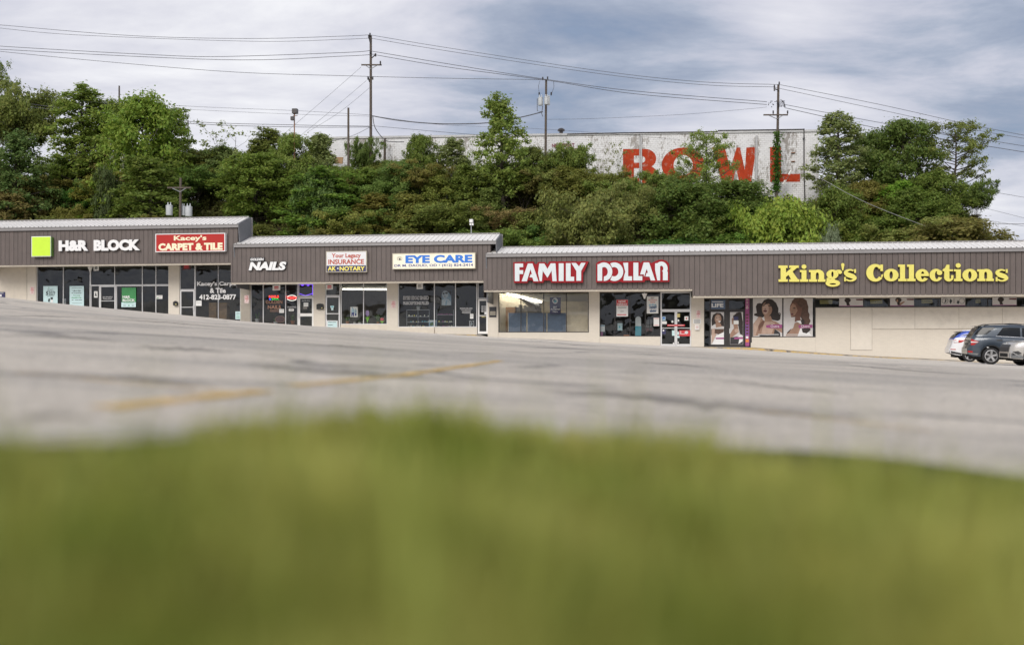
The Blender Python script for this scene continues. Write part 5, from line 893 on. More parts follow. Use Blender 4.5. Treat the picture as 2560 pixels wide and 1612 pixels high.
for x in (1092, 1134): mb.pbox(x - .4, x + .4, 774.1, 817.6, WV + .855, WV + .87)
mb.build('shelf', 'steel', t); mb = MB()
for y in (787, 805, 817):
    for k in range(7):
        x = 1095 + k * 5.3 + rr.uniform(-1, 1)
        if rr.random() < .75: mb.pbox(x, x + rr.uniform(2, 3.5), y - rr.uniform(2, 4), y - .05, WV + .65, WV + .72, rr.choice([0, 0, 1, 2]))
mb.build('spectacles', ['sign_cream', 'pink', 'yellow_letter'], t)
poster('picture_card', 'pale picture card leaning across the first optician mullion', 'picture', 1072, 1092, 800, 818, 'photo_blue', [('paper', [rect(1073, 801, 1091, 804)]), ('plant_green', [[(1074, 808), (1082, 805), (1085, 812), (1076, 815)]])], v=WV + .25)
t = empty('brown_stack', pt(545, 800, WV + 1.0), 'two stacks of brown carpet sample trays behind the pane with the phone number', 'stack'); mb = MB()
for x0, x1 in ((522, 541), (547, 567)):
    for i in range(9): mb.pbox(x0, x1, 757 + i * 5, 760.6 + i * 5, WV + 1, WV + 1.5)
mb.build('trays', 'wood', t)
# ------------------------------------------------------------------ the old white hall on top of the bank
BV = 45.0
def pz(x, y, v): return W3(*((lambda a: (a[0], v, a[1]))(uz(x, y, v))))
hall = empty('old_hall', pz(1430, 500, BV), 'long white painted block hall with peeling paint and huge red letters on the wooded hilltop', 'building')
mb = MB(); uL, zL = uz(812, 348, BV); uR, zRr = uz(2047, 330, BV)
fr = [W3(uL, BV, 9), W3(uR, BV, 9), W3(uR, BV, zRr), W3(uL, BV, zL)]; mb.prism(fr, [p + NV * 26 for p in fr]); mb.build('wall', 'white_block', hall)
mb = MB(); a, b = W3(uL - .1, BV - .12, zL), W3(uR + .1, BV - .12, zRr); mb.hexa([a, b, b + ZV * .22, a + ZV * .22, a + NV * 26, b + NV * 26, b + NV * 26 + ZV * .22, a + NV * 26 + ZV * .22]); mb.build('parapet', 'parapet', hall)
BLet = [[rect(1557.5, 372.8, 1585, 459), ring(1612, 397, 28.5, 24.5, 11, 9, -90, 90, 1602, 399), rect(1584.9, 372.8, 1612, 389.5), rect(1584.9, 407, 1612, 421), ring(1613, 436, 30, 23, 12, 10, -90, 90, 1604), rect(1584.9, 446, 1612, 459)], [ring(1708, 413, 54, 44, 24, 25)],
        [[(1780, 368.5), (1812, 368.5), (1826, 418), (1838, 369), (1852, 369)][:2] + [(1826, 425), (1832, 400), (1842, 369)] + [(1850, 369), (1862, 425), (1866, 369), (1891, 368), (1878, 456), (1848, 456), (1840, 420), (1832, 456), (1805, 456)]], [rect(1925, 368, 1952.5, 455.3), rect(1952.4, 435, 2000, 455)]]
for g, col in zip(BLet, 'BOWL'):
    mb = MB(); shapes(mb, g, 0, 0, 1, BV - .006, step=.002); mb.build('painted_letter', 'bowl_red', hall)
mb = MB(); mb.text('NEW GREAT', 1380, 1436, 359, 368, BV - .06, BV - .01, 0, .03); mb.build('lettering', 'maroon_letter', hall); mb = MB(); mb.text('PPLIES', 1398, 1444, 371, 380, BV - .06, BV - .01, 0, .03); mb.build('lettering', 'maroon_letter', hall)
for x in (1603, 1892): mb = MB(); mb.tube([pz(x, 339, BV - .12), pz(x, 460, BV - .12)], .09, 6); mb.tube([pz(x - 4, 342, BV - .1), pz(x - 4, 460, BV - .1)], .04, 5); mb.build('downpipe', 'parapet', hall)
mb = MB(); mb.tube([pz(2010, 322, BV - .15), pz(2010, 420, BV - .12), pz(2012, 500, BV - .12)], .06, 6); mb.tube([pz(1418, 336, BV - .1), pz(1550, 333, BV - .1), pz(1794, 330, BV - .1), pz(1795, 327, BV - .1), pz(2010, 324, BV - .1)], .07, 6)
for y in (345, 415): mb.pbox(2007, 2013, y, y + 1, BV - .25, BV - .05)
mb.build('conduit', 'insulator', hall)
mb = MB(); mb.lathe(pz(1403, 340, BV + 1), [(.2, 0), (.2, .5), (.38, .5), (.4, .65), (.2, .8)], 10); mb.build('roof_vent', 'insulator', hall)
mb = MB(); mb.pbox(1978, 1988, 381, 383, BV - .15, BV - .002); mb.pbox(1978, 1988, 402.5, 404.5, BV - .15, BV - .002); mb.build('bracket', 'rusty', hall)
for x, y in ((1343, 366), (1480, 366)): mb = MB(); mb.tube([pz(x, y, BV - .02), pz(x - 1, y, BV - .5), pz(x + 4, y + 5, BV - .9)], .05, 5); mb.build('light_bracket', 'white_paint', hall)
annex = empty('rear_shed', pz(2056, 480, BV + 6), 'small grey shed end behind the right corner of the white hall', 'building'); mb = MB(); mb.pbox(2040, 2064, 455, 500, BV + 6, BV + 12); mb.build('wall', 'parapet', annex); mb = MB(); mb.pbox(2036, 2066, 453, 455, BV + 5.8, BV + 12.2); mb.build('roof', 'gutter', annex)
t = empty('junk_panels', pz(835, 408, 40), 'two weathered boards leaning under the left end of the white hall', 'boards'); mb = MB(); mb.poly([(818, 405), (823, 392), (833, 393), (829, 407)], 40, 40.1); mb.poly([(834, 408), (838, 393), (858, 393), (856, 410)], 40.2, 40.3); mb.build('board', 'wood', t)
t = empty('barrier_arm', pz(1966, 455, BV - 1.5), 'white striped barrier arm raised before the last red letter', 'barrier'); mb = MB(); mb.tube([pz(1957, 462, BV - 1.5), pz(1978, 427, BV - 1.5)], .12, 6); mb.build('arm', 'white_paint', t); mb = MB(); mb.tube([pz(1963, 451.5, BV - 1.5), pz(1972, 437, BV - 1.5)], .125, 6); mb.build('stripe', 'bowl_red', t)

# ------------------------------------------------------------------ utility poles and wires
PVv = 40.0
def pole(name, label, x, ytop, v, r, xb=None, yb=560):
    a, b = pz(x, ytop, v), pz(xb or x, yb, v); b.z = min(b.z, hill_z((b - OO).dot(U), v)) - .3
    t = empty(name, b, label, 'pole'); mb = MB(); mb.tube([b, a], r, 9, r1=r * .72); mb.build('shaft', 'pole_wood', t, smooth=True); return t
def arm(t, x0, x1, y, v, xp, braces=True, h=.13):
    mb = MB(); a, b = pz(x0, y, v - .2), pz(x1, y, v - .2); d = (b - a); n = Vector((0, 1, 0)); up = ZV * h
    mb.hexa([a, b, b + up, a + up, a + n * .12, b + n * .12, b + n * .12 + up, a + n * .12 + up]); mb.build('crossarm', 'pole_wood', t)
    if braces:
        mb = MB(); c = pz(xp, y + 9, v - .2); mb.tube([a.lerp(b, .22), c], .035, 4); mb.tube([a.lerp(b, .78), c], .035, 4); mb.build('brace', 'steel', t)
def insul(t, pts, v, h=5):
    mb = MB()
    for x, y in pts: c = pz(x, y, v - .22); mb.lathe(c, [(.03, -.05), (.09, 0), (.05, .06), (.1, .12), (.05, .18), (.09, .25), (.02, .3)], 8)
    mb.build('insulators', 'insulator', t, smooth=True)
def can(t, x0, x1, y0, y1, v):
    c = pz((x0 + x1) / 2, y1, v); r = (x1 - x0) / 2 / F * c.y; h = (y1 - y0) / F * c.y; mb = MB(); mb.lathe(c, [(.02, 0), (r * .92, 0), (r, .06), (r, h - .1), (r * 1.06, h - .09), (r * 1.06, h - .03), (r * .5, h + .03), (.02, h + .04)], 14)
    for k in (-.4, .4): mb.lathe(c + Vector((r * k, 0, h)), [(.05, 0), (.07, .05), (.04, .1), (.06, .15), (.04, .2), (.01, .28)], 6)
    mb.build('transformer', 'transformer', t, smooth=True)
p1 = pole('utility_pole', 'tallest wooden utility pole with one crossarm, left of the white hall', 927, 90, PVv, .17)
arm(p1, 903, 954, 164, PVv, 927); insul(p1, [(951, 160), (922, 96), (925, 90), (939, 141), (926, 134), (920, 199), (932, 199)], PVv)
mb = MB(); mb.tube([pz(951, 163, PVv - .2), pz(951, 155, PVv - .2)], .06, 5); mb.tube([pz(921.5, 88, PVv - .2), pz(926, 108, PVv - .1)], .09, 5); mb.tube([pz(920, 192, PVv - .2), pz(924, 206, PVv - .1)], .07, 5); mb.tube([pz(940, 136, PVv - .2), pz(929, 146, PVv)], .06, 5); mb.build('bracket', 'insulator', p1)
p2 = pole('utility_pole', 'wooden utility pole with two grey transformer cans before the white hall', 1365.5, 199, PVv, .15, 1362.5)
can(p2, 1345, 1357.5, 244, 264, PVv - .6); can(p2, 1360.5, 1371, 243, 262, PVv - .75); can(p2, 1368, 1375, 245, 263, PVv + .3); insul(p2, [(1369, 199), (1357, 200), (1348, 238), (1378, 238)], PVv)
mb = MB(); mb.tube([pz(1343, 247, PVv - .5), pz(1343, 278, PVv - .5), pz(1353, 280, PVv - .4)], .035, 5); mb.tube([pz(1357, 265, PVv - .5), pz(1354, 284, PVv - .3), pz(1357, 292, PVv - .3)], .035, 5); mb.tube([pz(1348, 234, PVv - .4), pz(1346, 215, PVv - .4), pz(1350, 202, PVv - .2)], .02, 4); mb.tube([pz(1378, 238, PVv), pz(1385, 218, PVv), pz(1384, 204, PVv)], .02, 4); mb.build('cable', 'wire', p2)
p3 = pole('utility_pole', 'ivy covered wooden utility pole with crossarm, before the last red letter', 1946, 212, PVv + 3, .16, 1940)
arm(p3, 1909, 1970, 289, PVv + 3, 1943); insul(p3, [(1933, 284), (1969, 284), (1936, 220), (1948, 212)], PVv + 3)
mb = MB(); rr = random.Random(4)
for k in range(26): x, y = rr.uniform(1919, 1966), rr.uniform(253, 270); mb.lathe(pz(x, y, PVv + 2.7), [(.02, 0), (.07, .04), (.03, .09)], 6)
for k in range(5): x = 1944; mb.tube([pz(x, 262 + k * 2, PVv + 2.8), pz(x + 8 + k * 2, 249 + k * 3, PVv + 2.8), pz(x + 18, 258 + k * 3, PVv + 2.8)], .025, 4)
mb.tube([pz(1934, 222, PVv + 2.8), pz(1946, 226, PVv + 2.8)], .06, 5); mb.tube([pz(1936, 216, PVv + 2.8), pz(1936, 228, PVv + 2.8)], .08, 5); mb.build('insulator_cluster', 'insulator', p3)
for args in (('bare_pole', 'bare wooden pole without wires on top, left of the tallest utility pole', 871, 270, 37, .14), ('bare_pole', 'short bare pole top standing among the trees above the lime square sign', 298, 215, 47, .12), ('bare_pole', 'thin short pole top between the bright green tree and the floodlight mast', 470, 301, 47, .1), ('bare_pole', 'stubby pole beside the tallest utility pole, at the white hall wall', 962, 347, 44, .17)): pole(*args, yb=500)
p4 = pole('utility_pole', 'leaning utility pole with three pale transformer cans behind the tallest block roof', 451.5, 445, 26.5, .15, 447, 640)
arm(p4, 418, 477, 471, 26.5, 450); can(p4, 415, 431.5, 513, 538.5, 25.9); can(p4, 463, 480.5, 516, 541, 25.9); can(p4, 453, 463, 516, 539, 26.9)
t = empty('floodlight_mast', pz(735, 400, 38), 'rusty floodlight mast with two lamp boxes above the hillside trees', 'mast'); mb = MB(); mb.tube([pz(736, 420, 38), pz(736, 281, 38)], .06, 6); mb.pbox(732, 743, 289, 290, 37.9, 38); mb.build('shaft', 'rusty', t); mb = MB(); mb.pbox(729.5, 741.5, 271.5, 283, 37.7, 38.2); mb.pbox(726, 733.5, 291, 300, 37.6, 38); mb.build('lamp_box', 'insulator', t)
t = empty('camera_mast', pz(1178, 590, 7), 'thin pale mast with white camera boxes on the middle block roof', 'mast'); mb = MB(); mb.tube([pz(1178, 594, 7), pz(1178, 560, 7)], .035, 6); mb.build('shaft', 'steel', t); mb = MB(); mb.pbox(1173.5, 1181.5, 548, 556, 6.8, 7.1); mb.pbox(1174, 1177.5, 558, 563, 6.8, 7); mb.pbox(1179, 1183, 558, 563, 6.8, 7); mb.build('camera_box', 'white_paint', t)
def wire(label, pts, r=.035, v=PVv - .25, m='wire'):
    P = [pz(x, y, v) for x, y in pts]; Q = []
    for i in range(len(P) - 1):
        p0, p1_, p2_, p3_ = P[max(i - 1, 0)], P[i], P[i + 1], P[min(i + 2, len(P) - 1)]
        for k in range(8): s = k / 8; Q.append(.5 * ((2 * p1_) + (p2_ - p0) * s + (2 * p0 - 5 * p1_ + 4 * p2_ - p3_) * s * s + (3 * p1_ - p0 - 3 * p2_ + p3_) * s ** 3))
    Q.append(P[-1]); mb = MB(); mb.tube(Q, r * .72, 5, cap=False); mb.build('power_line', m, label=label, cat='wire', group='overhead wires on the hilltop')
wire('topmost wire sagging in from the left edge to the tallest pole', [(-60, 58), (0, 63), (332, 90), (628, 97), (860, 91), (922, 88)]); wire('second wire from the top, left of the tallest pole', [(-60, 65), (0, 71), (192, 88), (628, 104), (860, 99), (925, 96)], .03)
wire('third wire from the top, left of the tallest pole', [(-60, 108), (0, 116), (370, 137), (554, 142), (860, 132), (926, 127)], .04); wire('fourth wire from the top, left of the tallest pole', [(-60, 116), (0, 124), (554, 150), (860, 141), (939, 136)], .04)
wire('fifth wire from the top, running on past the tallest pole to the transformer pole', [(-60, 118), (0, 129), (300, 158), (590, 181), (860, 190), (1100, 196), (1365, 200)], .035)
wire('thin high wire behind the bright green tree, passing the floodlight mast', [(60, 217), (200, 240), (440, 264), (735, 277), (927, 288)], .022); wire('second thin wire behind the bright green tree', [(60, 232), (200, 252), (440, 272), (735, 286), (927, 291)], .02)
wire('upper line of the thick pair crossing the floodlight mast', [(60, 255), (110, 265), (460, 303), (740, 313), (925, 316)], .04); wire('lower line of the thick pair crossing the floodlight mast', [(60, 262), (110, 272), (460, 308), (740, 318), (925, 318)], .04)
wire('topmost wire from the tallest pole to the ivy pole', [(925, 88), (1124, 121), (1500, 178), (1750, 205), (1948, 212)], .032); wire('second wire from the tallest pole to the ivy pole', [(925, 96), (1124, 129), (1500, 185), (1750, 212), (1936, 218)], .032)
wire('upper middle wire from the tallest pole past the transformer pole', [(926, 128), (1124, 161), (1365, 199), (1585, 228), (1917, 255)], .04); wire('lower middle wire from the tallest pole past the transformer pole', [(939, 138), (1124, 169), (1365, 201), (1585, 235), (1917, 262)], .04)
wire('thick black cable sagging between the tallest pole and the transformer pole', [(930, 290), (1000, 302), (1100, 310), (1215, 308), (1300, 294), (1357, 280)], .075); wire('black cable loop dropping from the tallest pole to the stubby pole', [(932, 291), (938, 320), (962, 350), (985, 355), (1010, 355)], .06)
wire('faint wire low over the white hall, from the tallest pole', [(930, 290), (1100, 312), (1300, 320), (1500, 333), (1700, 350)], .018); wire('second low wire over the white hall parapet', [(930, 315), (1100, 330), (1220, 340)], .03)
wire('uppermost slanting guy wire left of the tallest pole', [(903, 168), (800, 258), (690, 352)], .02); wire('middle slanting guy wire left of the tallest pole', [(916, 202), (800, 300), (735, 352)], .02); wire('lowest slanting guy wire left of the tallest pole', [(925, 219), (850, 280), (770, 330)], .02)
wire('slack line from bare pole down to the hall roof', [(925, 318), (880, 340), (815, 357)], .03)
wire('topmost wire leaving the ivy pole to the right edge', [(1948, 212), (2200, 262), (2420, 311), (2620, 350)], .032); wire('second wire leaving the ivy pole to the right edge', [(1936, 219), (2200, 275), (2420, 322), (2620, 356)], .03)
wire('third wire leaving the ivy pole to the right edge', [(1962, 262), (2200, 307), (2420, 343), (2620, 375)], .035); wire('fourth wire leaving the ivy pole to the right edge', [(1962, 270), (2200, 322), (2420, 358), (2620, 390)], .04)
wire('wire with two small knots from transformer pole to ivy pole', [(1368, 299), (1480, 297), (1700, 287), (1880, 272), (1917, 268)], .02); wire('pale guy wire slanting down before the right hand trees', [(2050, 445), (2180, 513), (2420, 605)], .03, 30, 'wire_pale')
wire('lone faint wire at the far right above the roof', [(2470, 478), (2620, 504)], .03, 60); wire('level wire at the far right just above the roof', [(2430, 560), (2620, 560)], .04, 60); wire('slanting wire at the far right just above the roof', [(2430, 545), (2620, 575)], .025, 60); wire('faint slanting wire over the roof at the far right', [(2440, 515), (2620, 560)], .025, 60)

# ------------------------------------------------------------------ trees: prototypes, then copies
rng = np.random.default_rng(11)
def make_tree(kind, seed):
    rr = random.Random(seed); g = np.random.default_rng(seed)
    S = dict(maple=(9., 3.3, .06, 80, .60, 115, .13, .85), locust=(11., 2.9, .2, 60, .46, 62, .125, .7), sumac=(5.2, 3.1, .25, 66, .46, 100, .105, .65), bush=(4.2, 2.5, .02, 70, .44, 100, .105, .8), open=(12., 4.6, .34, 48, .6, 66, .14, .6), sapling=(6.5, 1.7, .12, 36, .42, 130, .10, .8), bare=(6., 2.2, .2, 22, .4, 18, .12, .6))[kind]
    H, RR, base, nl, cr, nleaf, ls, flat = S; tb = MB(); clumps = []
    stems = {'sumac': 3, 'bush': 5, 'bare': 3}.get(kind, 1)
    for st in range(stems):
        az = rr.uniform(0, 6.28); lean = (0.04 if stems == 1 else .35) * H * rr.uniform(.4, 1)
        path = [Vector((math.cos(az) * lean * (i / 5) ** 1.2 + rr.gauss(0, .05) * H * .12 * (i > 0), math.sin(az) * lean * (i / 5) ** 1.2 + rr.gauss(0, .05) * H * .12 * (i > 0), H * .86 * i / 5)) for i in range(6)]
        r0 = H * (.016 if stems == 1 else .009); tb.tube(path, r0, 6, r1=r0 * .25)
        for i in range(nl // stems):
            f = base + (1 - base) * ((i + rr.random()) / (nl // stems)); fk = f * 5; k = min(4, int(fk)); p = path[k].lerp(path[k + 1], fk - k) if k < 5 else path[5]
            h = (f - base) / (1 - base)
            prof = {'maple': math.sin(math.pi * min(1, .16 + .80 * h)) ** .7, 'locust': (1.0 - .75 * h) * (.5 + .5 * min(1, h * 4)), 'sumac': .45 + .6 * h ** .6, 'bush': math.sin(math.pi * min(1, .3 + .62 * h)) ** .6, 'open': math.sin(math.pi * min(1, .25 + .66 * h)) ** .6, 'sapling': 1 - .7 * h, 'bare': .4 + .6 * h}[kind]
            a = i * 2.4 + rr.uniform(-.5, .5); l = RR * prof * rr.uniform(.55, 1.08); up = l * {'maple': .35, 'locust': .3, 'sumac': .25, 'bush': .45, 'open': .4, 'sapling': .7, 'bare': .8}[kind]
            e = p + Vector((math.cos(a) * l, math.sin(a) * l, up + rr.uniform(-.1, .2)));
            if kind == 'sumac': e.z = max(e.z, H * (.55 + .4 * (1 - (l / RR) ** 2)) * rr.uniform(.85, 1.02))
            m1 = p.lerp(e, .5) + Vector((rr.gauss(0, .12), rr.gauss(0, .12), rr.gauss(0, .08) - .05 * l))
            rb = r0 * (.5 - .3 * f); tb.tube([p, m1, e], rb, 4, cap=False, r1=rb * .3)
            clumps.append(e)
            for q in range(2 if kind not in ('bare',) else 1):
                b = m1.lerp(e, rr.uniform(0, .7)); d = b + Vector((rr.gauss(0, .35), rr.gauss(0, .35), rr.uniform(0, .4))) * RR * .32; clumps.append(d)
                tb.tube([b, d], rb * .4, 3, cap=False, r1=rb * .15)
        clumps.append(path[5] + Vector((0, 0, H * .05)))
    V = []; 
    for c in clumps:
        n = int(nleaf * rr.uniform(.6, 1.25)); s = cr * rr.uniform(.7, 1.25)
        off = g.normal(0, 1, (n, 3)); off /= np.linalg.norm(off, axis=1)[:, None]; off *= (g.random(n) ** .5 * np.where(g.random(n) < .14, 1.7, 1.0))[:, None] * s; off[:, 2] *= flat
        ctr = np.array(c) + off; nrm = g.normal(0, 1, (n, 3)) * .5 + off / s * .6 + (ctr - np.array([0, 0, H * .4])) / H * .9 + np.array([0, 0, .5]); nrm /= np.linalg.norm(nrm, axis=1)[:, None]
        t1 = np.cross(nrm, g.normal(0, 1, (n, 3))); t1 /= np.linalg.norm(t1, axis=1)[:, None]; t2 = np.cross(nrm, t1)
        sz = ls * g.uniform(.55, 1.25, n)[:, None]
        V.append(np.stack([ctr - t1 * sz, ctr - t2 * sz * .55 - nrm * sz * .1, ctr + t1 * sz, ctr + t2 * sz * .55 - nrm * sz * .1], 1).reshape(-1, 3))
    V = np.concatenate(V); Q = np.arange(len(V)).reshape(-1, 4); cm = np_mesh('crown', V, Q, ['leaf'])
    tm = bpy.data.meshes.new('trunk'); tm.from_pydata([tuple(p) for p in tb.v], [], tb.f); tm.materials.append(MATS['bark'])
    return tm, cm, float(np.percentile(V[:, 2], 99.5)), float(np.percentile(np.abs(V[:, 0]), 97))
PROTO = {k: [make_tree(k, 31 * i + hash_) for i in range(n)] for k, n, hash_ in (('maple', 3, 5), ('locust', 3, 6), ('sumac', 3, 7), ('bush', 3, 8), ('open', 1, 12), ('sapling', 2, 10), ('bare', 1, 11))}
USED = {}
def plant(name, kind, vi, p, hgt, wid, col, label, group=None, rz=None):
    tm, cm, H, Wd = PROTO[kind][vi % len(PROTO[kind])]
    t = empty(name, p, label, 'shrub' if 'shrub' in name else 'tree', group); t.rotation_euler = (0, 0, random.uniform(0, 6.28) if rz is None else rz); sz = hgt / H; sx_ = wid / 2 / Wd; t.scale = (sx_, sx_, sz)
    for nm, me in (('trunk', tm), ('crown', cm)):
        o = bpy.data.objects.new(nm, me); C.objects.link(o); o.parent = t
        if nm == 'crown': o.color = (*col, 1)
    return t
G_MID, G_DARK, G_BRIGHT, G_LIME, G_OLIVE, G_BROWN, G_PALE, G_YOL = (.225, .275, .058), (.18, .235, .053), (.28, .36, .058), (.33, .40, .066), (.25, .275, .068), (.255, .265, .074), (.31, .345, .125), (.29, .35, .08)
def tree_px(name, kind, x, ytop, wpx, v, col, label, vi=0, ybase=None, group=None):
    top = pz(x, ytop, v); u = (top - OO).dot(U); zb = hill_z(u, v) - .2
    if ybase is not None: zb = min(pz(x, ybase, v).z, zb + 6)
    w = wpx / F * top.y; return plant(name, kind, vi, Vector((top.x, top.y, zb)), max(1.5, top.z - zb), w, col, label, group)
HERO = [
 ('tall_tree', 'open', -14, 150, 110, 44, G_MID, 'tall sparse tree cut off by the left edge of the view', 0), ('broadleaf_tree', 'sumac', 45, 222, 190, 42, G_OLIVE, 'olive spreading tree second from the left edge on the skyline', 0),
 ('tall_tree', 'locust', 205, 216, 150, 40, (.28, .34, .07), 'tall loose green tree rising left of the bright green round tree', 1), ('broadleaf_tree', 'maple', 278, 252, 110, 42, (.27, .33, .065), 'rounded tree behind the bright green round tree, at its left shoulder', 2),
 ('bright_tree', 'maple', 350, 240, 190, 36, G_BRIGHT, 'dense bright green round tree with forked trunk, above the lime square sign', 0), ('broadleaf_tree', 'locust', 418, 272, 110, 42, (.27, .33, .065), 'thin leafy tree at the right shoulder of the bright green round tree', 2),
 ('sparse_tree', 'bare', 580, 300, 150, 42, G_PALE, 'sparse twiggy tree on the skyline left of the floodlight mast', 0), ('sparse_tree', 'locust', 665, 322, 110, 41, G_OLIVE, 'brownish thin tree on the skyline just left of the floodlight mast', 1), ('young_tree', 'maple', 735, 335, 110, 39, G_YOL, 'light green bushy tree around the foot of the floodlight mast', 1),
 ('young_tree', 'sapling', 795, 338, 90, 40, G_PALE, 'pale green leafy tree touching the left end of the white hall', 0), ('young_tree', 'sumac', 908, 348, 90, 40, G_DARK, 'dark little spreading tree at the foot of the tallest utility pole', 1), ('young_tree', 'maple', 1055, 338, 84, 39, G_MID, 'upright green tree before the white hall, midway between the two taller poles', 1),
 ('young_tree', 'locust', 1128, 345, 100, 41, G_PALE, 'thin pale tree before the white hall left of the tall feathery tree', 0), ('feathery_tree', 'locust', 1258, 242, 128, 37, G_YOL, 'tall feathery light green tree left of the transformer pole', 0),
 ('broadleaf_tree', 'maple', 1330, 368, 90, 40, G_OLIVE, 'olive tree right of the tall feathery tree, below the transformer pole', 2), ('young_tree', 'sumac', 1420, 362, 110, 40, G_MID, 'green leafy tree covering the small maroon words on the white hall', 0), ('bare_shrub', 'bare', 1505, 372, 60, 42, G_BROWN, 'nearly leafless twiggy shrub left of the first red letter', 0), ('bare_shrub', 'bare', 1562, 350, 70, 42, G_BROWN, 'nearly leafless twiggy tree in front of the first red letter', 0),
 ('feathery_tree', 'open', 1760, 336, 150, 37, G_YOL, 'light green feathery tree in front of the two middle red letters', 1),('young_tree', 'sumac', 1655, 426, 110, 38, G_MID, 'low green tree under the round second red letter', 0),
 ('feathery_tree', 'locust', 2098, 284, 130, 40, G_PALE, 'tall pale green tree next to the right corner of the white hall', 1), ('broadleaf_tree', 'maple', 2185, 332, 110, 43, G_DARK, 'dark green tree between the pale tall tree and the tallest dark tree', 0), ('dark_tree', 'maple', 2258, 300, 150, 40, G_DARK, 'tallest dense dark green tree right of the white hall', 1),
 ('open_tree', 'open', 2385, 306, 175, 40, G_OLIVE, 'tall open branched tree with bare limbs at the right end of the bank', 0), ('open_tree', 'sumac', 2438, 452, 120, 38, G_DARK, 'lower dark spreading tree leaning out at the right end of the bank', 1), ('broadleaf_tree', 'maple', 2340, 430, 140, 37, G_MID, 'rounded mid green tree below the open branched tree', 2),
 ('dark_tree', 'maple', 1690, 450, 190, 33, G_DARK, 'big dark green maple below the second red letter', 0), ('dark_tree', 'maple', 1835, 452, 190, 35, G_DARK, 'dark green maple below the third red letter', 1), ('lime_tree', 'bush', 1958, 505, 190, 28.5, G_LIME, 'bright yellow green bushy tree above the yellow lettering, below the ivy pole', 0),
 ('umbrella_tree', 'sumac', 1475, 490, 230, 29, G_BROWN, 'brown green umbrella shaped tree with forked trunk, above the white and red letters', 0), ('umbrella_tree', 'sumac', 1590, 470, 180, 33, G_BROWN, 'brown green umbrella shaped tree left of the dark maple', 1), ('broadleaf_tree', 'maple', 2080, 470, 140, 33, G_MID, 'mid green tree below the right corner of the white hall', 0),
 ('flowering_shrub', 'bush', 272, 425, 70, 33, (.12, .15, .05), 'white flowering shrub on the bank above the white block letters', 0), ('flowering_shrub', 'bush', 300, 372, 50, 37, (.12, .15, .05), 'smaller white flowering shrub higher up the bank under the bright round tree', 1), ('young_tree', 'locust', 375, 402, 180, 32, G_MID, 'feathery mid green tree on the bank above the red sign box', 2), ('pale_shrub', 'bush', 2068, 572, 70, 27, (.26, .30, .18), 'pale silvery shrub just above the roof below the right corner of the white hall', 2),
 ('broadleaf_tree', 'maple', 800, 428, 110, 32, (.17, .24, .07), 'blue green rounded tree on the bank right of the bare soil patch', 0), ('young_tree', 'locust', 35, 330, 150, 33, (.17, .235, .07), 'cool green tree low on the bank at the left edge', 0)]
for h in HERO:
    t = tree_px(*h[:8], vi=h[8])
    if h[0] == 'flowering_shrub': o = bpy.data.objects.new('blossom', PROTO['bare'][0][1]); C.objects.link(o); o.parent = t; o.scale = (.95, .95, .72); o.color = (.62, .62, .52, 1)
SKY = [(-60, 255), (40, 262), (120, 305), (170, 290), (230, 300), (340, 290), (430, 325), (520, 345), (600, 340), (700, 350), (800, 362), (830, 404), (900, 385), (980, 376), (1050, 368), (1150, 384), (1250, 388), (1330, 398), (1420, 402), (1480, 405), (1550, 434), (1640, 444), (1700, 446), (1800, 462), (1900, 486), (1980, 512), (2040, 508), (2060, 485), (2100, 450), (2200, 430), (2300, 450), (2400, 485), (2440, 530), (2485, 585), (2540, 640)]
MARK = [(0, 'the left edge'), (104, 'the lime square sign'), (248, 'the white block letters'), (476, 'the red sign box'), (600, 'the first roof step'), (668, 'the slanted white letters'), (760, 'the white doors'), (866, 'the navy edged sign'), (970, 'the optician window'), (1085, 'the cream sign box'), (1178, 'the camera mast'), (1240, 'the second roof step'), (1375, 'the first red sign'), (1578, 'the second red sign'), (1690, 'the double door'), (1818, 'the poster doors'), (1920, 'the two woman posters'), (2000, 'the first yellow word'), (2130, 'the yellow word gap'), (2235, 'the long yellow word'), (2400, 'the last yellow letters'), (2500, 'the parked cars')]
ROWS = [('lowest', 28.5), ('lower', 31), ('middle', 34), ('upper', 37.5), ('topmost', 41.5)]
COLN = {G_MID: 'mid green', G_DARK: 'dark green', G_BRIGHT: 'bright green', G_OLIVE: 'olive', G_BROWN: 'brownish', G_YOL: 'yellow green', G_PALE: 'pale green'}
KN = {'maple': ('broadleaf_tree', 'rounded'), 'locust': ('feathery_tree', 'feathery'), 'sumac': ('umbrella_tree', 'umbrella'), 'bush': ('bank_shrub', 'bushy'), 'sapling': ('young_tree', 'slender')}
rr = random.Random(21); seen = {}
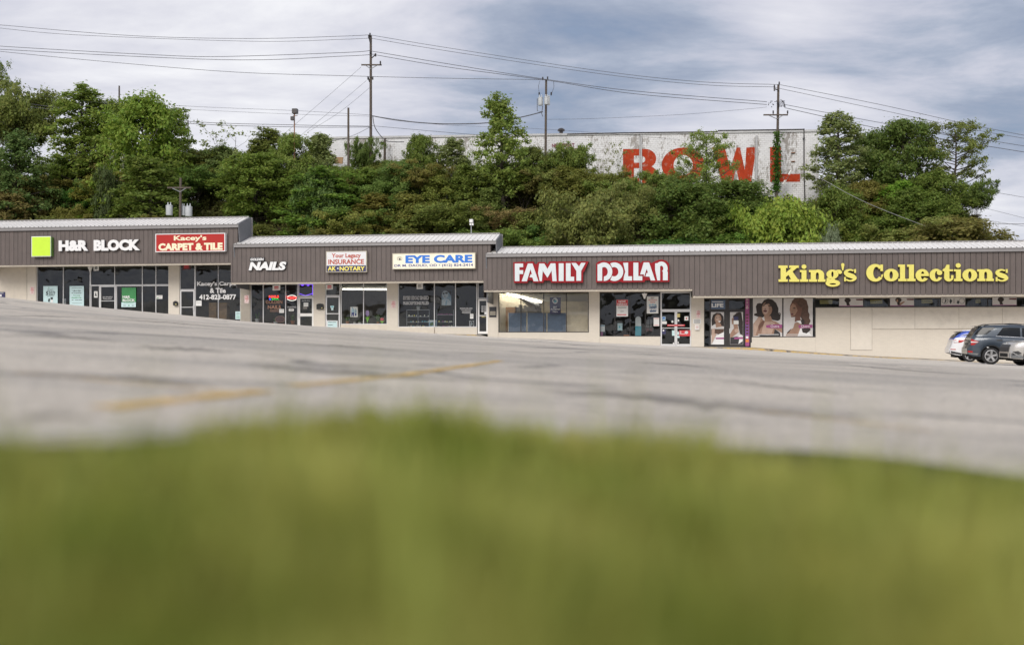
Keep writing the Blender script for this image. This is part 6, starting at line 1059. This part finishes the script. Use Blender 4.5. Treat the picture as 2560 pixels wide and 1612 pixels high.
for ri, (rn, v) in enumerate(ROWS):
    x = -70 + rr.uniform(0, 60)
    while x < 2490:
        vv = v + rr.uniform(-1.2, 1.2)
        if x < 620: ks, cs = ['bush', 'bush', 'sumac', 'maple', 'bush', 'locust'], [G_OLIVE, G_OLIVE, G_MID, G_DARK, G_BROWN, G_MID]
        elif x < 1250: ks, cs = ['locust', 'sumac', 'maple', 'sumac', 'bush', 'sapling'], [G_MID, G_OLIVE, G_MID, G_OLIVE, G_DARK, G_BROWN]
        elif x < 1640: ks, cs = ['sumac', 'sumac', 'sumac', 'bush', 'maple'], [G_BROWN, G_OLIVE, G_BROWN, G_OLIVE, G_DARK]
        elif x < 2060: ks, cs = ['maple', 'maple', 'bush', 'sumac'], [G_DARK, G_MID, G_DARK, G_MID]
        else: ks, cs = ['maple', 'locust', 'bush', 'sumac', 'maple'], [G_MID, G_DARK, G_BRIGHT, G_MID, G_OLIVE]
        k, c = rr.choice(ks), rr.choice(cs)
        gp = pz(x, 500, vv); gz = hill_z((gp - OO).dot(U), vv); hh = {'maple': 6.2, 'locust': 7, 'sumac': 4.6, 'bush': 3.4, 'sapling': 5.5}[k] * rr.uniform(.8, 1.25)
        lim = interp(x, SKY) + rr.uniform(4, 45); zmax = (HY - lim) / F * gp.y; hh = min(hh, zmax - gz)
        step = rr.uniform(42, 74) * (1.0 if ri < 3 else .9)
        if hh > 1.2 and not (430 < x < 770 and ri in (1, 2, 3) and rr.random() < .6):
            nm, kn = KN[k]; mk = min(MARK, key=lambda q: abs(q[0] - x)); side = 'above' if abs(mk[0] - x) < 18 else ('above left of' if x < mk[0] else 'above right of')
            lb = f'{COLN[c]} {kn} {"shrub" if "shrub" in nm else "tree"}, {rn} bank row, {side} {mk[1]}'
            if lb in seen: seen[lb] += 1
            if lb not in seen:
                seen[lb] = 1; wid = hh * {'maple': .95, 'locust': .8, 'sumac': 1.35, 'bush': 1.35, 'sapling': .6}[k] * rr.uniform(.9, 1.15)
                jit = tuple(ch * rr.uniform(.82, 1.2) for ch in c); plant(nm, k, rr.randrange(9), Vector((gp.x, gp.y, gz - .15)), hh + .15, wid, jit, lb, 'trees and shrubs covering the bank')
        x += step
# ground cover of the bank: one mass of small leaves
g = np.random.default_rng(3); n = 150000; uu = g.uniform(-52, 56, n); vv = 25 + 18 * g.random(n) ** .9
hz = np.array([hill_z(a, b) for a, b in zip(uu, vv)]); nz_ = np.sin(uu * 1.3 + np.sin(vv * .9) * 2) * np.sin(vv * 1.1 + np.sin(uu * .7)) * .5 + .5
keep = (hz > 1.5) & ~((np.abs(uu + 20.5 + (vv - 33) * .35) < 1.6) & (vv > 28.5) & (vv < 38) & (g.random(n) < .85)); uu, vv, hz, nz_ = uu[keep], vv[keep], hz[keep], nz_[keep]; n = len(uu)
P = np.array(OO)[None] + uu[:, None] * np.array(U)[None] + vv[:, None] * np.array(NV)[None]; P[:, 2] = hz + g.random(n) * (.2 + 1.3 * nz_)
nr = g.normal(0, .7, (n, 3)) + np.array([0, -.5, .8]); nr /= np.linalg.norm(nr, axis=1)[:, None]; t1 = np.cross(nr, g.normal(0, 1, (n, 3))); t1 /= np.linalg.norm(t1, axis=1)[:, None]; t2 = np.cross(nr, t1); sz = g.uniform(.09, .24, n)[:, None]
V = np.stack([P - t1 * sz, P - t2 * sz * .5, P + t1 * sz, P + t2 * sz * .5], 1).reshape(-1, 3)
o = bpy.data.objects.new('undergrowth', np_mesh('undergrowth', V, np.arange(len(V)).reshape(-1, 4), ['leaf'])); C.objects.link(o); o.color = (.17, .17, .05, 1); tag(o, 'low tangled undergrowth covering the steep bank between the trees', 'undergrowth', None, 'stuff')
# ivy on the pole
mb = MB(); rr = random.Random(9)
a, b = pz(1943.5, 330, PVv + 2.8), pz(1940, 480, PVv + 2.8)
for i in range(700):
    c = a.lerp(b, rr.random() ** .8) + Vector((rr.gauss(0, .2), rr.gauss(0, .2), rr.gauss(0, .1))); q = Vector((rr.gauss(0, 1), rr.gauss(0, 1), rr.gauss(0, 1))).normalized() * .14; w = q.cross(Vector((rr.gauss(0, 1), -1, rr.gauss(0, 1)))).normalized() * .09
    mb.add([c - q, c - w, c + q, c + w], [(0, 1, 2, 3)])
o = mb.build('ivy', 'leaf', p3); o.color = (.08, .15, .02, 1)
# ------------------------------------------------------------------ parked cars
mat('car_grey', (.04, .055, .075), .28, .2, var=.04); mat('car_white', (.72, .72, .73), .3, var=.03); mat('car_silver', (.45, .43, .40), .3, .3, var=.04); mat('car_blue', (.03, .08, .42), .35, var=.05)
mat('car_glass', (.012, .014, .016), .08, var=0, spec=.3); mat('tyre', (.015, .015, .016), .8); mat('rim', (.55, .55, .56), .3, .7, var=.03); mat('car_trim', (.03, .031, .033), .55); mat('chrome', (.7, .7, .7), .15, .9, var=0)
mat('tail_red', (.42, .015, .012), .2, var=.2, scale=9); mat('lamp_clear', (.62, .6, .6), .15, var=.1); mat('under_black', (.006, .006, .006), .9); mat('car_lower', (.16, .165, .17), .5)
for m_ in ('car_grey', 'car_white', 'car_silver', 'car_blue'): bsdf(MATS[m_]).inputs['Coat Weight'].default_value = .6; bsdf(MATS[m_]).inputs['Coat Roughness'].default_value = .04
def car(name, label, paint, anchor, alpha, sp):
    """sp: L, hw, wheels x, wheel r, bottom/top/width profiles, greenhouse outline; anchor = ground point under the rear wheel on the camera side"""
    ca, sa = math.cos(alpha), math.sin(alpha); fx = Vector((ca, sa, 0)); ly = Vector((-sa, ca, 0)); side = sp['side']
    o0 = Vector(anchor) - fx * sp['wx'][sp['aw']] - ly * (side * (sp['hw'] - .04)); gz = anchor[2]
    def T(x, y, z): p = o0 + fx * x + ly * y; p.z = gz + z; return p
    L, hw, wr = sp['L'], sp['hw'], sp['wr']; ra = wr * 1.16
    t = empty(name, T(L / 2, 0, 0), label, 'car', 'cars parked at the right end of the lot')
    xs = sorted(set([round(L * i / 46, 3) for i in range(47)] + [round(w + ra * math.cos(math.pi * k / 14), 3) for w in sp['wx'] for k in range(15)] + [.02, .05, .09, .13, .2, L - .02, L - .05, L - .1, L - .16]))
    def arch(x):
        z = interp(x, sp['bot'])
        for w in sp['wx']:
            d = abs(x - w)
            if d < ra: z = max(z, wr + math.sqrt(max(0, ra * ra - d * d)))
        return z
    top = lambda x: interp(x, sp['top']); wid = lambda x: hw * interp(x, sp['wid'])
    WR = [(0, .95), (.08, .985), (.3, 1.0), (.55, 1.0), (.78, .985), (.93, .955), (1, .9)]
    GR = [(0, .91), (.35, .875), (.7, .83), (.88, .79), (.96, .73), (1, .6)]
    gx0, gx1 = sp['gh'][0][0], sp['gh'][-1][0]; gtop = lambda x: interp(x, sp['gh'])
    def loft(rows, X, zb, zt, w):
        mb = MB(); n = len(rows) * 2; pts = []
        for x in X:
            a, b = zb(x), max(zt(x), zb(x) + .01); rg = [(w(x) * m, a + (b - a) * f) for f, m in rows]
            pts += [T(x, -y, z) for y, z in rg] + [T(x, y, z) for y, z in reversed(rg)]
        fc = [(i * n + j, i * n + j + 1, (i + 1) * n + j + 1, (i + 1) * n + j) for i in range(len(X) - 1) for j in range(n - 1)] + [tuple(range(n)), tuple(reversed(range((len(X) - 1) * n, len(X) * n)))]
        mb.add(pts, fc); return mb
    b = loft(WR, xs, arch, top, wid).build('body', paint, t, smooth=True)
    gX = [x for x in xs if gx0 < x < gx1]; gX = [gx0] + gX + [gx1]
    gb = lambda x: top(x) - .04
    loft(GR, gX, gb, lambda x: gtop(x), wid).build('cabin', sp.get('cabin', paint), t, smooth=True)
    def surf(x, z, green, off=.012, sd=None):
        sd = side if sd is None else sd
        if green: a, c, rows = gb(x), gtop(x), GR
        else: a, c, rows = arch(x), top(x), WR
        f = max(0, min(1, (z - a) / max(.02, c - a))); return T(x, sd * (wid(x) * interp(f, rows) + off), z)
    def patch(q, green, off=.012, n=7, m=4, sd=None):
        mb = MB(); P = []
        for j in range(m + 1):
            for i in range(n + 1):
                s, r = i / n, j / m; x = (q[0][0] * (1 - s) + q[1][0] * s) * (1 - r) + (q[3][0] * (1 - s) + q[2][0] * s) * r; z = (q[0][1] * (1 - s) + q[1][1] * s) * (1 - r) + (q[3][1] * (1 - s) + q[2][1] * s) * r; P.append(surf(x, z, green, off, sd))
        mb.add(P, [(j * (n + 1) + i, j * (n + 1) + i + 1, (j + 1) * (n + 1) + i + 1, (j + 1) * (n + 1) + i) for j in range(m) for i in range(n)]); return mb
    for nm, mm, q, green in sp['patches']:
        for sd in (side, -side): patch(q, green, sd=sd, off={'chrome': .02, 'lamp_clear': .024 if nm == 'lamp_strip' else .012}.get(mm, .012)).build(nm, mm, t, smooth=True)
    for nm, mm, y0, y1, pl in sp.get('across', ()):       # panels that run across the tail or nose
        mb = MB(); P = [T(x, y, z) for x, z in pl for y in (y0, y1)]; mb.add(P, [(2 * i, 2 * i + 1, 2 * i + 3, 2 * i + 2) for i in range(len(pl) - 1)]); mb.build(nm, mm, t)
    mb = MB(); mb.hexa([T(.3, -hw * .78, .22), T(L - .3, -hw * .78, .22), T(L - .3, hw * .78, .22), T(.3, hw * .78, .22), T(.3, -hw * .78, .7), T(L - .3, -hw * .78, .7), T(L - .3, hw * .78, .7), T(.3, hw * .78, .7)]); mb.build('underbody', 'under_black', t)
    for w in sp['wx']:
        for sd in (1, -1):
            c = T(w, sd * (hw - .13), wr); ax = ly * sd; wm = MB()
            wm.lathe(c, [(wr * .62, -.11), (wr * .9, -.12), (wr * .98, -.09), (wr, -.04), (wr, .05), (wr * .98, .09), (wr * .9, .115), (wr * .72, .12), (wr * .69, .1)], 28, 0, ax); we = wm.build('wheel', 'tyre', t, smooth=True)
            rm = MB(); rr_ = wr * .69; rm.lathe(c, [(rr_, .07), (rr_ * 1.02, .115), (rr_ * .93, .118), (rr_ * .9, .07)], 28, 0, ax); up = ZV; fw = ax.cross(up)
            rm.lathe(c, [(.001, .085), (rr_ * .2, .085), (rr_ * .26, .06)], 12, 0, ax)
            for k in range(5):
                a = math.pi / 2 + k * 2 * math.pi / 5 + .1; d = fw * math.cos(a) + up * math.sin(a); e = fw * -math.sin(a) + up * math.cos(a); q = []
                for r_, hwid, dp in ((rr_ * .12, rr_ * .14, .095), (rr_ * .97, rr_ * .2, .112)):
                    for s_ in (-1, 1): q.append(c + d * r_ + e * hwid * s_ + ax * dp)
                rm.add([q[0], q[1], q[3], q[2], *[p - ax * .04 for p in (q[0], q[1], q[3], q[2])]], [(0, 1, 2, 3), (0, 4, 5, 1), (1, 5, 6, 2), (2, 6, 7, 3), (3, 7, 4, 0)])
            rm.build('rim', 'rim', we); dk = MB(); dk.lathe(c, [(.001, .03), (rr_ * .95, .03)], 20, 0, ax); dk.build('brake_disc', 'car_trim', we)
            am = MB(); n = 16                                          # dark lip round the wheel arch
            for k in range(n):
                P = []
                for kk in (k, k + 1):
                    an = math.pi * (kk / n); 
                    for r_ in (ra * .985, ra * 1.09): x = w + r_ * math.cos(an); z = wr + r_ * math.sin(an); P.append(surf(max(.02, min(L - .02, x)), max(z, interp(x, sp['bot'])), False, .016, sd))
                am.add(P, [(0, 1, 3, 2)])
            am.build('arch_trim', sp.get('arch', 'car_trim'), t)
    for nm, mm, pts, r_ in sp.get('rails', ()):
        for sd in (side, -side): mb = MB(); mb.tube([T(x, sd * hw * yf, z) for x, yf, z in pts], r_, 6); mb.build(nm, mm, t)
    return t
def on_lot(x, Y): X = (x - CX) / F * Y; return (X, Y, lot_z(X, Y))
WID = [(0, .74), (.05, .84), (.15, .93), (.4, .985), (.8, 1), (3.9, 1), (4.4, .95), (4.65, .86), (4.8, .7)]
car('parked_car', 'dark grey estate car with roof rails parked sideways, between the white and silver cars', 'car_grey', on_lot(2478, 47), R(-14), dict(L=4.79, hw=.955, side=-1, aw=0, wx=(.98, 3.89), wr=.385,
    bot=[(0, .46), (.25, .36), (.6, .34), (4.2, .3), (4.79, .35)], top=[(0, .72), (.05, .78), (.09, .84), (.12, 1.02), (.2, 1.2), (.3, 1.28), (1.2, 1.27), (2.6, 1.2), (3.5, 1.12), (4.4, 1.0), (4.7, .86), (4.79, .7)], wid=WID,
    gh=[(.16, 1.2), (.3, 1.42), (.5, 1.68), (.62, 1.735), (1.0, 1.78), (1.8, 1.80), (2.5, 1.77), (2.9, 1.68), (3.3, 1.42), (3.75, 1.1)],
    patches=[('side_window', 'car_glass', [(.27, 1.33), (.80, 1.37), (1.19, 1.675), (.50, 1.66)], True), ('side_window', 'car_glass', [(1.22, 1.31), (2.2, 1.245), (2.2, 1.655), (1.50, 1.675)], True), ('side_window', 'car_glass', [(2.28, 1.24), (3.25, 1.19), (2.85, 1.60), (2.28, 1.65)], True),
        ('tail_light', 'tail_red', [(.125, .87), (.26, .88), (.46, 1.03), (.15, 1.16)], False), ('lamp_strip', 'lamp_clear', [(.13, .985), (.38, .985), (.44, 1.03), (.14, 1.045)], False), ('reflector', 'tail_red', [(.02, .55), (.2, .53), (.21, .60), (.02, .62)], False), ('belt_strip', 'chrome', [(1.18, 1.265), (3.4, 1.135), (3.4, 1.16), (1.18, 1.295)], False),
        ('door_handle', 'car_trim', [(1.2, 1.07), (1.45, 1.06), (1.45, 1.12), (1.2, 1.13)], False), ('side_strip', 'chrome', [(1.62, .70), (3.3, .66), (3.3, .69), (1.62, .73)], False), ('sill', 'car_trim', [(1.55, .345), (3.4, .315), (3.4, .40), (1.5, .43)], False), ('lower_bumper', 'car_lower', [(.015, .47), (.4, .42), (.44, .5), (.015, .53)], False)],
    across=[('rear_window', 'car_glass', -.62, .62, [(.215, 1.3), (.32, 1.47), (.455, 1.66)]), ('spoiler', 'car_grey', -.7, .7, [(.44, 1.715), (.36, 1.73), (.62, 1.76)]), ('number_plate_panel', 'car_trim', -.35, .35, [(.085, .86), (.10, .98)])],
    rails=[('roof_rail', 'car_trim', [(.7, .72, 1.745), (.95, .72, 1.815), (1.8, .72, 1.845), (2.5, .72, 1.80), (2.75, .72, 1.72)], .024)]))
car('parked_car', 'white car with blue rear roof pillar, half hidden behind the dark grey car', 'car_white', on_lot(2425, 53.5), R(-14), dict(L=4.6, hw=.9, side=-1, aw=0, wx=(.98, 3.65), wr=.345, cabin='car_blue', arch='car_white',
    bot=[(0, .46), (.3, .36), (.7, .30), (4.6, .3)], top=[(0, .66), (.05, .74), (.1, .86), (.16, 1.05), (.24, 1.22), (.4, 1.26), (1.6, 1.28), (2.6, 1.2), (3.4, 1.1), (4.4, .9), (4.6, .65)], wid=WID,
    gh=[(.2, 1.18), (.36, 1.36), (.62, 1.53), (.9, 1.6), (1.6, 1.655), (2.3, 1.64), (2.8, 1.52), (3.5, 1.08)],
    patches=[('side_window', 'car_glass', [(.52, 1.36), (1.55, 1.36), (1.55, 1.55), (1.1, 1.47)], True), ('tail_light', 'tail_red', [(.2, .98), (.55, 1.0), (.78, 1.14), (.2, 1.14)], False), ('lamp_strip', 'lamp_clear', [(.19, 1.0), (.42, 1.0), (.42, 1.12), (.19, 1.12)], False), ('reflector', 'tail_red', [(.05, .63), (.3, .62), (.3, .66), (.05, .67)], False), ('lower_bumper', 'car_trim', [(.01, .46), (.7, .33), (.62, .44), (.02, .58)], False)],
    across=[('rear_window', 'car_glass', -.58, .58, [(.235, 1.24), (.34, 1.37), (.5, 1.475)]), ('spoiler', 'car_trim', -.6, .6, [(.5, 1.5), (.4, 1.53), (.72, 1.59)])],
    rails=[('roof_stripe', 'car_white', [(.85, .66, 1.605), (1.6, .68, 1.655), (2.3, .68, 1.645)], .03)]))
car('parked_car', 'front end of a pale silver car at the right edge, before the dark grey car', 'car_silver', on_lot(2586, 43.5), R(171.5), dict(L=4.6, hw=.925, side=1, aw=1, wx=(.95, 3.66), wr=.365,
    bot=[(0, .4), (.5, .32), (4.1, .30), (4.45, .33), (4.6, .36)], top=[(0, .7), (.1, 1.0), (.3, 1.1), (1.8, 1.1), (3.4, 1.12), (4.0, 1.08), (4.35, 1.0), (4.47, .93), (4.56, .80), (4.6, .6)], wid=[(0, .76), (.15, .93), (.5, 1), (3.9, 1), (4.25, .96), (4.45, .88), (4.55, .78), (4.6, .68)],
    gh=[(.25, 1.08), (.6, 1.5), (1.2, 1.66), (2.0, 1.69), (2.6, 1.6), (3.45, 1.1)], arch='car_trim',
    patches=[('side_window', 'car_glass', [(1.0, 1.18), (3.0, 1.18), (2.5, 1.55), (1.1, 1.58)], True), ('headlight', 'lamp_clear', [(3.95, .84), (4.38, .78), (4.40, .91), (4.0, .96)], False), ('lower_bumper', 'car_lower', [(4.0, .34), (4.585, .36), (4.592, .56), (4.2, .50)], False), ('fog_surround', 'car_trim', [(4.15, .55), (4.50, .46), (4.50, .62), (4.3, .66)], False), ('chrome_wing', 'chrome', [(4.2, .40), (4.53, .60), (4.56, .66), (4.28, .46)], False)],
    across=[('grille', 'car_trim', -.6, .6, [(4.612, .62), (4.585, .80), (4.50, .92)]), ('lower_grille', 'under_black', -.5, .5, [(4.612, .40), (4.612, .55)])]))

# ------------------------------------------------------------------ grass of the verge
def grass(n=80000):
    g = np.random.default_rng(5); Y = .22 + 2.3 * g.random(n * 3) ** 1.25; X = (g.random(n * 3) * 2 - 1) * (.85 * Y + .3)
    cl = np.sin(X * 7 + np.sin(Y * 5) * 1.5) * np.sin(Y * 6 + np.sin(X * 4) * 2) * .5 + .5
    ed = np.array([verge_edge(a) for a in X]) + .09 * np.sin(X * 9) + .05 * np.sin(X * 23 + 1)
    k = (Y < ed + g.normal(0, .05, n * 3)) ; X, Y, cl, ed = [a[k][:n] for a in (X, Y, cl, ed)]; n = len(X)
    z0 = np.array([soil_z(a, b) for a, b in zip(X, Y)]); h = (.055 + .06 * g.random(n) + .05 * cl) * (1 + .25 * (g.random(n) < .06)); a = g.uniform(0, 6.28, n); le = h * g.uniform(.15, .7, n)
    tall = (g.random(n) < .0022) & (Y > .5); h = np.where(tall, h + g.uniform(.08, .2, n), h)
    w = g.uniform(.0018, .004, n) * (1 + .6 * (g.random(n) < .15)); px, py = np.cos(a), np.sin(a); dx, dy = -py, px
    B = np.stack([X, Y, z0], 1); D = np.stack([px, py, 0 * px], 1); S = np.stack([dx, dy, 0 * dx], 1) * w[:, None]; Zv = np.array([0, 0, 1.])
    M = B + D * (le * .35)[:, None] + Zv * (h * .6)[:, None]; Tp = B + D * le[:, None] + Zv * h[:, None]
    V = np.stack([B - S, B + S, M + S * .8, M - S * .8, Tp + S * .12, Tp - S * .12], 1).reshape(-1, 3); i = np.arange(n)[:, None] * 6
    Q = np.concatenate([i + np.array([0, 1, 2, 3]), i + np.array([3, 2, 4, 5])], 1).reshape(-1, 4)
    me = np_mesh('grass', V, Q, ['grass_leaf']); o = bpy.data.objects.new('grass', me); C.objects.link(o); o.color = (.27, .30, .058, 1); tag(o, 'out of focus green grass of the verge filling the foreground', 'grass', None, 'stuff')
grass()
def weed(label, x, y, Y, s, seed, col=(.05, .1, .015)):
    rr = random.Random(seed); d = ray(x, y); c = d * (Y / d.y); c.z = lot_z(c.x, c.y) if Y > kerb_y(c.x) else soil_z(c.x, c.y); t = empty('weed', c, label, 'weed', 'weeds along the broken kerb'); mb = MB(); st = MB()
    for k in range(5): a = rr.uniform(0, 6.28); e = c + Vector((math.cos(a) * s * .5, math.sin(a) * s * .5, s * rr.uniform(.6, 1.1))); st.tube([c, c.lerp(e, .5) + ZV * s * .15, e], .003, 4); 
    for k in range(46):
        a = rr.uniform(0, 6.28); r_ = s * rr.uniform(.05, .75); p = c + Vector((math.cos(a) * r_, math.sin(a) * r_, s * rr.uniform(.1, 1.0))); q = Vector((rr.gauss(0, 1), rr.gauss(0, 1), rr.gauss(0, .6))).normalized() * s * .24; w = q.cross(Vector((rr.gauss(0, .5), rr.gauss(0, .5), 1))).normalized() * s * .11
        mb.add([p - q, p - w, p + q, p + w], [(0, 1, 2, 3)])
    st.build('stem', 'plant_green', t); o = mb.build('leaves', 'leaf', t); o.color = (*col, 1)
weed('dark leafy weed at the top of the broken kerb, middle of three', 925, 1062, 2.95, .05, 1, (.06, .10, .02)); weed('bright leafy weed on the broken kerb, right of the darker one', 1050, 1064, 2.95, .05, 2, (.06, .13, .015)); weed('tiny pale weed on the kerb left of the two larger weeds', 788, 1050, 3.0, .03, 3, (.1, .16, .02))
weed('dark weed tuft at the grass edge below the left end of the yellow line', 570, 1110, 2.1, .05, 4); weed('low dark weed in the grass edge near the right third', 1860, 1190, 1.9, .06, 5)
